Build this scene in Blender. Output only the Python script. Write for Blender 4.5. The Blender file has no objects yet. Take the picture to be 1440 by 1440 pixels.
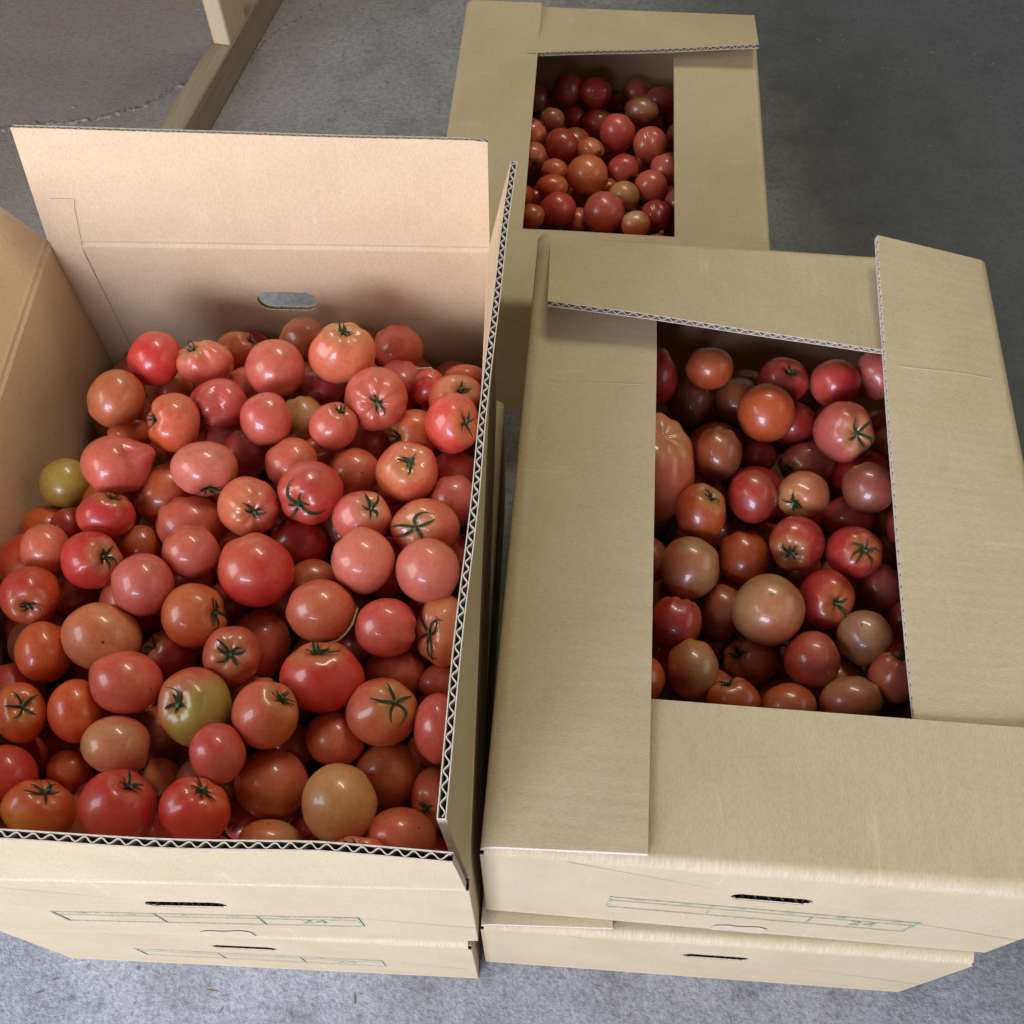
import bpy, math, random
import numpy as np
from mathutils import Vector, Matrix

R_ = math.radians
scene = bpy.context.scene
col = scene.collection

# ------------------------------------------------------------------ camera
cd = bpy.data.cameras.new('camera')
cam = bpy.data.objects.new('camera', cd)
col.objects.link(cam)
cam.location = (0.0, 0.0, 1.2497)
cam.rotation_euler = (R_(90 - 59.688), 0.0, R_(0.0))
cd.sensor_fit = 'HORIZONTAL'
cd.sensor_width = 36.0
cd.lens = 36.0 * 1475.08 / 1440.0
cd.clip_start = 0.02
cd.clip_end = 100.0
scene.camera = cam

# ------------------------------------------------------------------ dim indoor surroundings, doorway daylight, ceiling lamp
world = bpy.data.worlds.new('World')
scene.world = world
world.use_nodes = True
bg = world.node_tree.nodes['Background']
bg.inputs['Color'].default_value = (0.90, 0.88, 0.74, 1)
bg.inputs['Strength'].default_value = 0.06

def area(name, loc, target, sx, sy, energy, color, roll=0.0):
    l = bpy.data.lights.new(name, 'AREA')
    l.shape = 'RECTANGLE'
    l.size, l.size_y, l.energy, l.color = sx, sy, energy, color
    o = bpy.data.objects.new(name, l)
    o.location = loc
    q = (Vector(target) - Vector(loc)).to_track_quat('-Z', 'Y')
    o.rotation_euler = (q @ Matrix.Rotation(roll, 3, 'Z').to_quaternion()).to_euler()
    col.objects.link(o)
    return o

area('doorway_daylight', (-1.20, -2.50, 1.50), (-0.1, 0.5, 0.35), 1.7, 1.8, 186.0, (0.75, 0.80, 1.0))
area('window_daylight', (-2.50, -0.25, 1.68), (-0.25, 0.45, 0.45), 1.45, 1.9, 50.0, (0.90, 0.94, 1.0))
area('right_side_fill', (2.25, 0.25, 1.55), (-0.1, 0.5, 0.5), 2.0, 1.5, 11.0, (1.0, 0.95, 0.84))  # added fill lamp, lightens the outer face of the open carton's right flap
area('ceiling_lamp', (0.38, 1.95, 2.40), (-0.1, 0.5, 0.45), 1.05, 0.26, 21.0, (1.0, 0.93, 0.72), R_(-22))

scene.view_settings.view_transform = 'Standard'
scene.view_settings.look = 'None'
scene.view_settings.gamma = 1.0
scene.view_settings.use_curve_mapping = False
scene.view_settings.exposure = 0.0
scene.render.engine = 'CYCLES'
scene.cycles.use_denoising = True
scene.cycles.max_bounces = 8

# ------------------------------------------------------------------ materials
def new_mat(name):
    m = bpy.data.materials.new(name)
    m.use_nodes = True
    nt = m.node_tree
    b = nt.nodes['Principled BSDF']
    return m, nt, b

def node(nt, t, **kw):
    n = nt.nodes.new(t)
    for k, v in kw.items():
        if k in n.inputs: n.inputs[k].default_value = v
        else: setattr(n, k, v)
    return n

def noise(nt, vec, scale, detail=3.0, rough=0.55, dist=0.0):
    n = nt.nodes.new('ShaderNodeTexNoise')
    n.inputs['Scale'].default_value = scale
    n.inputs['Detail'].default_value = detail
    n.inputs['Roughness'].default_value = rough
    n.inputs['Distortion'].default_value = dist
    if vec is not None: nt.links.new(vec, n.inputs['Vector'])
    return n.outputs['Fac']

def ramp(nt, fac, stops):
    n = nt.nodes.new('ShaderNodeValToRGB')
    el = n.color_ramp.elements
    while len(el) > 1: el.remove(el[-1])
    el[0].position, el[0].color = stops[0][0], (*stops[0][1], 1)
    for p, c in stops[1:]:
        e = el.new(p); e.color = (*c, 1)
    nt.links.new(fac, n.inputs['Fac'])
    return n.outputs['Color']

def mixc(nt, fac, a, b, mode='MIX'):
    n = nt.nodes.new('ShaderNodeMix')
    n.data_type = 'RGBA'; n.blend_type = mode
    for sock, v in (('Factor', fac), ('A', a), ('B', b)):
        i = [s for s in n.inputs if s.name == sock and (s.type == ('VALUE' if sock == 'Factor' else 'RGBA'))][0]
        if hasattr(v, 'links'): nt.links.new(v, i)
        elif isinstance(v, (int, float)): i.default_value = v
        else: i.default_value = (*v, 1)
    return [o for o in n.outputs if o.type == 'RGBA'][0]

def mth(nt, op, a, b=None, c=None):
    n = nt.nodes.new('ShaderNodeMath'); n.operation = op
    for i, v in enumerate((a, b, c)):
        if v is None: continue
        if hasattr(v, 'links'): nt.links.new(v, n.inputs[i])
        else: n.inputs[i].default_value = v
    return n.outputs[0]

def bump(nt, h, strength, dist, prev=None):
    n = nt.nodes.new('ShaderNodeBump')
    n.inputs['Strength'].default_value = strength
    n.inputs['Distance'].default_value = dist
    nt.links.new(h, n.inputs['Height'])
    if prev is not None: nt.links.new(prev, n.inputs['Normal'])
    return n.outputs['Normal']

def mapping(nt, vec, scale):
    n = nt.nodes.new('ShaderNodeMapping')
    n.inputs['Scale'].default_value = scale
    nt.links.new(vec, n.inputs['Vector'])
    return n.outputs['Vector']

def kraft(name, base, dark, light):
    """paper liner: 'uv2' holds metres along the crease and along the flutes"""
    m, nt, b = new_mat(name)
    at = node(nt, 'ShaderNodeAttribute', attribute_name='sheet')
    v = at.outputs['Vector']
    fib = noise(nt, mapping(nt, v, (900, 260, 400)), 1.0, 4, 0.7)
    fib2 = noise(nt, mapping(nt, v, (1500, 180, 1)), 1.0, 2, 0.6)
    blot = noise(nt, v, 9.0, 4, 0.6)
    c = ramp(nt, blot, [(0.3, dark), (0.5, base), (0.72, light)])
    c2 = ramp(nt, fib, [(0.30, (0.87, 0.855, 0.83)), (0.5, (1, 1, 1)), (0.72, (1.07, 1.065, 1.05))])
    c = mixc(nt, 1.0, c, c2, 'MULTIPLY')
    c3 = ramp(nt, fib2, [(0.3, (0.92, 0.91, 0.9)), (0.6, (1.03, 1.03, 1.03))])
    c = mixc(nt, 1.0, c, c3, 'MULTIPLY')
    sp = noise(nt, v, 520.0, 2, 0.5)
    c = mixc(nt, mth(nt, 'MULTIPLY', ramp(nt, sp, [(0.66, (0, 0, 0)), (0.74, (1, 1, 1))]), 0.35), c, (0.30, 0.21, 0.12))
    sxy = nt.nodes.new('ShaderNodeSeparateXYZ'); nt.links.new(v, sxy.inputs[0])
    fold = mth(nt, 'SUBTRACT', 1.0, mth(nt, 'MULTIPLY', mth(nt, 'ABSOLUTE', mth(nt, 'SUBTRACT', sxy.outputs[1], 0.0055)), 240.0))
    worn = mth(nt, 'MULTIPLY', mth(nt, 'MAXIMUM', fold, 0.0), ramp(nt, noise(nt, mapping(nt, v, (420, 60, 1)), 1.0, 3, 0.6), [(0.42, (0.1, 0.1, 0.1)), (0.62, (1, 1, 1))]))
    c = mixc(nt, mth(nt, 'MULTIPLY', worn, 0.34), c, (0.74, 0.68, 0.56))
    smear = noise(nt, mapping(nt, v, (5, 38, 1)), 1.0, 5, 0.7, 2.0)
    c = mixc(nt, mth(nt, 'MULTIPLY', ramp(nt, smear, [(0.60, (0, 0, 0)), (0.74, (1, 1, 1))]), 0.28), c, (0.36, 0.28, 0.17))
    scuf = noise(nt, mapping(nt, v, (70, 6, 1)), 1.0, 4, 0.65, 1.0)
    c = mixc(nt, mth(nt, 'MULTIPLY', ramp(nt, scuf, [(0.66, (0, 0, 0)), (0.72, (1, 1, 1))]), 0.22), c, (0.74, 0.66, 0.50))
    nt.links.new(c, b.inputs['Base Color'])
    b.inputs['Roughness'].default_value = 0.72
    b.inputs['Specular IOR Level'].default_value = 0.25
    # washboard of the flutes under the liner, wrinkles, paper tooth
    sx = nt.nodes.new('ShaderNodeSeparateXYZ'); nt.links.new(v, sx.inputs[0])
    wav = mth(nt, 'SINE', mth(nt, 'MULTIPLY', sx.outputs[0], 2 * math.pi / 0.0106))
    amp = noise(nt, v, 14.0, 2)
    n1 = bump(nt, mth(nt, 'MULTIPLY', wav, amp), 0.05, 0.0012)
    wr = noise(nt, mapping(nt, v, (16, 7, 10)), 1.0, 3, 0.55)
    n2 = bump(nt, wr, 0.14, 0.012, n1)
    n3 = bump(nt, fib, 0.25, 0.0006, n2)
    nt.links.new(n3, b.inputs['Normal'])
    return m

M = {}
M['kraft_out'] = kraft('kraft_outer', (0.55, 0.448, 0.278), (0.51, 0.410, 0.245), (0.58, 0.475, 0.305))
M['kraft_in'] = kraft('kraft_inner', (0.665, 0.490, 0.310), (0.625, 0.455, 0.28), (0.70, 0.52, 0.335))

def plain(name, colr, rough=0.6, spec=0.3, nscale=60, amt=0.25):
    m, nt, b = new_mat(name)
    tc = node(nt, 'ShaderNodeTexCoord')
    n = noise(nt, tc.outputs['Object'], nscale, 4)
    lo = tuple(x * (1 - amt) for x in colr); hi = tuple(min(1, x * (1 + amt)) for x in colr)
    nt.links.new(ramp(nt, n, [(0.3, lo), (0.7, hi)]), b.inputs['Base Color'])
    b.inputs['Roughness'].default_value = rough
    b.inputs['Specular IOR Level'].default_value = spec
    nt.links.new(bump(nt, n, 0.3, 0.001), b.inputs['Normal'])
    return m

M['flute'] = plain('corrugated_core', (0.50, 0.43, 0.34), 0.85, 0.1, 220, 0.15)
M['edge'] = plain('cut_paper_edge', (0.66, 0.59, 0.49), 0.85, 0.1, 300, 0.12)
M['ink'] = plain('green_ink', (0.34, 0.40, 0.27), 0.8, 0.1, 260, 0.35)
M['faded_ink'] = plain('faded_green_ink', (0.42, 0.44, 0.33), 0.8, 0.1, 260, 0.2)
M['tape'] = plain('pale_tape', (0.55, 0.46, 0.315), 0.7, 0.2, 90, 0.12)
M['sepal'] = plain('dark_green_calyx', (0.026, 0.052, 0.020), 0.65, 0.25, 240, 0.5)
M['stem'] = plain('green_stem', (0.10, 0.16, 0.06), 0.6, 0.3, 300, 0.4)
M['dry'] = plain('dry_stem', (0.30, 0.24, 0.13), 0.8, 0.2, 300, 0.3)

def tomato_material():
    m, nt, b = new_mat('tomato_skin')
    oi = node(nt, 'ShaderNodeObjectInfo')
    base = oi.outputs['Color']
    a2 = node(nt, 'ShaderNodeAttribute', attribute_name='second_colour', attribute_type='OBJECT')
    ag = node(nt, 'ShaderNodeAttribute', attribute_name='shoulder_colour', attribute_type='OBJECT')
    amt = node(nt, 'ShaderNodeAttribute', attribute_name='green_amount', attribute_type='OBJECT')
    scar = node(nt, 'ShaderNodeAttribute', attribute_name='scar_amount', attribute_type='OBJECT')
    pole = node(nt, 'ShaderNodeAttribute', attribute_name='pole')
    patch = node(nt, 'ShaderNodeAttribute', attribute_name='patch')
    v = pole.outputs['Vector']
    off = nt.nodes.new('ShaderNodeVectorMath'); off.operation = 'ADD'
    nt.links.new(v, off.inputs[0])
    cmb = nt.nodes.new('ShaderNodeCombineXYZ')
    for i in range(3): nt.links.new(mth(nt, 'MULTIPLY', oi.outputs['Random'], 37.0 + 11 * i), cmb.inputs[i])
    nt.links.new(cmb.outputs[0], off.inputs[1])
    ov = off.outputs[0]
    n1 = noise(nt, ov, 1.1, 3, 0.5)
    f1 = mth(nt, 'ADD', mth(nt, 'MULTIPLY', n1, 0.9), mth(nt, 'MULTIPLY', patch.outputs['Fac'], 0.55))
    mk = ramp(nt, f1, [(0.40, (0, 0, 0)), (0.72, (1, 1, 1))])
    c = mixc(nt, mk, base, a2.outputs['Color'])
    gold = ramp(nt, mth(nt, 'ADD', noise(nt, ov, 0.9, 2, 0.5), mth(nt, 'MULTIPLY', patch.outputs['Fac'], -0.35)), [(0.30, (0, 0, 0)), (0.62, (1, 1, 1))])
    c = mixc(nt, mth(nt, 'MULTIPLY', gold, 0.16), c, (0.66, 0.26, 0.07))
    # meridian streaks and blotches in the skin
    sx = nt.nodes.new('ShaderNodeSeparateXYZ'); nt.links.new(v, sx.inputs[0])
    n2 = noise(nt, ov, 7.0, 5, 0.65)
    c = mixc(nt, 1.0, c, ramp(nt, n2, [(0.3, (0.84, 0.80, 0.78)), (0.5, (1, 1, 1)), (0.72, (1.12, 1.14, 1.14))]), 'MULTIPLY')
    n3 = noise(nt, ov, 46.0, 2, 0.5)
    c = mixc(nt, mth(nt, 'MULTIPLY', ramp(nt, n3, [(0.62, (0, 0, 0)), (0.74, (1, 1, 1))]), 0.12), c, (0.70, 0.42, 0.24))
    # shoulder round the stalk
    z = sx.outputs[2]
    zn = mth(nt, 'ADD', z, mth(nt, 'MULTIPLY', n2, 0.25))
    sh = ramp(nt, zn, [(0.80, (0, 0, 0)), (1.10, (1, 1, 1))])
    c = mixc(nt, mth(nt, 'MULTIPLY', sh, 0.38), c, ag.outputs['Color'])
    gp = ramp(nt, mth(nt, 'ADD', patch.outputs['Fac'], mth(nt, 'MULTIPLY', n2, 0.3)), [(0.52, (0, 0, 0)), (0.80, (1, 1, 1))])
    c = mixc(nt, mth(nt, 'MULTIPLY', gp, amt.outputs['Fac']), c, (0.36, 0.36, 0.06))
    # blossom-end scar
    rr = mth(nt, 'ADD', mth(nt, 'SQRT', mth(nt, 'ADD', mth(nt, 'MULTIPLY', sx.outputs[0], sx.outputs[0]), mth(nt, 'MULTIPLY', sx.outputs[1], sx.outputs[1]))),
             mth(nt, 'MULTIPLY', mth(nt, 'GREATER_THAN', z, 0.0), 5.0))
    dot = ramp(nt, mth(nt, 'ADD', rr, mth(nt, 'MULTIPLY', n3, 0.04)), [(0.055, (1, 1, 1)), (0.085, (0, 0, 0))])
    c = mixc(nt, mth(nt, 'MULTIPLY', dot, scar.outputs['Fac']), c, (0.10, 0.055, 0.03))
    # pale bloom and dust lying in soft patches
    bl = ramp(nt, noise(nt, ov, 2.6, 5, 0.65), [(0.40, (0, 0, 0)), (0.75, (1, 1, 1))])
    c = mixc(nt, mth(nt, 'MULTIPLY', bl, 0.06), c, (0.62, 0.42, 0.36))
    # corky flecks
    vo = nt.nodes.new('ShaderNodeTexVoronoi'); vo.inputs['Scale'].default_value = 3.4; nt.links.new(ov, vo.inputs['Vector'])
    fl = ramp(nt, mth(nt, 'ADD', vo.outputs['Distance'], mth(nt, 'MULTIPLY', n3, 0.05)), [(0.045, (1, 1, 1)), (0.07, (0, 0, 0))])
    c = mixc(nt, mth(nt, 'MULTIPLY', fl, 0.35), c, (0.30, 0.17, 0.09))
    nt.links.new(c, b.inputs['Base Color'])
    rgh = ramp(nt, n1, [(0.3, (0.33, 0.33, 0.33)), (0.7, (0.46, 0.46, 0.46))])
    nt.links.new(rgh, b.inputs['Roughness'])
    b.inputs['Specular IOR Level'].default_value = 0.65
    b.inputs['Coat Weight'].default_value = 0.55
    b.inputs['Coat Roughness'].default_value = 0.06
    b.inputs['Coat IOR'].default_value = 1.45
    b.inputs['Subsurface Weight'].default_value = 0.10
    b.inputs['Subsurface Radius'].default_value = (1.0, 0.35, 0.2)
    b.inputs['Subsurface Scale'].default_value = 0.006
    nb = bump(nt, n2, 0.10, 0.002)
    nb = bump(nt, n3, 0.05, 0.0006, nb)
    nt.links.new(nb, b.inputs['Normal'])
    return m
M['tomato'] = tomato_material()

def concrete():
    m, nt, b = new_mat('worn_concrete')
    tc = node(nt, 'ShaderNodeTexCoord')
    v = tc.outputs['Object']
    big = noise(nt, v, 1.6, 5, 0.6, 0.4)
    mid = noise(nt, v, 11.0, 6, 0.65)
    fine = noise(nt, v, 95.0, 6, 0.72)
    grit = noise(nt, v, 420.0, 2, 0.6)
    scr = noise(nt, mapping(nt, v, (6, 55, 1)), 1.0, 4, 0.6, 1.2)
    c = ramp(nt, big, [(0.3, (0.255, 0.255, 0.265)), (0.5, (0.315, 0.32, 0.345)), (0.72, (0.36, 0.37, 0.41))])
    c = mixc(nt, 1.0, c, ramp(nt, mid, [(0.28, (0.66, 0.65, 0.63)), (0.5, (1, 1, 1)), (0.75, (1.18, 1.17, 1.15))]), 'MULTIPLY')
    c = mixc(nt, 1.0, c, ramp(nt, fine, [(0.30, (0.62, 0.62, 0.63)), (0.5, (1, 1, 1)), (0.72, (1.25, 1.25, 1.25))]), 'MULTIPLY')
    c = mixc(nt, mth(nt, 'MULTIPLY', ramp(nt, scr, [(0.60, (0, 0, 0)), (0.70, (1, 1, 1))]), 0.20), c, (0.40, 0.36, 0.30))
    c = mixc(nt, mth(nt, 'MULTIPLY', ramp(nt, mid, [(0.66, (0, 0, 0)), (0.74, (1, 1, 1))]), 0.35), c, (0.12, 0.11, 0.10))
    sx = nt.nodes.new('ShaderNodeSeparateXYZ'); nt.links.new(v, sx.inputs[0])
    gr2 = noise(nt, v, 230.0, 3, 0.65)
    c = mixc(nt, 1.0, c, ramp(nt, gr2, [(0.32, (0.76, 0.76, 0.77)), (0.5, (1, 1, 1)), (0.70, (1.16, 1.16, 1.16))]), 'MULTIPLY')
    vp = nt.nodes.new('ShaderNodeTexVoronoi'); vp.inputs['Scale'].default_value = 42.0; nt.links.new(v, vp.inputs['Vector'])
    pit = ramp(nt, mth(nt, 'ADD', vp.outputs['Distance'], mth(nt, 'MULTIPLY', fine, 0.25)), [(0.20, (1, 1, 1)), (0.27, (0, 0, 0))])
    c = mixc(nt, mth(nt, 'MULTIPLY', pit, 0.55), c, (0.11, 0.105, 0.10))
    # brown dust trodden in towards the back of the shed
    d0 = mth(nt, 'ADD', mth(nt, 'SUBTRACT', mth(nt, 'MULTIPLY', sx.outputs[1], 0.45), mth(nt, 'MULTIPLY', sx.outputs[0], 1.1)), mth(nt, 'ADD', mth(nt, 'MULTIPLY', big, 0.9), mth(nt, 'MULTIPLY', mid, 0.3)))
    dust = ramp(nt, mth(nt, 'MULTIPLY', d0, 0.4), [(0.52, (0, 0, 0)), (0.86, (1, 1, 1))])
    c = mixc(nt, mth(nt, 'MULTIPLY', dust, 0.8), c, mixc(nt, fine, (0.15, 0.114, 0.085), (0.26, 0.205, 0.155)))
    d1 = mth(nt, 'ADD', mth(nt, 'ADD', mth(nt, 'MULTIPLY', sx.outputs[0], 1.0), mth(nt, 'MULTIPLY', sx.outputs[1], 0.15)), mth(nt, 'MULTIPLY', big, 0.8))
    soil_shade = ramp(nt, mth(nt, 'MULTIPLY', d1, 0.5), [(0.40, (0, 0, 0)), (0.56, (1, 1, 1))])  # cartons' shade painted into the right of the floor, along with grime
    c = mixc(nt, mth(nt, 'MULTIPLY', soil_shade, 0.80), c, (0.062, 0.068, 0.078))
    nt.links.new(c, b.inputs['Base Color'])
    b.inputs['Roughness'].default_value = 0.74
    b.inputs['Specular IOR Level'].default_value = 0.35
    n1 = bump(nt, gr2, 0.7, 0.0022)
    n2 = bump(nt, grit, 0.5, 0.0010, n1)
    n3 = bump(nt, mid, 0.2, 0.006, n2)
    nt.links.new(n3, b.inputs['Normal'])
    return m
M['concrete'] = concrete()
M['mortar'] = plain('crumbled_mortar', (0.20, 0.18, 0.155), 0.9, 0.1, 120, 0.5)

def wood(name, a, bcol):
    m, nt, b = new_mat(name)
    at = node(nt, 'ShaderNodeAttribute', attribute_name='grain')
    v = at.outputs['Vector']
    g = noise(nt, mapping(nt, v, (120, 120, 5)), 1.0, 4, 0.6, 1.5)
    d = noise(nt, v, 22.0, 4, 0.6)
    c = ramp(nt, g, [(0.3, a), (0.7, bcol)])
    c = mixc(nt, mth(nt, 'MULTIPLY', d, 0.5), c, tuple(x * 0.6 for x in a))
    nt.links.new(c, b.inputs['Base Color'])
    b.inputs['Roughness'].default_value = 0.7
    nt.links.new(bump(nt, g, 0.3, 0.002), b.inputs['Normal'])
    return m
M['old_wood'] = wood('weathered_timber', (0.24, 0.18, 0.11), (0.36, 0.28, 0.18))
M['new_wood'] = wood('planed_timber', (0.55, 0.40, 0.25), (0.68, 0.51, 0.33))

# ------------------------------------------------------------------ mesh helpers
def mesh_obj(name, verts, faces, mat, parent=None, smooth=False, sheet=None, attr='sheet'):
    me = bpy.data.meshes.new(name)
    me.from_pydata([tuple(v) for v in verts], [], faces)
    if smooth: me.polygons.foreach_set('use_smooth', [True] * len(me.polygons))
    if sheet is not None:
        a = me.attributes.new(attr, 'FLOAT_VECTOR', 'POINT')
        a.data.foreach_set('vector', np.asarray(sheet, dtype=np.float32).ravel())
    for m in (mat if isinstance(mat, (list, tuple)) else [mat]):
        me.materials.append(m)
    me.update()
    o = bpy.data.objects.new(name, me)
    col.objects.link(o)
    if parent is not None: o.parent = parent
    return o

class MB:
    def __init__(s): s.v, s.f, s.s, s.mi = [], [], [], []
    def grid(s, P, S, mi=0, flip=False):
        """P: (n,m,3) points, S: (n,m,3) sheet coordinates"""
        n, m, _ = P.shape
        b = len(s.v)
        s.v.extend(P.reshape(-1, 3).tolist()); s.s.extend(S.reshape(-1, 3).tolist())
        for i in range(n - 1):
            for j in range(m - 1):
                q = (b + i * m + j, b + (i + 1) * m + j, b + (i + 1) * m + j + 1, b + i * m + j + 1)
                s.f.append(q[::-1] if flip else q); s.mi.append(mi)
    def poly(s, pts, mi=0, sheet=None):
        b = len(s.v)
        s.v.extend([list(p) for p in pts]); s.s.extend([list(p) for p in (sheet or pts)])
        s.f.append(tuple(range(b, b + len(pts)))); s.mi.append(mi)
    def box(s, lo, hi, mi=0, M4=None):
        x0, y0, z0 = lo; x1, y1, z1 = hi
        c = [(x0, y0, z0), (x1, y0, z0), (x1, y1, z0), (x0, y1, z0), (x0, y0, z1), (x1, y0, z1), (x1, y1, z1), (x0, y1, z1)]
        b = len(s.v)
        s.v.extend([list(p) for p in c]); s.s.extend([list(p) for p in c])
        for q in ((0, 3, 2, 1), (4, 5, 6, 7), (0, 1, 5, 4), (1, 2, 6, 5), (2, 3, 7, 6), (3, 0, 4, 7)):
            s.f.append(tuple(b + k for k in q)); s.mi.append(mi)
    def build(s, name, mats, parent=None, smooth=False, attr='sheet'):
        o = mesh_obj(name, s.v, s.f, mats, parent, smooth, s.s, attr)
        o.data.polygons.foreach_set('material_index', s.mi)
        return o

def tag(o, label=None, cat=None, group=None, kind=None):
    if label: o['label'] = label
    if cat: o['category'] = cat
    if group: o['group'] = group
    if kind: o['kind'] = kind
    return o

# ------------------------------------------------------------------ floor
def make_floor():
    n = 2
    P = [(-9, -6, 0), (9, -6, 0), (9, 12, 0), (-9, 12, 0)]
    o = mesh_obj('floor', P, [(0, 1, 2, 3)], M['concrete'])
    tag(o, 'worn grey concrete floor with gritty surface', None, None, 'structure')
    rnd = random.Random(5)
    def ribbon(name, pts, w, h, mat):
        mb = MB()
        dense = []
        for a, b in zip(pts[:-1], pts[1:]):
            k = max(2, int(math.dist(a, b) / 0.006))
            for i in range(k):
                t = i / k
                dense.append((a[0] + (b[0] - a[0]) * t + rnd.gauss(0, .0016), a[1] + (b[1] - a[1]) * t + rnd.gauss(0, .0022)))
        rows = []
        for i, p in enumerate(dense):
            q = dense[min(i + 1, len(dense) - 1)]; r = dense[max(i - 1, 0)]
            dx, dy = q[0] - r[0], q[1] - r[1]; l = math.hypot(dx, dy) or 1
            nx, ny = -dy / l, dx / l
            ww = w * rnd.uniform(.45, 1.25)
            hh = h * rnd.uniform(.1, 1.3)
            row = []
            for k, (t, z) in enumerate(((-1, -.0006), (-.55, .55), (-.1, 1.0), (.12, -.004 / h), (.3, .5), (1, -.0006))):
                row.append((p[0] + nx * ww * t, p[1] + ny * ww * t, hh * z if z > 0 else -.0005 if abs(t) == 1 else .0004))
            rows.append(row)
        P = np.array(rows)
        mb.grid(P, P, 0)
        return mb.build(name, [mat], o, False)
    ribbon('floor_crack', [(-1.35, 1.50), (-1.05, 1.47), (-.891, 1.51), (-.826, 1.523), (-.74, 1.532), (-.699, 1.55), (-.658, 1.569), (-.62, 1.607), (-.59, 1.635), (-.56, 1.66)], .008, .0028, M['mortar'])
    ribbon('floor_crack', [(-.483, 1.686), (-.464, 1.748), (-.447, 1.777), (-.417, 1.807), (-.393, 1.837), (-.368, 1.864), (-.34, 1.893), (-.28, 1.96), (-.2, 2.0)], .004, .0018, M['mortar'])
    # crumbs and chips of straw lying about
    mb = MB()
    for i in range(150):
        x, y = rnd.uniform(-1.0, 1.05), rnd.uniform(1.2, 2.0)
        if i % 3 == 0: x, y = rnd.uniform(.45, 1.0), rnd.uniform(1.15, 1.9)
        if i % 5 == 0: x, y = rnd.uniform(-.6, .6), rnd.uniform(-.05, .14)
        a, l, w = rnd.uniform(0, 6.28), rnd.uniform(.0015, .009), rnd.uniform(.0006, .0018)
        ca, sa = math.cos(a), math.sin(a)
        h = rnd.uniform(.0008, .0022)
        pts = [(x + ca * u - sa * t, y + sa * u + ca * t, z) for u, t, z in ((-l, -w, .0002), (l, -w * .4, .0002), (l * .8, w, .0002), (-l * .7, w * .8, .0002), (0, 0, h))]
        b = len(mb.v)
        mb.v += [list(p) for p in pts]; mb.s += [list(p) for p in pts]
        for q in ((0, 1, 4), (1, 2, 4), (2, 3, 4), (3, 0, 4)):
            mb.f.append(tuple(b + k for k in q)); mb.mi.append(rnd.choice((0, 0, 1)))
    d = mb.build('debris', [M['mortar'], M['dry']])
    tag(d, 'tiny chips and straw crumbs scattered on concrete floor', 'debris', None, 'stuff')
make_floor()

# ------------------------------------------------------------------ timber frame behind the open carton
def make_frame():
    e = bpy.data.objects.new('timber_frame', None); col.objects.link(e)
    e.location = (-0.526, 1.513, 0.0)
    e.rotation_euler = (0, 0, math.atan2(.364, .085) - math.pi / 2)
    tag(e, 'dusty timber floor rail with pale upright post behind the open carton', 'timber frame')
    def stick(name, lo, hi, mat, bev=.0025, axis=1):
        mb = MB()
        x0, y0, z0 = lo; x1, y1, z1 = hi
        if axis == 1:
            sec = [(x0 + bev, z0), (x1 - bev, z0), (x1, z0 + bev), (x1, z1 - bev), (x1 - bev, z1), (x0 + bev, z1), (x0, z1 - bev), (x0, z0 + bev)]
            ys = np.linspace(y0, y1, 14)
            P = np.array([[(sx, y, sz) for sx, sz in sec + sec[:1]] for y in ys]); S = P[..., [0, 2, 1]]
        else:
            sec = [(x0 + bev, y0), (x1 - bev, y0), (x1, y0 + bev), (x1, y1 - bev), (x1 - bev, y1), (x0 + bev, y1), (x0, y1 - bev), (x0, y0 + bev)]
            zs = np.linspace(z0, z1, 10)
            P = np.array([[(sx, sy, z) for sx, sy in sec + sec[:1]] for z in zs]); S = P
        mb.grid(P, S, 0, axis == 1)
        for k, fl in ((0, False), (-1, True)):
            pts = [tuple(p) for p in P[k][:-1]]
            mb.poly(pts[::-1] if (fl != (axis == 1)) else pts, 0)
        return mb.build(name, [mat], e, False, 'grain')
    stick('floor_rail', (-.041, -.42, .001), (0, 1.1, .067), M['old_wood'])
    stick('upright_post', (-.034, .135, .0675), (-.002, .215, 1.15), M['new_wood'], axis=2)
make_frame()

# ------------------------------------------------------------------ corrugated cartons
CW, CD, CH, TH, LT = 0.45, 0.6147, 0.2354, 0.0062, 0.0008
PERIOD = 0.0106

def stadium(cx, cz, w, h, n=28):
    r = h / 2; out = []
    for k in range(n):
        a = 2 * math.pi * k / n
        c, s = math.cos(a), math.sin(a)
        out.append((cx + (w / 2 - r) * (1 if c > 1e-9 else -1 if c < -1e-9 else 0) + r * c, cz + r * s))
    return out

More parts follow.
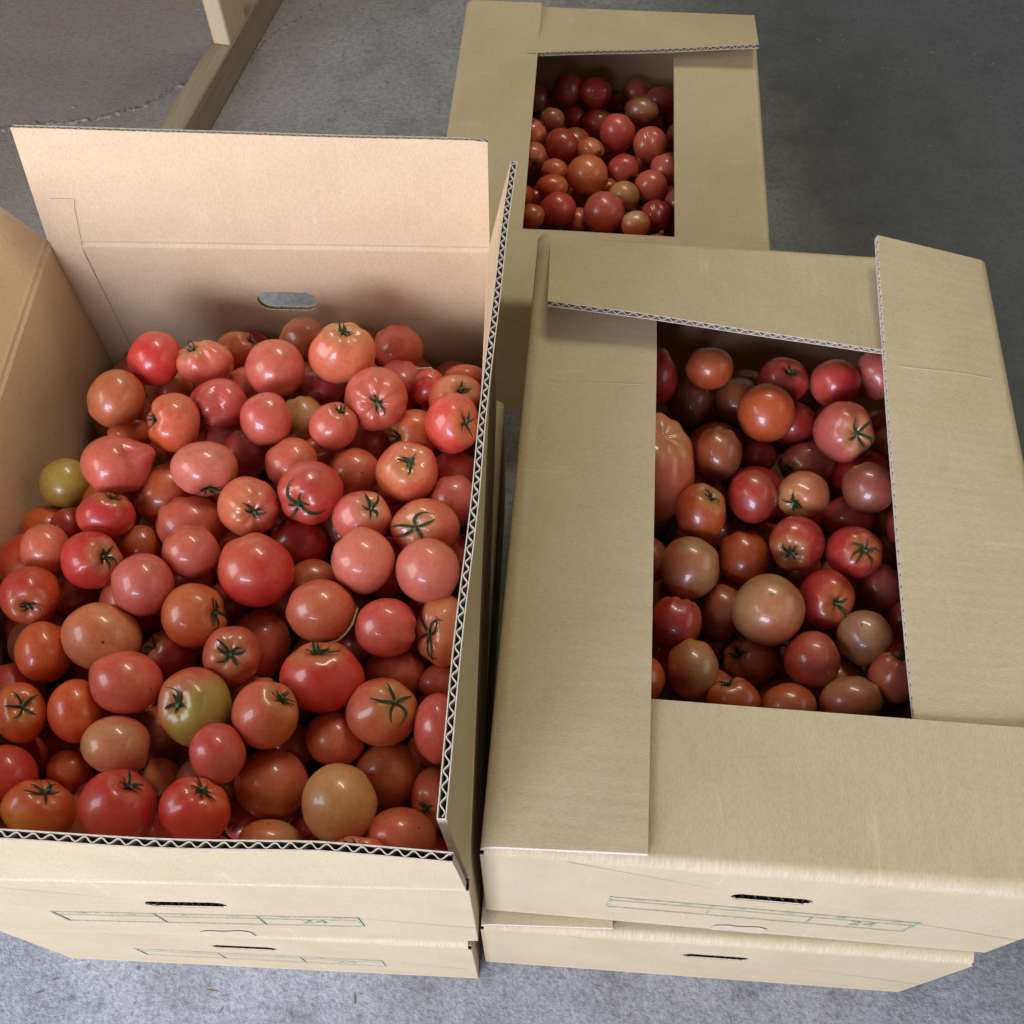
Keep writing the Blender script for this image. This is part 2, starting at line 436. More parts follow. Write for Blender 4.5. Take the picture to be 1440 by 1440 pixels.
def wall(parent, O, S, I, length, height, hole=None, bulge=0.0, mat_out=None, mat_in=None, mark=None):
    """one side panel: outer and inner liners with the corrugated core between; hole=(centre along, centre height, w, h)"""
    O, S, I = (np.array(q, float) for q in (O, S, I)); Z = np.array([0, 0, 1.0])
    def at(s, z, n):                      # n measured inwards from the outer face
        b = -bulge * math.sin(math.pi * max(0, min(1, s / length))) * math.sin(math.pi * max(0, min(1, z / height)))
        return O + S * s + Z * z + I * (n + b)
    mb = MB()
    levels = [(0.0, 0, True), (LT, 2, False), (TH - LT, 2, True), (TH, 1, False)]
    for n, mi, outward in levels:
        if hole is None:
            ss, zs = np.linspace(0, length, 13), np.linspace(0, height, 7)
            P = np.array([[at(s, z, n) for z in zs] for s in ss])
            Q = np.array([[(s, z, n) for z in zs] for s in ss])
            mb.grid(P, Q, mi, not outward)
        else:
            st = stadium(*hole)
            if hole[3] < .026:             # torn paper round the punched slot
                rt = random.Random(9 + int(n * 1e4)); st = [(a + rt.uniform(-.0006, .0006), c + rt.uniform(-.0013, .0013)) for a, c in st]
            N = len(st); outer = []
            for (a, c) in st:
                dx, dz = a - hole[0], c - hole[1]
                k = min([t for t in ((length - hole[0]) / dx if dx > 1e-9 else 9e9, -hole[0] / dx if dx < -1e-9 else 9e9,
                                     (height - hole[1]) / dz if dz > 1e-9 else 9e9, -hole[1] / dz if dz < -1e-9 else 9e9)])
                outer.append([hole[0] + dx * k, hole[1] + dz * k])
            for cx, cz in ((0, 0), (length, 0), (length, height), (0, height)):
                j = min(range(N), key=lambda q: (outer[q][0] - cx) ** 2 + (outer[q][1] - cz) ** 2)
                outer[j] = [cx, cz]
            fr = [0, .04, .2, .6, 1]
            rr = random.Random(int(n * 1e6) + int(length * 1000))
            P = np.array([[at(a + (o[0] - a) * t, c + (o[1] - c) * t, n) for t in fr] for (a, c), o in zip(st + st[:1], outer + outer[:1])])
            Q = np.array([[(a + (o[0] - a) * t, c + (o[1] - c) * t, n) for t in fr] for (a, c), o in zip(st + st[:1], outer + outer[:1])])
            mb.grid(P, Q, mi, outward)
    # liner rims at the hole
    if hole is not None:
        st = stadium(*hole); st2 = st + st[:1]
        for n0, n1 in ((0, LT), (TH - LT, TH)):
            P = np.array([[at(a, c, n) for n in (n0, n1)] for a, c in st2])
            mb.grid(P, P, 2, True)
    # end closures
    for s in (0, length):
        P = np.array([[at(s, z, n) for z in (0, height)] for n in (0, TH)])
        mb.grid(P, P, 2, s == 0)
    P = np.array([[at(s, 0, n) for n in (0, TH)] for s in (0, length)]); mb.grid(P, P, 2)
    o = mb.build('wall', [mat_out, mat_in, M['edge']], parent, True)
    o.data.set_sharp_from_angle(angle=R_(40))
    if hole is not None:                   # corrugated core seen in the rim of the hand hole
        fb = MB()
        s0, s1 = hole[0] - hole[2] / 2 - .01, hole[0] + hole[2] / 2 + .01
        ss = np.arange(s0, s1, PERIOD / 8)
        def zedge(s, up):
            d = abs(s - hole[0]) - (hole[2] - hole[3]) / 2; r = hole[3] / 2
            hh = r if d <= 0 else math.sqrt(max(0, r * r - d * d))
            return hole[1] + (hh if up else -hh)
        for up in (True, False):
            P = []
            for s in ss:
                n = TH / 2 + (TH / 2 - LT) * math.sin(2 * math.pi * s / PERIOD)
                z0 = zedge(s, up); z1 = z0 + (.035 if up else -.035)
                P.append([at(s, z0, n), at(s, z1, n)])
            P = np.array(P); fb.grid(P, P, 0)
        fb.build('hole_core', [M['flute']], o, True)
    return o

def flap(parent, O, S, I, crease, Hw, L, phi, rad, trim=(.003, .003), taper=(.004, .004), mat_out=None, mat_in=None, wave=0.0, seed=0, label=None, lsc=None, score=None):
    """flap hinged on the crease: phi(t) turning angle (0 upright, 90 closed inwards, negative leaning out), rad(t) bend radius, t in 0..1 along the crease"""
    O, S, I = (np.array(q, float) for q in (O, S, I)); Z = np.array([0, 0, 1.0])
    rnd = random.Random(seed)
    ph0 = [rnd.uniform(0, 6.28) for _ in range(4)]
    def at(s, tau, n, extra=0):
        t = s / crease
        if lsc is not None: tau = tau * lsc(t)
        ang = R_(phi(t)); sg = 1 if ang >= 0 else -1; a = abs(ang); r = max(rad(t), .0036)
        al = r * a
        if tau <= al and al > 1e-9:
            g = tau / r
            d, z, gg = r * (1 - math.cos(g)) * sg, r * math.sin(g), g
        else:
            q = tau - al
            d, z, gg = (r * (1 - math.cos(a)) + q * math.sin(a)) * sg, r * math.sin(a) + q * math.cos(a), a
        # score line squeezes the board, slight warp of the free part
        pin = 1.0 if ang > R_(60) else 1 + .20 * math.exp(-((tau - .0040) / .0017) ** 2) + .20 * math.exp(-((tau - .0104) / .0017) ** 2) - .28 * math.exp(-((tau - .0072) / .0018) ** 2)
        w = wave * (math.sin(s * 17 + ph0[0]) * .6 + math.sin(s * 31 + tau * 20 + ph0[1]) * .4) * min(1, tau / L)
        nn = n * pin + w
        nd, nz = -math.cos(gg) , math.sin(gg) * sg
        return O + S * s + I * (TH / 2 + d + nn * nd) + Z * (Hw + z + nn * nz) if sg > 0 else \
               O + S * s + I * (TH / 2 + d + nn * nd) + Z * (Hw + z + nn * (-math.sin(gg)))
    ns, ntau = 33, 30
    ts = np.concatenate([np.linspace(0, .016, 19), np.linspace(.021, L, ntau - 19)])
    def smin(tau): return trim[0] + taper[0] * tau / L
    def smax(tau): return crease - trim[1] - taper[1] * tau / L
    mb = MB()
    half = TH / 2
    for n, mi, fl in ((half, 0, True), (half - LT, 2, False), (-half + LT, 2, True), (-half, 1, False)):
        P = np.array([[at(smin(tau) + (smax(tau) - smin(tau)) * k / (ns - 1), tau, n) for tau in ts] for k in range(ns)])
        Q = np.array([[(smin(tau) + (smax(tau) - smin(tau)) * k / (ns - 1), tau, n) for tau in ts] for k in range(ns)])
        mb.grid(P, Q, mi, not fl)
    rims = ((half, half - LT), (-half + LT, -half))
    for n0, n1 in rims:                    # thin paper edges of the two liners along the free end
        P = np.array([[at(smin(L) + (smax(L) - smin(L)) * k / (ns - 1), L, n) for n in (n0, n1)] for k in range(ns)])
        mb.grid(P, P, 2, False)
    for k in (0, ns - 1):
        for n0, n1 in ((half, -half),):
            P = np.array([[at(smin(tau) if k == 0 else smax(tau), tau, n) for n in (n0, n1)] for tau in ts])
            mb.grid(P, P, 2, k != 0)
    o = mb.build('flap', [mat_out, mat_in, M['edge']], parent, True)
    o.data.set_sharp_from_angle(angle=R_(40))
    if label: o['label'] = label
    if score is not None:                  # faint embossed line pressed across the flap
        sb = MB()
        P = np.array([[at(score + ds + .002 * math.sin(tau * 40), tau, half + dz) for ds, dz in ((-.0012, .00005), (-.0004, .0004), (.0004, .0004), (.0012, .00005))] for tau in np.linspace(.022, L - .012, 14)])
        sb.grid(P, P, 0, False)
        sb.build('score_line', [mat_out], o, True)
    fb = MB()                              # the fluted core, as thin doubled paper so its cut edge shows
    a0, a1 = smin(L) + .001, smax(L) - .001
    m = int((a1 - a0) / PERIOD * 10)
    tt = [L - .0002, L - .02, L - .05, L * .3]
    nj = m // 10 + 3
    jph = [rnd.gauss(0, .28) for _ in range(nj)]; jam = [rnd.uniform(.80, 1.0) for _ in range(nj)]
    for off in (0,):
        P, Q = [], []
        for side in (0, 1):
            rows = []
            for k in range(m + 1):
                s = a0 + (a1 - a0) * k / m
                q, fq = k // 10, (k % 10) / 10
                n = (half - LT - .0004) * (jam[q] * (1 - fq) + jam[q + 1] * fq) * math.sin(2 * math.pi * s / PERIOD + jph[q] * (1 - fq) + jph[q + 1] * fq)
                rows.append((s, n))
            sn = np.array(rows)
            # offset along the wave normal to give the paper thickness
            ds = np.gradient(sn[:, 0]); dn = np.gradient(sn[:, 1]); l = np.hypot(ds, dn)
            o2 = .00038 * (1 if side == 0 else -1)
            sn2 = np.stack([sn[:, 0] - dn / l * o2, np.clip(sn[:, 1] + ds / l * o2, -half + LT, half - LT)], 1)
            P.append(np.array([[at(s, tau, n) for tau in tt] for s, n in sn2]))
        fb.grid(P[0], P[0], 0); fb.grid(P[1], P[1], 0, True)
        lip = np.stack([P[0][:, 0], P[1][:, 0]], 1)
        fb.grid(lip, lip, 1)
    fb.build('corrugated_core', [M['flute'], M['edge']], o, True)
    return o

def text_mesh(body, size):
    c = bpy.data.curves.new('text', 'FONT'); c.body = body; c.size = size; c.align_x = 'CENTER'; c.align_y = 'CENTER'
    c.resolution_u = 3
    t = bpy.data.objects.new('text', c); col.objects.link(t)
    dg = bpy.context.evaluated_depsgraph_get()
    me = bpy.data.meshes.new_from_object(t.evaluated_get(dg))
    bpy.data.objects.remove(t); bpy.data.curves.remove(c)
    return me

def printed_panel(parent, u0=.104, u1=.356, z0=-.166, z1=-.123, ink='ink'):
    """green printed table on the front wall (local y = 0 face)"""
    zt = CH
    mb = MB(); y0, y1 = -.0009, -.0004
    w = .0009
    def bar(xa, xb, za, zb): mb.box((xa, y0, zt + za), (xb, y1, zt + zb))
    bar(u0, u1, z1 - w, z1); bar(u0, u1, z0, z0 + w)
    bar(u0, u0 + .0022, z0 + w, z1 - w); bar(u1 - .0022, u1, z0 + w, z1 - w)
    third = (u1 - u0) / 3
    for k in (1, 2): bar(u0 + third * k, u0 + third * k + .0011, z0 + w, z1 - w)
    for k in range(3): bar(u0 + third * k + (.0022 if k == 0 else .0011), u0 + third * (k + 1) - (.0022 if k == 2 else 0), z1 - .0135, z1 - .0129)
    fr = mb.build('printed_table', [M[ink]], parent)
    words = [('\u7b49', .024, .0105), ('\u7d1a', .064, .0105), ('\u5927', .024 + third, .0105), ('\u7d1a', .064 + third, .0105),
             ('\u91cf', .022 + third * 2, .0105), ('\u76ee', .066 + third * 2, .0095)]
    for wd, dx, sz in words:
        me = text_mesh(wd, sz)
        me.materials.clear(); me.materials.append(M[ink])
        o = bpy.data.objects.new('printed_character', me); col.objects.link(o); o.parent = fr
        o.location = (u0 + dx, -.00075, zt + z1 - .0068); o.rotation_euler = (R_(90), 0, 0)
    me = text_mesh('24', .023)
    me.materials.clear(); me.materials.append(M[ink])
    o = bpy.data.objects.new('printed_number', me); col.objects.link(o); o.parent = fr
    o.location = (u0 + third * 2 + .044, -.00075, zt + z1 - .0265); o.rotation_euler = (R_(90), 0, 0)
    return fr

def carton(name, pos, yaw, Hw, label, cat, flaps, printed='ink', tape=True, back_hole=True):
    e = bpy.data.objects.new(name, None); col.objects.link(e)
    e.location = pos; e.rotation_euler = (0, 0, R_(yaw))
    tag(e, label, cat, 'cardboard cartons for tomatoes')
    ko, ki = M['kraft_out'], M['kraft_in']
    hz = CH - .079
    hf = (.2275, hz - .002, .064, .023)
    hb = (CW - .2295, hz + .006, .064, .028) if back_hole else None
    E = {'front': ((0, 0, 0), (1, 0, 0), (0, 1, 0), CW), 'back': ((CW, CD, 0), (-1, 0, 0), (0, -1, 0), CW),
         'left': ((0, CD, 0), (0, -1, 0), (1, 0, 0), CD), 'right': ((CW, 0, 0), (0, 1, 0), (-1, 0, 0), CD)}
    g = .0006
    for k, (O, S, I, ln) in E.items():
        if k in ('front', 'back'):
            wall(e, O, S, I, ln, Hw, hf if k == 'front' else hb, 0.0, ko, ki)
        else:
            O2 = np.array(O) + np.array(S) * (TH + g)
            wall(e, O2, S, I, ln - 2 * (TH + g), Hw, None, -.002, ko, ki)
    mb = MB(); mb.box((TH + g, TH + g, .002), (CW - TH - g, CD - TH - g, .007)); mb.build('bottom_panel', [ki], e)
    for i, (k, kw) in enumerate(flaps.items()):
        O, S, I, ln = E[k]
        if k in ('left', 'right'):
            pass
        flap(e, O, S, I, ln, Hw, mat_out=ko, mat_in=ki, seed=hash(name) % 7 * 0 + i + int(abs(yaw) * 10), **kw)
    if printed: printed_panel(e, ink=printed)
    if tape:
        mb = MB(); rnd = random.Random(4)
        P = np.array([[(.204 + .046 * k / 8, -.0008, z) for z in (.0015, .02, .030 + rnd.uniform(-.003, .003) - .006 * (k in (0, 8)))] for k in range(9)])
        mb.grid(P, P, 0, False)
        P2 = P.copy(); P2[..., 1] = -.0003; mb.grid(P2, P2, 0, True)
        mb.build('tape_end', [M['tape']], e)
    return e

def lin(a, b): return lambda t: a + (b - a) * t
def pts(*kv):
    xs = [k for k, _ in kv]; ys = [v for _, v in kv]
    return lambda t: float(np.interp(t, xs, ys))

HWU = CH - .0085
LO, HI = .0038, .0100
# edges run: front left>right, right front>back, back right>left, left back>front
carton('open_carton', (-.4805, .1527, .2375), -1.170, CH - .001,
       'open cardboard carton with raised flaps, full of tomatoes, on the left stack', 'carton',
       dict(front=dict(L=.126, phi=pts((0, 1), (.4, 0), (.8, -1), (1, -3.5)), rad=lin(.02, .02), trim=(.003, .002), taper=(.004, .003), wave=.0015),
            right=dict(L=.123, phi=pts((0, 5.5), (.2, 2.5), (.5, -1.5), (1, -11)), rad=lin(.02, .02), trim=(.008, .004), taper=(.012, .003), wave=.0012),
            back=dict(L=.128, phi=lin(-15, -14), rad=lin(.012, .012), trim=(.004, .004), taper=(.001, .002), wave=.001, lsc=pts((0, .905), (.02, .93), (1, .99))),
            left=dict(L=.123, phi=pts((0, -33), (.4, -38), (1, -40)), rad=lin(.02, .02), trim=(.004, .003), taper=(.0, .004), wave=.002)))
carton('half_closed_carton', (-.0235, .1708, .2355), -4.686, HWU,
       'half closed carton with folded flaps round a square opening, on the right stack', 'carton',
       dict(front=dict(L=.127, phi=lin(92, 89), rad=lin(LO, HI), wave=.0008),
            right=dict(L=.125, score=.46, phi=pts((0, 91), (.45, 88), (1, 75)), rad=lin(LO, HI), wave=.0012),
            back=dict(L=.127, phi=pts((0, 90.5), (.3, 88), (1, 74)), rad=pts((0, LO), (.7, HI), (1, .0125)), trim=(.003, .0125), wave=.0014),
            left=dict(L=.1235, score=.185, phi=pts((0, 95), (.3, 91), (1, 88.5)), rad=pts((0, .0115), (.25, .0075), (1, HI)), wave=.0012)))
carton('half_closed_carton', (-.1168, .907, 0), -4.256, HWU,
       'half closed carton standing alone on the floor at the back, tomatoes in its opening', 'carton',
       dict(front=dict(L=.127, phi=lin(88.5, 88.5), rad=lin(HI, HI), wave=.0008),
            right=dict(L=.125, score=.29, phi=lin(91.5, 91), rad=lin(LO, LO), wave=.0008),
            back=dict(L=.127, phi=pts((0, 75), (.6, 85), (1, 90.5)), rad=lin(HI, LO), wave=.001),
            left=dict(L=.121, score=.23, phi=lin(88.5, 91.5), rad=lin(HI, LO), wave=.0008)), printed=None, tape=False, back_hole=False)
HWL = CH - .0165
def lower_flaps():
    return dict(front=dict(L=.127, phi=lin(92, 88.5), rad=lin(LO, HI)), right=dict(L=.125, phi=lin(91.5, 88.5), rad=lin(LO, HI)),
                back=dict(L=.127, phi=lin(91.5, 88.5), rad=lin(LO, HI)), left=dict(L=.123, phi=lin(91.5, 88.5), rad=lin(LO, HI)))
carton('closed_carton', (-.4866, .1594, 0), -2.632, HWL,
       'closed carton on the floor under the open tomato carton', 'carton', lower_flaps(), printed='faded_ink', tape=False)
carton('closed_carton', (-.0290, .1561, 0), -3.95, HWL,
       'closed carton on the floor under the right half closed carton', 'carton', lower_flaps(), printed=None, tape=False)
# glue seam of the open carton: the overlapped joint of the rear wall and its flap tab
def seam():
    oc = bpy.data.objects['open_carton']
    hw = CH - .001
    rows = []
    for k, (u0, u1, tau) in enumerate(((.0065, .0372, -(hw - .01)), (.0065, .0372, -.10), (.0065, .0370, -.003), (.0075, .0372, .004), (.0085, .0385, .012), (.018, .0420, .045), (.021, .0445, .056))):
        row = []
        if tau <= 0: y, z, ny, nz = CD - TH, hw + tau, -1.0, 0.0
        else:
            a = R_(14.2); y, z, ny, nz = CD - TH + tau * math.sin(a) + .0004, hw + tau * math.cos(a) + .0008, -math.cos(a), math.sin(a)
        for u, th in ((u0, 0), (u0, .0016), (u1, .0016), (u1, 0)):
            row.append((u, y + ny * th, z + nz * th))
        rows.append(row)
    P = np.array(rows)
    mb = MB(); mb.grid(P, P[..., [0, 2, 1]], 0, True)
    mb.poly([tuple(q) for q in P[-1]], 0)
    mb.build('glue_tab', [M['kraft_in']], oc)
seam()

# ------------------------------------------------------------------ tomatoes
COL = {
 'red': (.56, .030, .022), 'pinkred': (.60, .082, .072), 'coral': (.62, .135, .080), 'coralred': (.62, .075, .045),
 'coralpink': (.60, .135, .105), 'orange': (.62, .115, .018), 'orangepink': (.62, .160, .072), 'peachor': (.66, .205, .075),
 'peach': (.68, .300, .140), 'salmon': (.66, .200, .135), 'tan': (.56, .330, .130), 'tanyel': (.78, .620, .360),
 'brownor': (.48, .125, .036), 'brown': (.30, .085, .035), 'brownred': (.42, .075, .030), 'olive': (.48, .400, .065), 'olivebr': (.34, .200, .045),
 'orangeyel': (.68, .270, .025), 'purple': (.36, .065, .060), 'deepred': (.40, .022, .016), 'greytan': (.42, .240, .150),
}

def tomato_shape(rng, stem, feat, bumps):
    """unit tomato: returns directions, radii function"""
    k = int(rng.integers(4, 8)); ph = rng.uniform(0, 6.28); ribs = rng.uniform(.010, .050)
    if feat == 'ribbed': k, ribs = 9, .020
    fr = rng.normal(0, 1, (5, 3)) * 1.6; fp = rng.uniform(0, 6.28, 5); fa = rng.uniform(.004, .017, 5)
    deep = rng.uniform(.14, .25); flat = rng.uniform(.01, .05)
    press = [(unit(rng.normal(0, 1, 3)), rng.uniform(.01, .05)) for _ in range(3)]
    s = stem / np.linalg.norm(stem)
    a = np.cross(s, [0.31, .87, .2]); a /= np.linalg.norm(a); b = np.cross(s, a)
    def radius(D):
        z = np.clip(D @ s, -1, 1); th = np.arccos(z); az = np.arctan2(D @ b, D @ a)
        r = 1 - deep * np.exp(-(th / .32) ** 2) + .04 * np.exp(-((th - .62) / .30) ** 2) - flat * np.exp(-((math.pi - th) / .45) ** 2)
        r = r + ribs * np.cos(k * az + ph) * np.exp(-((th - .7) / .75) ** 2)
        r = r + (np.sin(D @ fr.T + fp) * fa).sum(-1)
        for pdn, pam in press:                        # flats where fruit leaned on fruit
            r = r - pam * np.exp(-(np.arccos(np.clip(D @ pdn, -1, 1)) / .42) ** 2)
        for bp in bumps:
            g = np.exp(-(np.arccos(np.clip(D @ bp[0], -1, 1)) / bp[2]) ** 2)
            if len(bp) > 3: g = g * np.exp(-(((D - bp[0]) @ bp[3]) / bp[4]) ** 2)   # a furrow instead of a round dent
            r = r + bp[1] * g
        return r
    return s, a, b, radius

NS, NR = 40, 26
def sphere_topology():
    f = []
    for i in range(NR - 1):
        for j in range(NS):
            q = (1 + i * NS + j, 1 + i * NS + (j + 1) % NS, 1 + (i + 1) * NS + (j + 1) % NS, 1 + (i + 1) * NS + j)
            f.append(q[::-1])
    last = 1 + NR * NS
    for j in range(NS):
        f.append((0, 1 + j, 1 + (j + 1) % NS)); f.append((last, 1 + (NR - 1) * NS + (j + 1) % NS, 1 + (NR - 1) * NS + j))
    return f
FACES = sphere_topology()
TH_ = np.concatenate([[.07, .15, .25, .36], np.linspace(.50, math.pi - .10, NR - 4)])

def unit(v): v = np.array(v, float); return v / np.linalg.norm(v)

def make_tomato(idx, pos, e1, e2, e3, c1, c2, stem, has_calyx, feat, label, group, longsep):
    rng = np.random.default_rng(1000 + idx)
    bumps = []
    pd = unit(rng.normal(0, 1, 3))
    if feat == 'biglobe':
        bumps = [(unit((.86, .38, .32)), .26, .34), (unit((.42, .22, .88)), -.13, .60, unit((.8, .35, -.4)), .13), (unit((-.1, -.3, 1)), .05, .5)]
    if feat == 'lobe2':
        bumps = [(unit((.55, .35, .6)), .08, .5), (unit((-.6, -.25, .7)), .08, .5), (unit((-.05, .35, .93)), -.20, .62, unit((1, .35, 0)), .16)]
    if feat == 'knob':
        bumps = [(unit((-.55, .1, .8)), .13, .36), (unit((.45, .35, .8)), .10, .36), (unit((.15, -.55, .8)), .10, .4),
                 (unit((-.05, .2, 1)), -.17, .60, unit((1, .1, 0)), .13), (unit((.3, -.1, .95)), -.12, .45, unit((-.3, 1, 0)), .12)]
    if feat == 'dent': bumps = [(unit((.1, -.1, .97)), -.14, .45, unit((0, 1, .1)), .12)]
    s, a, b, radius = tomato_shape(rng, np.array(stem), feat, bumps)
    az = np.arange(NS) / NS * 2 * math.pi
    D = [s]
    D += [s * math.cos(t) + math.sin(t) * (a * math.cos(p) + b * math.sin(p)) for t in TH_ for p in az]
    D.append(-s)
    D = np.array(D)
    B = np.stack([e1, e2, e3], 1)                 # local x, y, z axes -> world, real radii
    V = (D * radius(D)[:, None]) @ B.T
    o = mesh_obj('tomato', V, FACES, M['tomato'], None, True, np.stack([D @ a, D @ b, D @ s], 1), 'pole')
    if feat == 'halfgreen': pd = unit((.62, -.70, .28))
    pa = o.data.attributes.new('patch', 'FLOAT', 'POINT')
    pa.data.foreach_set('value', (np.clip(.5 + .5 * (D @ pd), 0, 1)).astype(np.float32))
    o.location = pos
    jit = 1 + rng.normal(0, .06)
    if 'open left' not in group: jit *= 1.0 if feat == 'ribbed' else .92 if 'rear carton' in group else .74         # other two cartons: shade of their interiors put into the skin colour
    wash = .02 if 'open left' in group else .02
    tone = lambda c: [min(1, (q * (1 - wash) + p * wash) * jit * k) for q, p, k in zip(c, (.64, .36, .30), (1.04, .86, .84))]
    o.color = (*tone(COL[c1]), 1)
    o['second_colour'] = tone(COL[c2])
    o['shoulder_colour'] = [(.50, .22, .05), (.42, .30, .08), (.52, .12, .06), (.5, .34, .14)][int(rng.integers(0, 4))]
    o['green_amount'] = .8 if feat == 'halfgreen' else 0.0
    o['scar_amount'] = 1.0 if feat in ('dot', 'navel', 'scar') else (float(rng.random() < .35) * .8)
    tag(o, label, 'tomato', group)
    if has_calyx:
        mb = MB()
        n = int(rng.integers(5, 8)); rot = rng.uniform(0, 6.28)
        R0 = float(np.linalg.norm(e3))
        def surf(th, p, lift):
            d = s * math.cos(th) + math.sin(th) * (a * math.cos(p) + b * math.sin(p))
            return (d * (radius(d[None])[0] + lift)) @ B.T
        for i in range(n):
            p = rot + 2 * math.pi * i / n + rng.normal(0, .16)
            ln = rng.uniform(.6, 1.15) * (rng.uniform(.42, .78) if longsep else rng.uniform(.20, .44))
            w = rng.uniform(.036, .058); curl = rng.uniform(.02, .22) if not longsep else rng.uniform(.01, .09); sway = rng.normal(0, .55)
            m = 8; rows = []
            for k in range(m):
                t = k / (m - 1)
                th = .05 + (ln) * t
                pp = p + sway * t * t
                ww = w * (1 - t) ** .7 * (.65 + .7 * math.sin(min(1, t * 2.2) * math.pi / 2)) + .006
                lift = .022 + curl * t ** 2 + .03 * math.sin(t * 9 + p)* t
                da = ww / max(math.sin(th), .10)
                rows.append([surf(th, pp - da, lift + .008), surf(th, pp, lift - .012 + .03 * (1 - t)), surf(th, pp + da, lift + .008)])
            P = np.array(rows)
            mb.grid(P, P, 0)
            P2 = P - (s @ B.T) * .012 * np.ones((m, 3, 1)); P2[:, 1] = P[:, 1] - (s @ B.T) * .02
            mb.grid(P2, P2, 0, True)
            for e in (0, 2):
                Q = np.stack([P[:, e], P2[:, e]], 1); mb.grid(Q, Q, 0, e == 0)
        # disc under the sepals
        ring = [surf(.11, 2 * math.pi * k / 10, .020) for k in range(10)]
        mb.poly(ring)
        cx = mb.build('calyx', [M['sepal']], o, True)
        sb = MB(); rows = []
        bend = rng.normal(0, .12, 2); hl = rng.uniform(.09, .22)
        base = s * radius(s[None])[0]
        for k in range(5):
            t = k / 4; rr = .052 - .014 * t + (.012 if k == 4 else 0)
            c = base + s * (hl * t - .01) + (a * bend[0] + b * bend[1]) * t * t * .6
            rows.append([(c + rr * (a * math.cos(q) + b * math.sin(q))) @ B.T for q in np.linspace(0, 2 * math.pi, 9)])
        P = np.array(rows); sb.grid(P, P, 0, False)
        sb.poly([tuple(q) for q in P[-1][:-1]], 0)
        sb.build('stem', [M['stem']], cx, True)
    return o

def build_tomatoes(rows):
    for i, (x, y, z, e1, e2, e3, c1, c2, stem, cal, feat, label, group, ls) in enumerate(rows):
        make_tomato(i, (x, y, z), np.array(e1), np.array(e2), np.array(e3), c1, c2, stem, cal, feat, label, group, ls)

def bury(rows):
    """the layers nobody can pick apart, under the heaps: one mesh"""
    me_v, me_f, pole, tint = [], [], [], []
    n, rings = 16, 9
    for i, (x, y, z, r, c) in enumerate(rows):
        rng = np.random.default_rng(5000 + i)
        q, _ = np.linalg.qr(rng.normal(0, 1, (3, 3)))
        sc = 1 + rng.normal(0, .05, 3)
        b = len(me_v)
        ds = [(0, 0, 1.0)] + [(math.sin(t) * math.cos(p), math.sin(t) * math.sin(p), math.cos(t)) for t in np.linspace(.25, math.pi - .25, rings) for p in np.arange(n) / n * 2 * math.pi] + [(0, 0, -1.0)]
        D = np.array(ds)
        V = (D * sc * r) @ q.T + np.array([x, y, z])
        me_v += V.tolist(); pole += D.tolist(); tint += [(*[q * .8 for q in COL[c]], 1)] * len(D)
        for k in range(rings - 1):
            for j in range(n):
                me_f.append((b + 1 + k * n + j, b + 1 + (k + 1) * n + j, b + 1 + (k + 1) * n + (j + 1) % n, b + 1 + k * n + (j + 1) % n))
        for j in range(n):
            me_f.append((b, b + 1 + j, b + 1 + (j + 1) % n))
            me_f.append((b + 1 + rings * n, b + 1 + (rings - 1) * n + (j + 1) % n, b + 1 + (rings - 1) * n + j))
    m, nt, bs = new_mat('buried_skin')
    at = node(nt, 'ShaderNodeAttribute', attribute_name='tint'); po = node(nt, 'ShaderNodeAttribute', attribute_name='pole')
    nn = noise(nt, po.outputs['Vector'], 3.0, 3)
    nt.links.new(mixc(nt, 1.0, at.outputs['Color'], ramp(nt, nn, [(.3, (.8, .8, .8)), (.7, (1.1, 1.1, 1.1))]), 'MULTIPLY'), bs.inputs['Base Color'])
    bs.inputs['Roughness'].default_value = 0.35; bs.inputs['Coat Weight'].default_value = 0.5; bs.inputs['Coat Roughness'].default_value = .14
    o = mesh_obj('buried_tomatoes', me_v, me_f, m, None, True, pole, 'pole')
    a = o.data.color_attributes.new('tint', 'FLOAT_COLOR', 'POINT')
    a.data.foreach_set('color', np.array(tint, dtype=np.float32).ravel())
    tag(o, 'reddish tomatoes filling the bottoms of the cartons under the heaps', 'tomatoes', None, 'stuff')

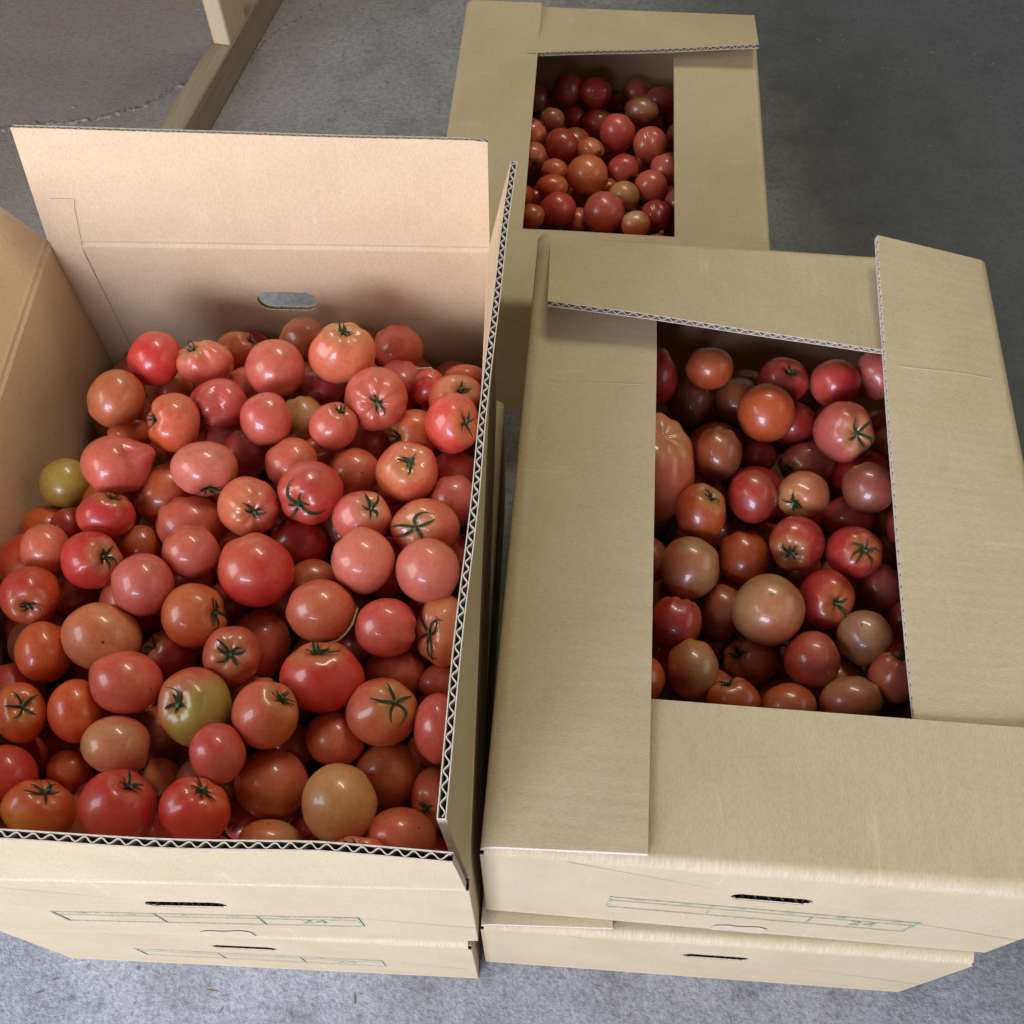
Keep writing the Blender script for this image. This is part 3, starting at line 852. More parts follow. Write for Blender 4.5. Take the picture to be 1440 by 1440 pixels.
# position, three half-axes (m), skin colours, stalk direction, calyx, feature, label, group, long sepals
ROWS = [
 (-0.3468, 0.6429, 0.4445, [0.02359, 0.00492, -0.00623], [0.00118, 0.02056, 0.0159], [0.00812, -0.01505, 0.01886], 'red', 'red', [0.003, 0.7368, -0.6761], False, '', 'red tomato behind and right of the brown corner tomato in the open carton', 'tomatoes heaped in the open left carton', False),
 (-0.376, 0.5964, 0.4427, [0.02432, 0.00538, -0.00735], [0.00101, 0.0224, 0.01608], [0.00939, -0.0149, 0.02017], 'brownor', 'brownor', [-0.6324, -0.3229, -0.7042], False, '', 'dull brown tomato alone in the rear left corner of the open carton', 'tomatoes heaped in the open left carton', False),
 (-0.2992, 0.6429, 0.4386, [0.02628, 0.00469, -0.00598], [0.00084, 0.01686, 0.01305], [0.00676, -0.01453, 0.01833], 'pinkred', 'coral', [-0.561, 0.7097, 0.4262], True, 'lobe2', 'pinkish red tomato with calyx behind the knobbly tomato in the open carton', 'tomatoes heaped in the open left carton', False),
 (-0.28, 0.5952, 0.4349, [0.0259, 0.00421, -0.00583], [0.0007, 0.02034, 0.01462], [0.00695, -0.01476, 0.02021], 'pinkred', 'pinkred', [-0.7834, -0.4823, 0.3919], True, 'knob', 'knobbly pinkish red tomato made of several bulges, near the rear wall', 'tomatoes heaped in the open left carton', False),
 (-0.3456, 0.6418, 0.3987, [0.02208, 0.00428, -0.00574], [0.00082, 0.01837, 0.01352], [0.0071, -0.01318, 0.01748], 'brownor', 'brownor', [0.0421, 0.9379, -0.3444], False, '', 'partly hidden brownish orange tomato left of the knobbly tomato in the open carton', 'tomatoes heaped in the open left carton', False),
 (-0.3132, 0.5633, 0.4506, [0.02277, 0.00417, -0.00598], [0.00071, 0.02218, 0.01536], [0.00776, -0.01397, 0.01981], 'coral', 'orange', [-0.9112, 0.1267, 0.3919], True, '', 'coral tomato with calyx left of the knobbly tomato in the open carton', 'tomatoes heaped in the open left carton', False),
 (-0.3718, 0.5829, 0.4023, [0.02029, 0.00413, -0.00607], [0.00038, 0.01265, 0.00853], [0.00626, -0.00982, 0.01427], 'orange', 'orange', [-0.6352, 0.5015, -0.5874], False, '', 'partly hidden orange red tomato in front of the brown corner tomato in the open carton', 'tomatoes heaped in the open left carton', False),
 (-0.3611, 0.52, 0.4464, [0.02837, 0.00577, -0.00901], [0.00044, 0.02292, 0.01463], [0.01015, -0.01462, 0.02259], 'pinkred', 'coral', [0.1084, -0.9565, -0.2708], False, 'biglobe', 'large two-lobed red tomato with a small green scar, near the left wall', 'tomatoes heaped in the open left carton', False),
 (-0.4238, 0.5264, 0.4041, [0.02115, 0.00472, -0.00766], [0.00027, 0.02068, 0.01274], [0.00925, -0.01149, 0.01846], 'olive', 'olive', [0.4398, -0.8502, -0.2894], False, '', 'yellow green tomato tucked against the left wall of the open carton', 'tomatoes heaped in the open left carton', False),
 (-0.3618, 0.4689, 0.4412, [0.0237, 0.00457, -0.00796], [0.0, 0.01809, 0.01049], [0.00836, -0.01084, 0.01868], 'orange', 'red', [0.2558, 0.8788, 0.4029], True, '', 'orange red tomato with calyx in front of the lobed red tomato in the open carton', 'tomatoes heaped in the open left carton', False),
 (-0.4105, 0.4771, 0.4063, [0.01448, 0.003, -0.00535], [-7e-05, 0.01485, 0.00843], [0.0064, -0.00743, 0.01314], 'deepred', 'deepred', [-0.6457, -0.438, -0.6255], False, '', 'partly hidden deep red tomato in front of the yellow green tomato in the open carton', 'tomatoes heaped in the open left carton', False),
 (-0.4106, 0.4378, 0.4364, [0.01881, 0.00393, -0.00738], [-0.00027, 0.01977, 0.01078], [0.00875, -0.00933, 0.01734], 'orangepink', 'coral', [-0.1653, -0.8912, -0.4223], False, '', 'orange pink tomato in front of the yellow green tomato in the open carton', 'tomatoes heaped in the open left carton', False),
 (-0.3656, 0.4234, 0.4421, [0.02288, 0.00422, -0.00814], [-0.00037, 0.02233, 0.01188], [0.00929, -0.01076, 0.02053], 'red', 'red', [0.5116, 0.1707, 0.8421], True, '', 'red tomato with calyx behind the navel-scarred oval tomato in the open carton', 'tomatoes heaped in the open left carton', False),
 (-0.3369, 0.4533, 0.4142, [0.01774, 0.00297, -0.00554], [-0.00016, 0.01638, 0.00895], [0.00626, -0.00842, 0.01553], 'brownor', 'orange', [0.062, -0.0739, -0.9953], False, '', 'partly hidden brownish orange tomato in front of the lobed red tomato in the open carton', 'tomatoes heaped in the open left carton', False),
 (-0.3113, 0.3946, 0.4527, [0.02412, 0.00371, -0.00758], [-0.00055, 0.02411, 0.01216], [0.00868, -0.01101, 0.02223], 'coralpink', 'coralpink', [-0.9031, -0.0813, -0.4216], False, '', 'coral pink tomato behind and right of the navel-scarred oval tomato in the open carton', 'tomatoes heaped in the open left carton', False),
 (-0.413, 0.3931, 0.4358, [0.02274, 0.00448, -0.00938], [-0.00073, 0.02288, 0.01142], [0.01051, -0.01001, 0.02072], 'orange', 'red', [-0.1333, -0.4286, 0.8936], True, '', 'orange red tomato with calyx in front of the yellow green tomato in the open carton', 'tomatoes heaped in the open left carton', False),
 (-0.2778, 0.5127, 0.4504, [0.02844, 0.00445, -0.00703], [0.00031, 0.02115, 0.01345], [0.00768, -0.01417, 0.0221], 'peach', 'salmon', [0.1667, -0.8718, 0.4606], True, '', 'peach tomato with calyx in front of the knobbly tomato in the open carton', 'tomatoes heaped in the open left carton', False),
 (-0.3243, 0.5115, 0.4064, [0.02715, 0.00459, -0.00766], [0.00019, 0.02575, 0.01555], [0.00916, -0.01445, 0.02383], 'brownor', 'orange', [-0.8147, -0.2544, -0.521], False, '', 'partly hidden brownish orange tomato right of the yellow green tomato in the open carton', 'tomatoes heaped in the open left carton', False),
 (-0.2906, 0.4699, 0.4206, [0.03014, 0.00449, -0.00802], [-6e-05, 0.02359, 0.0134], [0.00856, -0.01384, 0.02439], 'orangepink', 'coral', [-0.5187, 0.6803, -0.5178], False, '', 'partly hidden orange pink tomato in front of the knobbly tomato in the open carton', 'tomatoes heaped in the open left carton', False),
 (-0.2784, 0.4285, 0.447, [0.02367, 0.00338, -0.00641], [-0.00022, 0.02062, 0.01108], [0.00705, -0.01084, 0.02031], 'coralpink', 'coral', [-0.0307, 0.8343, -0.5505], False, '', 'coral pink tomato left of the largest coral tomato in the open carton', 'tomatoes heaped in the open left carton', False),
 (-0.2337, 0.4745, 0.4476, [0.02615, 0.0033, -0.00567], [7e-05, 0.02339, 0.01382], [0.00658, -0.01337, 0.02259], 'peachor', 'coral', [0.1818, -0.2093, 0.9608], True, '', 'peach orange tomato with calyx behind the largest coral tomato in the open carton', 'tomatoes heaped in the open left carton', False),
 (-0.2545, 0.5524, 0.413, [0.02295, 0.00318, -0.00488], [0.00033, 0.01927, 0.01263], [0.00575, -0.01248, 0.0189], 'deepred', 'purple', [-0.5891, 0.5826, -0.5599], False, '', 'partly hidden deep red tomato behind the largest coral tomato in the open carton', 'tomatoes heaped in the open left carton', False),
 (-0.282, 0.6868, 0.4052, [0.02118, 0.00344, -0.00428], [0.00076, 0.01522, 0.01212], [0.00519, -0.01263, 0.01553], 'coral', 'brownor', [0.7097, 0.5556, 0.4333], True, '', 'partly hidden coral tomato with calyx behind the knobbly tomato in the open carton', 'tomatoes heaped in the open left carton', False),
 (-0.2299, 0.6348, 0.4399, [0.0283, 0.00387, -0.00501], [0.0009, 0.0233, 0.01801], [0.00637, -0.0176, 0.02245], 'pinkred', 'coral', [-0.5588, 0.0347, -0.8286], False, '', 'pinkish red tomato behind and right of the knobbly tomato in the open carton', 'tomatoes heaped in the open left carton', False),
 (-0.2152, 0.7019, 0.4038, [0.02337, 0.00289, -0.00354], [0.00071, 0.01684, 0.01379], [0.00438, -0.01428, 0.01721], 'orangepink', 'brownor', [-0.8331, 0.4627, -0.3031], False, '', 'partly hidden orange pink tomato behind and right of the knobbly tomato in the open carton', 'tomatoes heaped in the open left carton', False),
 (-0.1656, 0.6496, 0.4433, [0.03181, 0.00315, -0.004], [0.00074, 0.02307, 0.01843], [0.00488, -0.01912, 0.02374], 'peachor', 'orangepink', [0.0851, 0.7907, 0.6063], True, '', 'peach orange tomato with dark calyx on top, against the rear wall', 'tomatoes heaped in the open left carton', False),
 (-0.1196, 0.7056, 0.3824, [0.0274, 0.00182, -0.0023], [0.00044, 0.01898, 0.01537], [0.00276, -0.0163, 0.02006], 'orangepink', 'coral', [-0.2585, 0.8061, -0.5323], False, '', 'partly hidden orange pink tomato right of the rear-wall calyx tomato in the open carton', 'tomatoes heaped in the open left carton', False),
 (-0.1922, 0.6398, 0.4021, [0.02354, 0.00254, -0.00342], [0.00044, 0.01591, 0.01192], [0.0039, -0.01299, 0.0172], 'deepred', 'purple', [-0.7957, 0.0494, -0.6037], False, '', 'partly hidden deep red tomato left of the upturned coral tomato in the open carton', 'tomatoes heaped in the open left carton', False),
 (-0.23, 0.5702, 0.4466, [0.02334, 0.00312, -0.00447], [0.00052, 0.02006, 0.01409], [0.00551, -0.01366, 0.01925], 'pinkred', 'coral', [-0.0541, -0.5676, -0.8216], False, 'scar', 'pinkish red tomato right of the knobbly tomato in the open carton', 'tomatoes heaped in the open left carton', False),
 (-0.2049, 0.5926, 0.4124, [0.02265, 0.00258, -0.00371], [0.00043, 0.0192, 0.01349], [0.00456, -0.01319, 0.01864], 'brownor', 'tan', [-0.2519, 0.9112, -0.3261], False, '', 'partly hidden brownish orange tomato left of the upturned coral tomato in the open carton', 'tomatoes heaped in the open left carton', False),
 (-0.1668, 0.5641, 0.4434, [0.02262, 0.00217, -0.00316], [0.00034, 0.0185, 0.01287], [0.0038, -0.01285, 0.01837], 'coralred', 'coral', [0.3429, 0.7353, 0.5846], True, '', 'bright coral red tomato with calyx right of the knobbly tomato in the open carton', 'tomatoes heaped in the open left carton', False),
 (-0.1295, 0.5978, 0.4402, [0.03003, 0.00226, -0.00313], [0.00046, 0.02445, 0.01798], [0.00387, -0.01786, 0.02419], 'coral', 'coral', [0.0444, -0.1333, 0.9901], True, '', 'bright coral tomato with its round calyx facing up, near the rear right', 'tomatoes heaped in the open left carton', False),
 (-0.1139, 0.6565, 0.383, [0.02679, 0.00165, -0.00225], [0.00036, 0.02087, 0.01577], [0.00275, -0.01595, 0.02104], 'red', 'pinkred', [0.3871, 0.8346, -0.392], False, '', 'partly hidden red tomato behind and right of the upturned coral tomato in the open carton', 'tomatoes heaped in the open left carton', False),
 (-0.0844, 0.6373, 0.407, [0.01838, 0.00086, -0.00119], [0.00022, 0.01579, 0.01191], [0.00152, -0.01148, 0.01519], 'deepred', 'red', [0.3578, -0.8161, -0.4539], False, '', 'partly hidden deep red tomato right of the upturned coral tomato in the open carton', 'tomatoes heaped in the open left carton', False),
 (-0.0474, 0.6559, 0.3997, [0.02161, 0.00056, -0.00078], [9e-05, 0.01021, 0.00787], [0.00076, -0.01053, 0.01365], 'coral', 'orange', [-0.8341, -0.407, -0.3724], False, '', 'partly hidden coral tomato right of the upturned coral tomato in the open carton', 'tomatoes heaped in the open left carton', False),
 (-0.0538, 0.6117, 0.422, [0.02837, 0.00084, -0.00121], [0.00018, 0.01997, 0.01475], [0.00138, -0.0158, 0.02138], 'coral', 'orangepink', [0.1707, 0.3611, 0.9168], True, '', 'partly hidden coral tomato with calyx right of the upturned coral tomato in the open carton', 'tomatoes heaped in the open left carton', False),
 (-0.0552, 0.5661, 0.4447, [0.02521, 0.0007, -0.00106], [0.00017, 0.02385, 0.01677], [0.00137, -0.01563, 0.02222], 'pinkred', 'coralred', [0.5526, 0.0455, 0.8322], True, '', 'pinkish red tomato with calyx right of the upturned coral tomato in the open carton', 'tomatoes heaped in the open left carton', False),
 (-0.0934, 0.5818, 0.4059, [0.02543, 0.00128, -0.00193], [0.0002, 0.01992, 0.01371], [0.00226, -0.01405, 0.02038], 'orange', 'orangepink', [-0.8378, -0.1429, 0.5269], True, '', 'partly hidden orange red tomato with calyx behind the recessed-calyx peach tomato in the open carton', 'tomatoes heaped in the open left carton', False),
 (-0.1412, 0.5847, 0.3844, [0.0222, 0.00165, -0.00251], [0.00023, 0.01871, 0.0126], [0.00301, -0.01247, 0.01846], 'deepred', 'brownor', [0.4568, 0.5821, -0.6727], False, '', 'mostly hidden deep red tomato in front of the upturned coral tomato in the open carton', 'tomatoes heaped in the open left carton', False),
 (-0.2032, 0.5285, 0.4352, [0.02394, 0.00269, -0.00422], [0.00026, 0.01987, 0.01282], [0.00492, -0.01281, 0.01975], 'orangepink', 'coral', [-0.3547, 0.2887, -0.8893], False, '', 'orange pink tomato in front and right of the knobbly tomato in the open carton', 'tomatoes heaped in the open left carton', False),
 (-0.1491, 0.5312, 0.4121, [0.02629, 0.00208, -0.00336], [0.00017, 0.021, 0.01329], [0.00382, -0.01362, 0.02147], 'brownor', 'orangepink', [-0.2787, -0.0585, -0.9586], False, '', 'partly hidden brownish orange tomato left of the recessed-calyx peach tomato in the open carton', 'tomatoes heaped in the open left carton', False),
 (-0.0959, 0.5169, 0.437, [0.02907, 0.00151, -0.00247], [0.00015, 0.02421, 0.01538], [0.00287, -0.01546, 0.02431], 'peachor', 'coral', [0.0889, 0.3864, 0.9181], True, '', 'round peach orange tomato with a recessed calyx in the right half', 'tomatoes heaped in the open left carton', False),
 (-0.1802, 0.4872, 0.451, [0.02813, 0.00278, -0.00465], [0.00014, 0.02437, 0.01483], [0.0054, -0.01462, 0.02397], 'pinkred', 'red', [-0.3913, -0.4444, 0.8058], True, '', 'pinkish red tomato with calyx left of the recessed-calyx peach tomato in the open carton', 'tomatoes heaped in the open left carton', True),
 (-0.1341, 0.4677, 0.4402, [0.02608, 0.00184, -0.00327], [2e-05, 0.0214, 0.01236], [0.00363, -0.01264, 0.02188], 'coral', 'coralpink', [0.381, 0.359, 0.8521], True, '', 'coral tomato with calyx behind and right of the largest coral tomato in the open carton', 'tomatoes heaped in the open left carton', True),
 (-0.0761, 0.458, 0.4379, [0.03013, 0.00116, -0.00216], [1e-05, 0.02311, 0.01303], [0.0023, -0.0139, 0.02464], 'orangepink', 'coral', [-0.3542, 0.0238, 0.9349], True, '', 'orange pink tomato with calyx in front of the recessed-calyx peach tomato in the open carton', 'tomatoes heaped in the open left carton', True),
 (-0.055, 0.5388, 0.3937, [0.02665, 0.00071, -0.00121], [8e-05, 0.02203, 0.01386], [0.00139, -0.01402, 0.02228], 'red', 'pinkred', [0.8135, -0.3861, -0.4349], False, '', 'partly hidden red tomato right of the recessed-calyx peach tomato in the open carton', 'tomatoes heaped in the open left carton', False),
 (-0.0536, 0.497, 0.4172, [0.02363, 0.00049, -0.00089], [5e-05, 0.02146, 0.0128], [0.00104, -0.01245, 0.02087], 'pinkred', 'coralpink', [-0.1562, 0.9509, -0.2672], False, '', 'pinkish red tomato in front and right of the recessed-calyx peach tomato in the open carton', 'tomatoes heaped in the open left carton', False),
 (-0.1279, 0.4185, 0.4491, [0.02699, 0.00173, -0.00341], [-0.00014, 0.0249, 0.01304], [0.00388, -0.0127, 0.02429], 'salmon', 'salmon', [-0.6317, 0.7334, -0.2512], False, '', 'pale salmon tomato in front and left of the recessed-calyx peach tomato in the open carton', 'tomatoes heaped in the open left carton', False),
 (-0.0715, 0.4078, 0.4534, [0.02708, 0.00095, -0.00195], [-8e-05, 0.02475, 0.01269], [0.00219, -0.0125, 0.02439], 'salmon', 'salmon', [-0.1688, -0.9529, -0.2518], False, '', 'pale salmon tomato behind the peach tomato at the flap in the open carton', 'tomatoes heaped in the open left carton', False),
 (-0.2192, 0.4104, 0.4469, [0.03112, 0.0034, -0.00676], [-0.00036, 0.02817, 0.0145], [0.00752, -0.01409, 0.02756], 'coral', 'red', [-0.2769, 0.7278, -0.6274], False, '', 'largest plain coral tomato in the middle of the open carton', 'tomatoes heaped in the open left carton', False),
 (-0.1939, 0.4562, 0.4123, [0.02606, 0.0025, -0.00467], [-0.00011, 0.02154, 0.01176], [0.0051, -0.01199, 0.02201], 'deepred', 'red', [-0.0322, 0.8909, -0.453], False, '', 'partly hidden deep red tomato behind the broad red tomato in the open carton', 'tomatoes heaped in the open left carton', False),
 (-0.1764, 0.4164, 0.4169, [0.02189, 0.00182, -0.00373], [-0.0002, 0.01685, 0.00847], [0.00383, -0.00904, 0.01807], 'orange', 'brownor', [0.7656, -0.0039, -0.6433], False, '', 'partly hidden orange red tomato right of the largest coral tomato in the open carton', 'tomatoes heaped in the open left carton', False),
 (-0.1617, 0.3763, 0.4396, [0.02977, 0.00223, -0.00491], [-0.00041, 0.02447, 0.01144], [0.0051, -0.01187, 0.02556], 'coralpink', 'orangepink', [-0.5995, 0.161, -0.784], False, '', 'coral pink tomato behind the broad red tomato in the open carton', 'tomatoes heaped in the open left carton', False),
 (-0.1171, 0.5108, 0.3845, [0.02285, 0.00132, -0.00231], [4e-05, 0.0176, 0.01038], [0.00252, -0.01097, 0.01858], 'deepred', 'red', [-0.9061, -0.1356, -0.4007], False, '', 'mostly hidden deep red tomato between the recessed-calyx peach tomato and the upturned coral tomato', 'tomatoes heaped in the open left carton', False),
 (-0.3929, 0.3426, 0.4293, [0.0205, 0.00345, -0.00837], [-0.00123, 0.02328, 0.01031], [0.00968, -0.00844, 0.02022], 'orange', 'orange', [0.0684, 0.9355, -0.3466], False, '', 'orange red tomato left of the navel-scarred oval tomato in the open carton', 'tomatoes heaped in the open left carton', False),
 (-0.3434, 0.3522, 0.4389, [0.02947, 0.00451, -0.01052], [-0.00113, 0.02638, 0.01193], [0.01097, -0.01124, 0.0259], 'peachor', 'peach', [-0.0351, 0.1429, -0.9891], False, 'navel', 'oval peach orange tomato with a navel-like scar in the open carton', 'tomatoes heaped in the open left carton', False),
 (-0.3116, 0.309, 0.4479, [0.02693, 0.00347, -0.00914], [-0.0013, 0.02366, 0.00962], [0.00925, -0.00916, 0.02378], 'pinkred', 'coral', [-0.6508, 0.2142, -0.7284], False, '', 'pinkish red tomato in front and right of the navel-scarred oval tomato in the open carton', 'tomatoes heaped in the open left carton', False),
 (-0.2676, 0.3699, 0.4438, [0.02468, 0.00307, -0.00678], [-0.00071, 0.0248, 0.01162], [0.00768, -0.01061, 0.02313], 'peachor', 'orange', [0.8, 0.1087, 0.5901], True, '', 'peach orange tomato with calyx behind the half-green tomato in the open carton', 'tomatoes heaped in the open left carton', True),
 (-0.2325, 0.3371, 0.4374, [0.02318, 0.00231, -0.00569], [-0.00082, 0.02316, 0.00983], [0.00629, -0.00909, 0.02195], 'coralred', 'coral', [-0.0476, 0.0465, 0.9978], True, '', 'small shiny coral tomato with star-shaped calyx facing up', 'tomatoes heaped in the open left carton', True),
 (-0.2924, 0.3463, 0.4122, [0.02205, 0.00268, -0.00659], [-0.00084, 0.01995, 0.00855], [0.00689, -0.00816, 0.01974], 'deepred', 'red', [-0.7, 0.4444, 0.559], True, '', 'partly hidden deep red tomato between the half-green tomato and the star-calyx coral tomato', 'tomatoes heaped in the open left carton', False),
 (-0.2548, 0.291, 0.443, [0.02734, 0.00271, -0.00763], [-0.00157, 0.02999, 0.01132], [0.00861, -0.00987, 0.02733], 'coral', 'coral', [-0.5, 0.0526, 0.8644], True, 'halfgreen', 'tomato with a green lower half and curled calyx in the open carton', 'tomatoes heaped in the open left carton', False),
 (-0.3981, 0.2885, 0.4346, [0.01853, 0.00281, -0.00805], [-0.00173, 0.02266, 0.00887], [0.00937, -0.00679, 0.01918], 'peachor', 'orange', [0.1026, 0.2093, 0.9725], True, '', 'peach orange tomato with calyx behind the orange yellow tomato in the open carton', 'tomatoes heaped in the open left carton', True),
 (-0.3539, 0.2899, 0.4338, [0.02027, 0.00274, -0.00781], [-0.0017, 0.02433, 0.00938], [0.00908, -0.00744, 0.02094], 'red', 'orange', [-0.1895, -0.2212, -0.9567], False, '', 'red tomato in front of the navel-scarred oval tomato in the open carton', 'tomatoes heaped in the open left carton', False),
 (-0.3145, 0.261, 0.4369, [0.02488, 0.00276, -0.00874], [-0.00167, 0.02239, 0.00784], [0.00869, -0.00722, 0.02247], 'tan', 'salmon', [0.4281, -0.8511, -0.3039], False, '', 'tan tomato behind the large front red tomato in the open carton', 'tomatoes heaped in the open left carton', False),
 (-0.2289, 0.2501, 0.4513, [0.02057, 0.00165, -0.00539], [-0.00129, 0.02149, 0.0071], [0.00581, -0.00634, 0.02025], 'coralpink', 'pinkred', [0.0299, -0.8926, -0.4499], False, '', 'coral pink tomato in front and right of the half-green tomato in the open carton', 'tomatoes heaped in the open left carton', False),
 (-0.3982, 0.2399, 0.4299, [0.01985, 0.00256, -0.00889], [-0.00205, 0.02066, 0.00704], [0.00926, -0.00558, 0.01906], 'orange', 'red', [-0.6141, 0.6958, -0.3725], False, '', 'orange red tomato behind and left of the orange yellow tomato in the open carton', 'tomatoes heaped in the open left carton', False),
 (-0.3608, 0.2488, 0.4049, [0.01737, 0.00198, -0.00684], [-0.00154, 0.01709, 0.00569], [0.00699, -0.00482, 0.01636], 'orangepink', 'orange', [0.1466, -0.9699, -0.1946], False, '', 'partly hidden orange pink tomato in front of the navel-scarred oval tomato in the open carton', 'tomatoes heaped in the open left carton', False),
 (-0.3654, 0.2106, 0.4348, [0.02495, 0.00267, -0.0105], [-0.00227, 0.02123, 0.0065], [0.00986, -0.00568, 0.02199], 'orangeyel', 'orange', [0.2037, 0.6429, 0.7384], True, '', 'orange yellow tomato at the front left of the open carton', 'tomatoes heaped in the open left carton', True),
 (-0.3024, 0.2118, 0.4418, [0.02749, 0.00248, -0.00964], [-0.00245, 0.0267, 0.00792], [0.00974, -0.00682, 0.02601], 'red', 'red', [0.3333, 0.6226, 0.708], True, '', 'large red tomato with green calyx on top, near the front flap', 'tomatoes heaped in the open left carton', False),
 (-0.2852, 0.2435, 0.4069, [0.01617, 0.00143, -0.00506], [-0.00114, 0.01493, 0.0047], [0.00505, -0.00431, 0.01494], 'tan', 'peachor', [-0.8048, -0.4558, -0.3803], False, '', 'partly hidden tan tomato in front and left of the half-green tomato in the open carton', 'tomatoes heaped in the open left carton', False),
 (-0.2403, 0.2065, 0.4479, [0.02591, 0.00184, -0.00729], [-0.00185, 0.02401, 0.00676], [0.00724, -0.00624, 0.02417], 'orange', 'red', [0.2308, 0.6458, 0.7278], True, '', 'orange red tomato with calyx right of the large front red tomato in the open carton', 'tomatoes heaped in the open left carton', False),
 (-0.2415, 0.1888, 0.402, [0.01978, 0.00117, -0.00538], [-0.00104, 0.01245, 0.00307], [0.00447, -0.0035, 0.0157], 'coral', 'coral', [-0.739, 0.2939, -0.6062], False, '', 'partly hidden coral tomato left of the pale dotted tomato in the open carton', 'tomatoes heaped in the open left carton', False),
 (-0.1967, 0.283, 0.4456, [0.0264, 0.00198, -0.00576], [-0.00109, 0.02514, 0.00912], [0.00605, -0.00872, 0.02475], 'orangepink', 'coral', [0.551, 0.5208, 0.652], True, '', 'orange pink tomato with calyx right of the half-green tomato in the open carton', 'tomatoes heaped in the open left carton', False),
 (-0.1943, 0.2383, 0.4053, [0.02963, 0.00174, -0.00633], [-0.00152, 0.02726, 0.00803], [0.00636, -0.00779, 0.02763], 'brownor', 'coral', [0.474, -0.5296, -0.7035], False, '', 'partly hidden brownish orange tomato left of the pale dotted tomato in the open carton', 'tomatoes heaped in the open left carton', False),
 (-0.2192, 0.3645, 0.3987, [0.02477, 0.00227, -0.00541], [-0.00079, 0.02719, 0.01185], [0.00636, -0.01056, 0.02465], 'orangepink', 'coral', [0.0562, -0.6598, -0.7493], False, '', 'partly hidden orange pink tomato in front of the largest coral tomato in the open carton', 'tomatoes heaped in the open left carton', False),
 (-0.156, 0.3192, 0.4335, [0.0347, 0.0022, -0.00578], [-0.00075, 0.02695, 0.01068], [0.00564, -0.01151, 0.02945], 'coralred', 'red', [-0.1475, 0.82, 0.553], True, '', 'broad ridged red tomato with its calyx under an oval tomato', 'tomatoes heaped in the open left carton', False),
 (-0.1063, 0.36, 0.4419, [0.02526, 0.0012, -0.00279], [-0.00029, 0.02271, 0.01016], [0.003, -0.01017, 0.02282], 'pinkred', 'pinkred', [0.9814, -0.0448, -0.1865], False, '', 'pinkish red tomato left of the peach tomato at the flap in the open carton', 'tomatoes heaped in the open left carton', False),
 (-0.0591, 0.3639, 0.4285, [0.0223, 0.00055, -0.00134], [-0.00018, 0.02859, 0.01268], [0.00173, -0.01084, 0.02446], 'peach', 'peachor', [-0.5946, -0.1538, 0.7892], True, '', 'peach tomato with green calyx half hidden by the right flap', 'tomatoes heaped in the open left carton', True),
 (-0.1058, 0.2903, 0.4301, [0.02853, 0.00112, -0.00328], [-0.00059, 0.02625, 0.00937], [0.00341, -0.00938, 0.02649], 'coral', 'orangepink', [0.42, 0.3061, 0.8543], True, '', 'coral tomato with calyx behind and right of the pale dotted tomato in the open carton', 'tomatoes heaped in the open left carton', True),
 (-0.1002, 0.3351, 0.4037, [0.02591, 0.00101, -0.00267], [-0.00031, 0.01904, 0.00758], [0.00255, -0.00852, 0.02151], 'deepred', 'coral', [-0.0903, -0.5511, -0.8296], False, '', 'partly hidden deep red tomato right of the broad red tomato in the open carton', 'tomatoes heaped in the open left carton', False),
 (-0.0628, 0.3254, 0.4021, [0.01814, 0.00042, -0.00118], [-0.00016, 0.01566, 0.00603], [0.00121, -0.00625, 0.01628], 'pinkred', 'coral', [-0.564, -0.0532, -0.8241], False, '', 'partly hidden pinkish red tomato right of the broad red tomato in the open carton', 'tomatoes heaped in the open left carton', False),
 (-0.0584, 0.2758, 0.4352, [0.02046, 0.00042, -0.00133], [-0.00034, 0.02649, 0.00899], [0.00165, -0.00776, 0.02291], 'pinkred', 'pinkred', [-0.2793, -0.5701, -0.7726], False, '', 'pinkish red tomato in front of the peach tomato at the flap in the open carton', 'tomatoes heaped in the open left carton', False),
 (-0.1457, 0.2759, 0.4048, [0.02409, 0.00119, -0.00377], [-0.00076, 0.02184, 0.00727], [0.00384, -0.00727, 0.02225], 'brownor', 'coral', [-0.1523, 0.9549, -0.2549], False, '', 'partly hidden brownish orange tomato in front of the broad red tomato in the open carton', 'tomatoes heaped in the open left carton', False),
 (-0.1346, 0.2168, 0.429, [0.02867, 0.00112, -0.0044], [-0.00128, 0.02991, 0.00811], [0.0047, -0.00757, 0.02867], 'tanyel', 'tan', [0.5472, -0.1207, -0.8283], False, 'dot', 'big pale tan yellow tomato with a dark dot, near the front flap', 'tomatoes heaped in the open left carton', False),
 (-0.1013, 0.251, 0.3887, [0.02738, 0.00082, -0.00296], [-0.0007, 0.0258, 0.0076], [0.00303, -0.00757, 0.02598], 'brownor', 'brownor', [-0.7308, -0.3438, -0.5896], False, '', 'partly hidden brownish orange tomato between the pale dotted tomato and the broad red tomato', 'tomatoes heaped in the open left carton', False),
 (-0.0645, 0.2276, 0.4006, [0.01715, 0.0003, -0.00124], [-0.00045, 0.02355, 0.00635], [0.00154, -0.00537, 0.02003], 'coral', 'brownor', [-0.3667, -0.3636, 0.8563], True, '', 'partly hidden coral tomato with calyx right of the pale dotted tomato in the open carton', 'tomatoes heaped in the open left carton', False),
 (-0.1893, 0.1915, 0.4126, [0.02437, 0.00116, -0.00524], [-0.00109, 0.01648, 0.00402], [0.00452, -0.00458, 0.01997], 'peachor', 'tan', [0.0166, -0.7811, -0.6242], False, '', 'partly hidden peach orange tomato right of the large front red tomato in the open carton', 'tomatoes heaped in the open left carton', False),
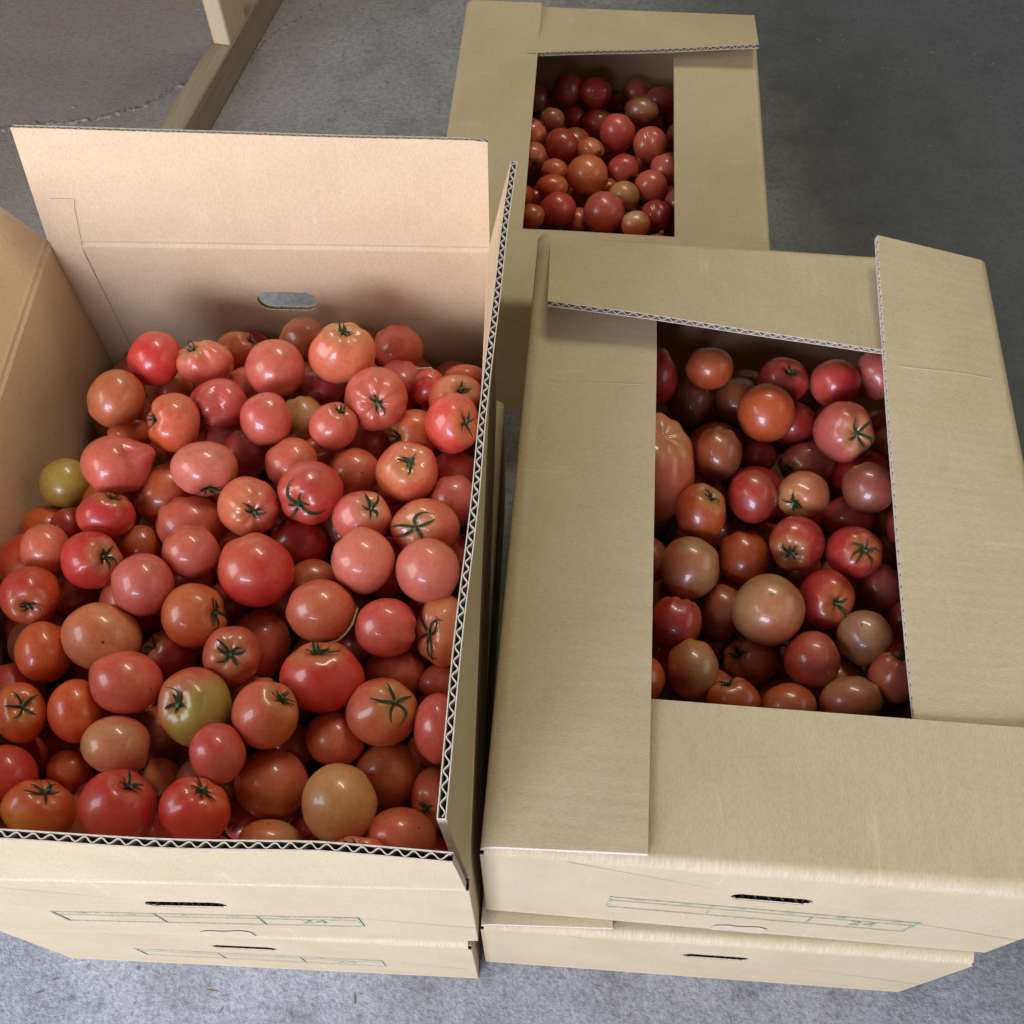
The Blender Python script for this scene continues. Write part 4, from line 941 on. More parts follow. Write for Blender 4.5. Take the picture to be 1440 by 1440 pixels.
 (-0.1157, 0.177, 0.4374, [0.02209, 0.00062, -0.00301], [-0.00052, 0.01194, 0.00268], [0.00238, -0.00364, 0.01672], 'coral', 'coralpink', [-0.119, 0.5833, 0.8035], True, '', 'coral tomato with calyx in front of the pale dotted tomato in the open carton', 'tomatoes heaped in the open left carton', False),
 (-0.0859, 0.1941, 0.4169, [0.02742, 0.00058, -0.00269], [-0.00065, 0.02163, 0.00512], [0.00248, -0.00563, 0.02412], 'coral', 'brownor', [-0.5027, -0.2942, -0.8128], False, '', 'partly hidden coral tomato in front and right of the half-green tomato in the open carton', 'tomatoes heaped in the open left carton', False),
 (-0.1695, 0.2102, 0.3701, [0.01587, 0.00067, -0.0029], [-0.0009, 0.01634, 0.00408], [0.00304, -0.00377, 0.01578], 'deepred', 'deepred', [-0.4748, -0.7456, -0.4675], False, '', 'mostly hidden deep red tomato in front of the broad red tomato in the open carton', 'tomatoes heaped in the open left carton', False),
 (-0.1536, 0.1908, 0.3843, [0.01555, 0.00056, -0.00264], [-0.00063, 0.01167, 0.00269], [0.00237, -0.00295, 0.01336], 'deepred', 'red', [0.6555, -0.6773, -0.334], False, '', 'mostly hidden deep red tomato in front of the pale dotted tomato in the open carton', 'tomatoes heaped in the open left carton', False),
 (-0.3976, 0.4157, 0.3829, [0.01831, 0.00324, -0.00684], [-0.00052, 0.01684, 0.00831], [0.00738, -0.00771, 0.01608], 'deepred', 'red', [-0.2818, -0.785, -0.5517], False, '', 'mostly hidden deep red tomato in front of the yellow green tomato in the open carton', 'tomatoes heaped in the open left carton', False),
 (-0.3001, 0.2876, 0.3851, [0.02181, 0.00223, -0.00683], [-0.00152, 0.02341, 0.00831], [0.00748, -0.00717, 0.02157], 'brownor', 'brownor', [-0.031, 0.0945, -0.995], False, '', 'mostly hidden brownish orange tomato between the half-green tomato and the large front red tomato', 'tomatoes heaped in the open left carton', False),
 (-0.3508, 0.5264, 0.3777, [0.01235, 0.00218, -0.00365], [9e-05, 0.0142, 0.00854], [0.00482, -0.00724, 0.01199], 'brownor', 'brownor', [0.6318, -0.7492, -0.1985], False, '', 'mostly hidden brownish orange tomato right of the yellow green tomato in the open carton', 'tomatoes heaped in the open left carton', False),
 (-0.3878, 0.3188, 0.3817, [0.01365, 0.00195, -0.00538], [-0.00091, 0.01355, 0.00538], [0.00569, -0.00467, 0.01273], 'tan', 'brownor', [-0.4456, -0.4889, -0.7499], False, '', 'mostly hidden tan tomato behind the orange yellow tomato in the open carton', 'tomatoes heaped in the open left carton', False),
 (-0.1874, 0.2777, 0.3807, [0.01969, 0.0012, -0.00386], [-0.00085, 0.01902, 0.00626], [0.00404, -0.00598, 0.01873], 'deepred', 'brownor', [-0.8284, 0.4765, -0.2945], False, '', 'mostly hidden deep red tomato between the pale dotted tomato and the broad red tomato', 'tomatoes heaped in the open left carton', False),
 (-0.2551, 0.4053, 0.3922, [0.02031, 0.0023, -0.00495], [-0.00045, 0.01956, 0.00938], [0.00555, -0.00882, 0.01866], 'brownor', 'deepred', [-0.4039, -0.465, -0.7878], False, '', 'mostly hidden brownish orange tomato behind the star-calyx coral tomato in the open carton', 'tomatoes heaped in the open left carton', False),
 (-0.2212, 0.2199, 0.3726, [0.01889, 0.00109, -0.00449], [-0.00126, 0.01856, 0.00497], [0.0046, -0.00457, 0.01823], 'deepred', 'deepred', [-0.8522, -0.4275, -0.3016], False, '', 'mostly hidden deep red tomato left of the pale dotted tomato in the open carton', 'tomatoes heaped in the open left carton', False),
 (-0.0814, 0.5639, 0.3695, [0.01971, 0.0008, -0.00131], [9e-05, 0.01668, 0.01068], [0.00154, -0.01064, 0.01661], 'deepred', 'deepred', [0.7613, 0.4403, -0.476], False, '', 'mostly hidden deep red tomato right of the recessed-calyx peach tomato in the open carton', 'tomatoes heaped in the open left carton', False),
 (-0.1361, 0.37, 0.3855, [0.01858, 0.00103, -0.00249], [-0.00031, 0.01729, 0.00745], [0.00269, -0.00732, 0.01711], 'brownor', 'deepred', [-0.2762, -0.6772, -0.682], False, '', 'mostly hidden brownish orange tomato right of the star-calyx coral tomato in the open carton', 'tomatoes heaped in the open left carton', False),
 (-0.0781, 0.4108, 0.3799, [0.01936, 0.00064, -0.00143], [-0.00011, 0.01755, 0.0083], [0.00157, -0.00827, 0.0175], 'brownor', 'orange', [0.7574, -0.1103, -0.6435], False, '', 'mostly hidden brownish orange tomato in front of the recessed-calyx peach tomato in the open carton', 'tomatoes heaped in the open left carton', False),
 (-0.3561, 0.2715, 0.3816, [0.01459, 0.00168, -0.00546], [-0.00126, 0.01551, 0.00536], [0.00586, -0.00446, 0.01428], 'deepred', 'deepred', [0.4542, 0.4831, -0.7486], False, '', 'mostly hidden deep red tomato in front of the navel-scarred oval tomato in the open carton', 'tomatoes heaped in the open left carton', False),
 (-0.2864, 0.5285, 0.3873, [0.0165, 0.00242, -0.004], [0.00014, 0.01755, 0.01071], [0.00514, -0.00948, 0.01547], 'deepred', 'brownor', [-0.2262, 0.7522, -0.6189], False, '', 'mostly hidden deep red tomato in front of the knobbly tomato in the open carton', 'tomatoes heaped in the open left carton', False),
 (-0.0734, 0.2756, 0.3673, [0.01821, 0.00041, -0.00139], [-0.0003, 0.01704, 0.00534], [0.00143, -0.00537, 0.01719], 'deepred', 'brownor', [0.552, 0.3164, -0.7715], False, '', 'mostly hidden deep red tomato farther behind and right of the pale dotted tomato, open carton', 'tomatoes heaped in the open left carton', False),
 (-0.2148, 0.4941, 0.3919, [0.01667, 0.00178, -0.00315], [0.0, 0.01512, 0.00871], [0.00366, -0.00841, 0.01461], 'deepred', 'deepred', [0.7079, 0.5592, -0.4314], False, '', 'mostly hidden deep red tomato left of the recessed-calyx peach tomato in the open carton', 'tomatoes heaped in the open left carton', False),
 (-0.4425, 0.2593, 0.4302, [-0.01824, -0.00013, -0.02279], [-0.01136, -0.02574, 0.00924], [-0.01923, 0.01398, 0.01531], 'coral', 'deepred', [-0.8379, -0.0923, -0.538], False, '', 'dim reddish tomato buried under the heap in the open left carton', 'tomatoes deep in the open left carton', False),
 (-0.4386, 0.2032, 0.4275, [-0.00947, 0.01853, 0.01661], [-0.00751, -0.01905, 0.01697], [0.02566, 0.00147, 0.013], 'deepred', 'brownor', [-0.842, 0.5368, -0.0541], False, '', 'dim reddish tomato buried under the heap in the open left carton', 'tomatoes deep in the open left carton', False),
 (-0.247, 0.2389, 0.4084, [-0.01986, -0.00113, 0.01581], [0.01434, -0.00718, 0.01749], [0.00343, 0.02099, 0.0058], 'coral', 'brown', [-0.3692, 0.9288, 0.0328], False, '', 'dim reddish tomato buried under the heap in the open left carton', 'tomatoes deep in the open left carton', False),
 (-0.4395, 0.4416, 0.4021, [-0.02052, 0.00105, 0.01757], [0.01899, -0.00086, 0.02223], [0.00134, 0.02751, -8e-05], 'orange', 'red', [0.6501, -0.7554, -0.0818], False, '', 'dim reddish tomato buried under the heap in the open left carton', 'tomatoes deep in the open left carton', False),
 (-0.4246, 0.3124, 0.4014, [-0.01388, -0.00486, -0.02738], [-0.02322, -0.01133, 0.01378], [-0.01265, 0.02774, 0.00149], 'brown', 'deepred', [-0.1429, 0.9527, 0.2682], False, '', 'dim reddish tomato buried under the heap in the open left carton', 'tomatoes deep in the open left carton', False),
 (-0.3228, 0.5793, 0.4067, [-0.01582, 0.01879, -0.00948], [-0.00337, -0.01369, -0.02151], [-0.02034, -0.01174, 0.01065], 'deepred', 'red', [0.0337, 0.9381, 0.3448], False, '', 'dim reddish tomato buried under the heap in the open left carton', 'tomatoes deep in the open left carton', False),
 (-0.3364, 0.3978, 0.4083, [-0.01224, 0.0107, -0.02343], [-0.02592, -0.00348, 0.01195], [0.00163, 0.02643, 0.01123], 'red', 'coral', [0.0679, -0.987, -0.1458], False, '', 'dim reddish tomato buried under the heap in the open left carton', 'tomatoes deep in the open left carton', False),
 (-0.3326, 0.2129, 0.3978, [-0.01426, -0.02457, -0.00309], [0.02657, -0.0149, -0.00411], [0.00172, -0.00441, 0.02716], 'deepred', 'brownor', [-0.1826, -0.9403, 0.2871], False, '', 'dim reddish tomato buried under the heap in the open left carton', 'tomatoes deep in the open left carton', False),
 (-0.1135, 0.4366, 0.403, [-0.01847, 0.01804, 0.00923], [-0.01792, -0.00985, -0.0166], [-0.00817, -0.0185, 0.01981], 'brown', 'red', [0.7399, 0.48, -0.4713], False, '', 'dim reddish tomato buried under the heap in the open left carton', 'tomatoes deep in the open left carton', False),
 (-0.3759, 0.4987, 0.4008, [-0.02556, 0.01087, -0.00204], [-0.00949, -0.02481, -0.01331], [-0.0066, -0.01085, 0.02492], 'orange', 'orange', [0.0322, -0.974, 0.2241], False, '', 'dim reddish tomato buried under the heap in the open left carton', 'tomatoes deep in the open left carton', False),
 (-0.2653, 0.6363, 0.3999, [-0.02476, -0.00263, -0.01192], [0.00097, -0.02596, 0.00372], [-0.01133, 0.00286, 0.0229], 'orange', 'coral', [-0.0481, -0.1516, -0.9873], False, '', 'dim reddish tomato buried under the heap in the open left carton', 'tomatoes deep in the open left carton', False),
 (-0.2212, 0.3038, 0.4017, [-0.01863, 0.01756, -0.00214], [-0.01262, -0.01105, 0.01919], [0.01367, 0.01677, 0.01864], 'brownor', 'orange', [-0.1834, 0.2076, 0.9609], False, '', 'dim reddish tomato buried under the heap in the open left carton', 'tomatoes deep in the open left carton', False),
 (-0.3889, 0.2184, 0.3894, [-0.01525, -0.00733, -0.02359], [-0.00744, -0.0217, 0.01155], [-0.02423, 0.01428, 0.01122], 'brown', 'coral', [0.3935, 0.884, -0.2525], False, '', 'dim reddish tomato buried under the heap in the open left carton', 'tomatoes deep in the open left carton', False),
 (-0.4143, 0.3675, 0.3919, [-0.01095, 0.01543, -0.01624], [-0.02389, -0.00163, 0.01455], [0.00766, 0.02119, 0.01496], 'deepred', 'brown', [-0.8379, -0.4026, -0.3685], False, '', 'dim reddish tomato buried under the heap in the open left carton', 'tomatoes deep in the open left carton', False),
 (-0.3318, 0.3182, 0.3973, [-0.00952, -0.01823, 0.01567], [-0.00855, -0.01288, -0.02017], [0.02415, -0.01382, -0.00141], 'red', 'coral', [-0.2933, 0.848, -0.4414], False, '', 'dim reddish tomato buried under the heap in the open left carton', 'tomatoes deep in the open left carton', False),
 (-0.0638, 0.4514, 0.3879, [-0.00602, -0.0041, -0.02874], [0.02033, -0.0177, -0.00173], [-0.01768, -0.02097, 0.00669], 'coral', 'coral', [-0.8064, 0.3051, -0.5065], False, '', 'dim reddish tomato buried under the heap in the open left carton', 'tomatoes deep in the open left carton', False),
 (-0.1555, 0.4817, 0.3964, [-0.00141, -0.02591, 0.00904], [0.01913, -0.00657, -0.01584], [0.01816, 0.00582, 0.01951], 'brownor', 'brown', [-0.404, -0.5041, -0.7633], False, '', 'dim reddish tomato buried under the heap in the open left carton', 'tomatoes deep in the open left carton', False),
 (-0.4189, 0.2622, 0.3843, [-0.00735, 0.00367, -0.02385], [0.02587, -0.00614, -0.00892], [-0.00713, -0.02715, -0.00198], 'coral', 'red', [-0.5566, -0.805, -0.2054], False, '', 'dim reddish tomato buried under the heap in the open left carton', 'tomatoes deep in the open left carton', False),
 (-0.1179, 0.1834, 0.3816, [-0.02318, 0.00855, -0.01238], [0.0042, -0.01677, -0.01944], [-0.01321, -0.01775, 0.01246], 'brownor', 'brown', [-0.9789, -0.2035, -0.016], False, '', 'dim reddish tomato buried under the heap in the open left carton', 'tomatoes deep in the open left carton', False),
 (-0.247, 0.4495, 0.3993, [-0.01469, -0.00606, -0.02145], [0.00989, -0.0246, 0.00017], [-0.02051, -0.00813, 0.01634], 'deepred', 'brownor', [-0.8615, 0.5005, -0.0858], False, '', 'dim reddish tomato buried under the heap in the open left carton', 'tomatoes deep in the open left carton', False),
 (-0.0711, 0.3691, 0.3819, [-0.01485, -0.01926, -0.00036], [0.00329, -0.003, 0.02487], [-0.02007, 0.01539, 0.00451], 'coral', 'deepred', [-0.9964, 0.0439, 0.0725], False, '', 'dim reddish tomato buried under the heap in the open left carton', 'tomatoes deep in the open left carton', False),
 (-0.1849, 0.5573, 0.3914, [-0.00866, -0.0055, -0.02457], [-0.01364, -0.02036, 0.00936], [-0.02177, 0.01642, 0.00399], 'red', 'coral', [-0.9544, 0.264, 0.1393], False, '', 'dim reddish tomato buried under the heap in the open left carton', 'tomatoes deep in the open left carton', False),
 (-0.4377, 0.486, 0.3794, [-0.0064, -0.01064, 0.02529], [0.01798, -0.01996, -0.00385], [0.01766, 0.01391, 0.01032], 'coral', 'orange', [0.3483, -0.0544, -0.9358], False, '', 'dim reddish tomato buried under the heap in the open left carton', 'tomatoes deep in the open left carton', False),
 (-0.266, 0.3196, 0.3893, [-0.01467, 0.01251, 0.01718], [-0.00701, -0.02141, 0.00961], [0.01947, 0.00082, 0.01603], 'deepred', 'red', [0.7193, 0.6692, 0.1864], False, '', 'dim reddish tomato buried under the heap in the open left carton', 'tomatoes deep in the open left carton', False),
 (-0.2786, 0.5831, 0.3878, [-0.01906, 0.01442, -0.00764], [-0.01022, -0.02147, -0.01502], [-0.01469, -0.00804, 0.0215], 'deepred', 'coral', [0.1749, -0.9626, -0.207], False, '', 'dim reddish tomato buried under the heap in the open left carton', 'tomatoes deep in the open left carton', False),
 (-0.1643, 0.6697, 0.3796, [-0.01827, 0.01897, -0.00031], [-0.01713, -0.01627, 0.01353], [0.00961, 0.00965, 0.02378], 'coral', 'coral', [0.8222, 0.5487, 0.1511], False, '', 'dim reddish tomato buried under the heap in the open left carton', 'tomatoes deep in the open left carton', False),
 (-0.0575, 0.6267, 0.3745, [-0.01724, -0.01985, 0.00106], [0.02103, -0.01848, -0.00403], [0.00336, -0.00159, 0.0248], 'brown', 'coral', [-0.2236, -0.2381, 0.9452], False, '', 'dim reddish tomato buried under the heap in the open left carton', 'tomatoes deep in the open left carton', False),
 (-0.1416, 0.3186, 0.3814, [-0.02474, -0.0108, 0.0081], [0.01096, -0.02407, 0.00139], [0.00681, 0.00466, 0.02704], 'red', 'coral', [-0.7202, -0.6747, 0.1617], False, '', 'dim reddish tomato buried under the heap in the open left carton', 'tomatoes deep in the open left carton', False),
 (-0.3786, 0.453, 0.3825, [-0.02107, -0.00227, 0.01973], [-0.00521, -0.0268, -0.00865], [0.01728, -0.00898, 0.01742], 'coral', 'deepred', [0.1408, 0.9868, -0.0801], False, '', 'dim reddish tomato buried under the heap in the open left carton', 'tomatoes deep in the open left carton', False),
 (-0.2259, 0.6606, 0.3787, [-0.00189, 0.02664, 0.01227], [-0.01703, 0.00831, -0.02066], [-0.02314, -0.0088, 0.01553], 'brown', 'brown', [-0.6337, -0.2575, -0.7294], False, '', 'dim reddish tomato buried under the heap in the open left carton', 'tomatoes deep in the open left carton', False),
 (-0.0702, 0.1799, 0.3697, [-0.0007, -0.0057, -0.02666], [0.01792, -0.01836, 0.00346], [-0.01944, -0.01815, 0.00439], 'coral', 'red', [0.9784, -0.1112, -0.1742], False, '', 'dim reddish tomato buried under the heap in the open left carton', 'tomatoes deep in the open left carton', False),
 (-0.2744, 0.2104, 0.3743, [-0.00676, -0.02632, -0.00936], [-0.00496, -0.00866, 0.02792], [-0.02873, 0.00828, -0.00253], 'orange', 'deepred', [-0.1935, -0.9587, 0.2086], False, '', 'dim reddish tomato buried under the heap in the open left carton', 'tomatoes deep in the open left carton', False),
 (-0.2919, 0.4329, 0.3864, [-0.00304, -0.02126, 0.01023], [0.00651, -0.0112, -0.02135], [0.0235, 7e-05, 0.00713], 'brown', 'deepred', [-0.243, 0.0386, -0.9693], False, '', 'dim reddish tomato buried under the heap in the open left carton', 'tomatoes deep in the open left carton', False),
 (0.1428, 0.6509, 0.4057, [0.02394, -0.00199, 0.00252], [-0.00046, 0.02368, 0.01818], [-0.00359, -0.01635, 0.02119], 'deepred', 'red', [0.1358, 0.7714, -0.6217], False, '', 'deep red tomato behind the huge orange red tomato in the right carton', 'tomatoes heaped in the right half closed carton', False),
 (0.1977, 0.6521, 0.4184, [0.02331, -0.00272, 0.00341], [-0.00049, 0.01666, 0.01294], [-0.00412, -0.01359, 0.01734], 'brownor', 'orange', [-0.5283, 0.4553, -0.7167], False, '', 'brownish orange tomato behind and left of the smooth coral top tomato in the right carton', 'tomatoes heaped in the right half closed carton', False),
 (0.1826, 0.6408, 0.3771, [0.02413, -0.00244, 0.00326], [-0.00042, 0.02169, 0.01584], [-0.00427, -0.01498, 0.0204], 'brown', 'brown', [0.3941, -0.6483, -0.6515], False, '', 'partly hidden dark brown tomato left of the smooth coral top tomato in the right carton', 'tomatoes heaped in the right half closed carton', False),
 (0.2314, 0.6422, 0.3751, [0.02309, -0.00294, 0.00395], [-0.00052, 0.02118, 0.01541], [-0.00519, -0.01442, 0.01963], 'brownor', 'brown', [0.0725, 0.5555, -0.8284], False, '', 'partly hidden brownish orange tomato left of the smooth coral top tomato in the right carton', 'tomatoes heaped in the right half closed carton', False),
 (0.2731, 0.649, 0.4022, [0.02426, -0.0038, 0.0049], [-0.00067, 0.01877, 0.01416], [-0.00602, -0.0143, 0.01868], 'deepred', 'red', [0.3333, 0.3939, 0.8566], True, '', 'deep red tomato with calyx behind and left of the long-sepalled tomato in the right carton', 'tomatoes heaped in the right half closed carton', False),
 (0.2498, 0.6049, 0.4081, [0.02777, -0.00394, 0.00541], [-0.00057, 0.02326, 0.01655], [-0.00669, -0.01621, 0.02254], 'coral', 'orange', [0.1032, -0.1411, -0.9846], False, '', 'smooth coral tomato lying on top near the rear of the right carton', 'tomatoes heaped in the right half closed carton', False),
 (0.2861, 0.6157, 0.3724, [0.02231, -0.00345, 0.00485], [-0.00047, 0.02016, 0.01399], [-0.00614, -0.01321, 0.01883], 'deepred', 'red', [0.4639, 0.0751, -0.8827], False, '', 'partly hidden deep red tomato left of the long-sepalled tomato in the right carton', 'tomatoes heaped in the right half closed carton', False),
 (0.3237, 0.6435, 0.4056, [0.02418, -0.0045, 0.00584], [-0.00077, 0.01874, 0.01399], [-0.0071, -0.01411, 0.01851], 'pinkred', 'red', [0.2584, -0.9259, -0.2755], False, '', 'pinkish red tomato behind the long-sepalled tomato in the right carton', 'tomatoes heaped in the right half closed carton', False),
 (0.3687, 0.654, 0.4046, [0.02183, -0.00464, 0.00593], [-0.00099, 0.02049, 0.01542], [-0.00795, -0.0141, 0.01822], 'coral', 'coralpink', [0.2937, 0.1934, -0.9361], False, '', 'coral tomato behind and right of the long-sepalled tomato in the right carton', 'tomatoes heaped in the right half closed carton', False),
 (0.3211, 0.58, 0.4124, [0.02693, -0.00487, 0.00695], [-0.00061, 0.02438, 0.01665], [-0.00868, -0.01568, 0.02265], 'pinkred', 'coralpink', [0.5116, -0.093, 0.8542], True, '', 'big pinkish red tomato with long thin sepals in the right carton', 'tomatoes heaped in the right half closed carton', True),
 (0.133, 0.5438, 0.4005, [0.04162, -0.00302, 0.0046], [-0.0002, 0.04427, 0.02831], [-0.00619, -0.02527, 0.03946], 'orange', 'orangepink', [0.35, 0.72, 0.6], False, 'ribbed', 'huge orange red tomato half hidden under the left flap of right carton', 'tomatoes heaped in the right half closed carton', False),
 (0.1993, 0.5591, 0.403, [0.02249, -0.00246, 0.00367], [-0.00023, 0.02177, 0.01432], [-0.00472, -0.01324, 0.02005], 'brownor', 'brown', [0.1844, 0.8587, -0.4781], False, '', 'brownish orange tomato right of the huge orange red tomato in the right carton', 'tomatoes heaped in the right half closed carton', False),
 (0.2468, 0.5757, 0.3751, [0.01612, -0.00211, 0.00316], [-0.00017, 0.01362, 0.00892], [-0.00377, -0.00879, 0.01335], 'deepred', 'deepred', [-0.599, 0.5525, -0.5796], False, '', 'partly hidden deep red tomato behind the dark-calyx coral tomato in the right carton', 'tomatoes heaped in the right half closed carton', False),
 (0.2954, 0.571, 0.3701, [0.02631, -0.00408, 0.00619], [-0.00023, 0.01788, 0.01154], [-0.00659, -0.01275, 0.01962], 'purple', 'purple', [-0.725, -0.3667, 0.583], True, '', 'partly hidden dull purple red tomato between the small peach tomato and the long-sepalled tomato', 'tomatoes heaped in the right half closed carton', False),
 (0.2745, 0.5119, 0.4051, [0.02361, -0.00344, 0.00559], [-6e-05, 0.01947, 0.01178], [-0.00633, -0.0118, 0.01947], 'peach', 'peachor', [-0.4211, -0.3529, 0.8356], True, '', 'small peach tomato with bright green calyx in the right carton', 'tomatoes heaped in the right half closed carton', False),
 (0.3808, 0.5874, 0.3751, [0.02081, -0.00422, 0.00622], [-0.0004, 0.0178, 0.01178], [-0.00739, -0.0114, 0.01697], 'peach', 'peachor', [-0.0909, -0.8333, 0.5452], True, '', 'partly hidden peach tomato with calyx right of the long-sepalled tomato in the right carton', 'tomatoes heaped in the right half closed carton', False),
 (0.3343, 0.5158, 0.4115, [0.02332, -0.00418, 0.00673], [-0.00013, 0.02047, 0.01254], [-0.00782, -0.01207, 0.01961], 'purple', 'brown', [-0.4656, 0.8176, -0.3387], False, '', 'dull purple red tomato in front and right of the long-sepalled tomato in the right carton', 'tomatoes heaped in the right half closed carton', False),
 (0.2262, 0.5112, 0.4051, [0.02225, -0.00267, 0.00434], [-5e-05, 0.02176, 0.01316], [-0.00539, -0.01218, 0.02012], 'red', 'deepred', [0.287, 0.2262, -0.9308], False, '', 'red tomato left of the small peach tomato in the right carton', 'tomatoes heaped in the right half closed carton', False),
 (0.1746, 0.4903, 0.4116, [0.02359, -0.00217, 0.00364], [4e-05, 0.02272, 0.0133], [-0.00445, -0.0125, 0.02137], 'brownred', 'orange', [0.4865, 0.625, 0.6105], True, '', 'brownish red tomato with calyx left of the dark-calyx coral tomato in the right carton', 'tomatoes heaped in the right half closed carton', False),
 (0.3262, 0.5089, 0.3685, [0.02314, -0.00375, 0.00641], [6e-05, 0.01791, 0.01037], [-0.00687, -0.01072, 0.01855], 'red', 'pinkred', [0.1756, 0.7525, -0.6348], False, '', 'partly hidden red tomato behind and right of the dark-calyx coral tomato in the right carton', 'tomatoes heaped in the right half closed carton', False),
 (0.3751, 0.4972, 0.3751, [0.01497, -0.00278, 0.00484], [0.00012, 0.02013, 0.0115], [-0.00684, -0.00907, 0.01595], 'deepred', 'pinkred', [-0.4815, 0.4933, -0.7244], False, '', 'partly hidden deep red tomato right of the small peach tomato in the right carton', 'tomatoes heaped in the right half closed carton', False),
 (0.1607, 0.4354, 0.4051, [0.02626, -0.00207, 0.00393], [0.0003, 0.02567, 0.01329], [-0.00463, -0.01255, 0.02434], 'orangepink', 'tan', [0.7984, 0.3534, -0.4875], False, '', 'orange pink tomato behind and left of the large tan pink tomato in the right carton', 'tomatoes heaped in the right half closed carton', False),
 (0.2182, 0.4605, 0.3751, [0.02362, -0.00246, 0.00459], [0.00028, 0.02246, 0.01189], [-0.00535, -0.01128, 0.02143], 'red', 'orange', [-0.3409, 0.7621, -0.5505], False, '', 'partly hidden red tomato left of the dark-calyx coral tomato in the right carton', 'tomatoes heaped in the right half closed carton', False),
 (0.2606, 0.4601, 0.4051, [0.02428, -0.00318, 0.00576], [0.00024, 0.02285, 0.01252], [-0.0067, -0.01182, 0.02171], 'coral', 'red', [-0.225, -0.375, 0.8993], True, '', 'coral tomato with a dark calyx hanging over its lower edge', 'tomatoes heaped in the right half closed carton', False),
 (0.3112, 0.4504, 0.4051, [0.02463, -0.0038, 0.00704], [0.00032, 0.02168, 0.01168], [-0.00781, -0.0113, 0.0212], 'pinkred', 'red', [0.4524, 0.1316, 0.8821], True, '', 'pinkish red tomato with calyx right of the dark-calyx coral tomato in the right carton', 'tomatoes heaped in the right half closed carton', True),
 (0.1919, 0.4041, 0.3769, [0.02122, -0.00181, 0.00383], [0.0005, 0.02282, 0.01067], [-0.00458, -0.00965, 0.02084], 'olivebr', 'brownor', [0.3388, 0.2519, -0.9065], False, '', 'partly hidden olive brown tomato left of the large tan pink tomato in the right carton', 'tomatoes heaped in the right half closed carton', False),
 (0.2245, 0.3886, 0.4144, [0.03053, -0.00318, 0.00672], [0.00073, 0.02856, 0.01348], [-0.00745, -0.01291, 0.02775], 'orangepink', 'tan', [-0.0769, -0.4118, -0.908], False, 'dot', 'largest smooth tan pink tomato in the middle of the right carton', 'tomatoes heaped in the right half closed carton', False),
 (0.2809, 0.4063, 0.4004, [0.02394, -0.00312, 0.00643], [0.00066, 0.0245, 0.01194], [-0.00747, -0.0108, 0.02258], 'red', 'red', [0.4146, -0.1628, 0.8953], True, '', 'glossy red tomato with green calyx on its right side, right carton', 'tomatoes heaped in the right half closed carton', False),
 (0.3393, 0.4264, 0.379, [0.0181, -0.00282, 0.00568], [0.00057, 0.02105, 0.01053], [-0.00706, -0.00887, 0.0181], 'purple', 'deepred', [0.3423, 0.5052, -0.7922], False, '', 'partly hidden dull purple red tomato behind the greyish tan tomato in the right carton', 'tomatoes heaped in the right half closed carton', False),
 (0.1435, 0.3807, 0.4051, [0.02257, -0.00147, 0.00317], [0.0004, 0.02093, 0.0095], [-0.00351, -0.0093, 0.02064], 'coral', 'red', [0.2213, 0.9489, -0.225], False, '', 'coral tomato left of the large tan pink tomato in the right carton', 'tomatoes heaped in the right half closed carton', False),
 (0.1548, 0.3378, 0.4043, [0.02195, -0.00142, 0.00345], [0.00067, 0.0235, 0.00951], [-0.00399, -0.00871, 0.0218], 'tan', 'orangepink', [-0.082, 0.568, -0.8189], False, '', 'tan tomato in front and left of the large tan pink tomato in the right carton', 'tomatoes heaped in the right half closed carton', False),
 (0.2134, 0.3589, 0.373, [0.0236, -0.00205, 0.00491], [0.00072, 0.02092, 0.00874], [-0.00515, -0.00866, 0.02116], 'brownred', 'orange', [-0.5641, 0.25, 0.7869], True, '', 'partly hidden brownish red tomato between the large tan pink tomato and the glossy red tomato', 'tomatoes heaped in the right half closed carton', False),
 (0.2584, 0.3464, 0.4051, [0.02326, -0.00253, 0.00608], [0.00093, 0.02236, 0.00945], [-0.0066, -0.00885, 0.02157], 'red', 'coral', [0.3156, -0.8176, -0.4817], False, '', 'red tomato in front and left of the greyish tan tomato in the right carton', 'tomatoes heaped in the right half closed carton', False),
 (0.3074, 0.367, 0.4048, [0.02232, -0.003, 0.00681], [0.00092, 0.02247, 0.01009], [-0.00762, -0.0091, 0.02096], 'greytan', 'tan', [0.1, -0.45, -0.8874], False, 'dot', 'greyish tan tomato with a blossom scar in the right carton', 'tomatoes heaped in the right half closed carton', False),
 (0.112, 0.3284, 0.4051, [0.01912, -0.00088, 0.00219], [0.00043, 0.01897, 0.00743], [-0.00243, -0.00713, 0.01833], 'orange', 'orange', [-0.6888, -0.4799, -0.5434], False, '', 'orange red tomato in front and left of the glossy red tomato in the right carton', 'tomatoes heaped in the right half closed carton', False),
 (0.1862, 0.3089, 0.406, [0.02241, -0.00163, 0.00435], [0.00073, 0.01823, 0.00683], [-0.0043, -0.00713, 0.01948], 'coralred', 'orange', [-0.2646, 0.8811, 0.3919], True, '', 'bright coral red tomato between the large tan pink tomato and the glossy red tomato', 'tomatoes heaped in the right half closed carton', False),
 (0.233, 0.3035, 0.4051, [0.02185, -0.00195, 0.00533], [0.00093, 0.01873, 0.00699], [-0.00535, -0.00697, 0.0194], 'orange', 'orangepink', [-0.0729, 0.1996, -0.9772], False, '', 'orange red tomato in front of the large tan pink tomato in the right carton', 'tomatoes heaped in the right half closed carton', False),
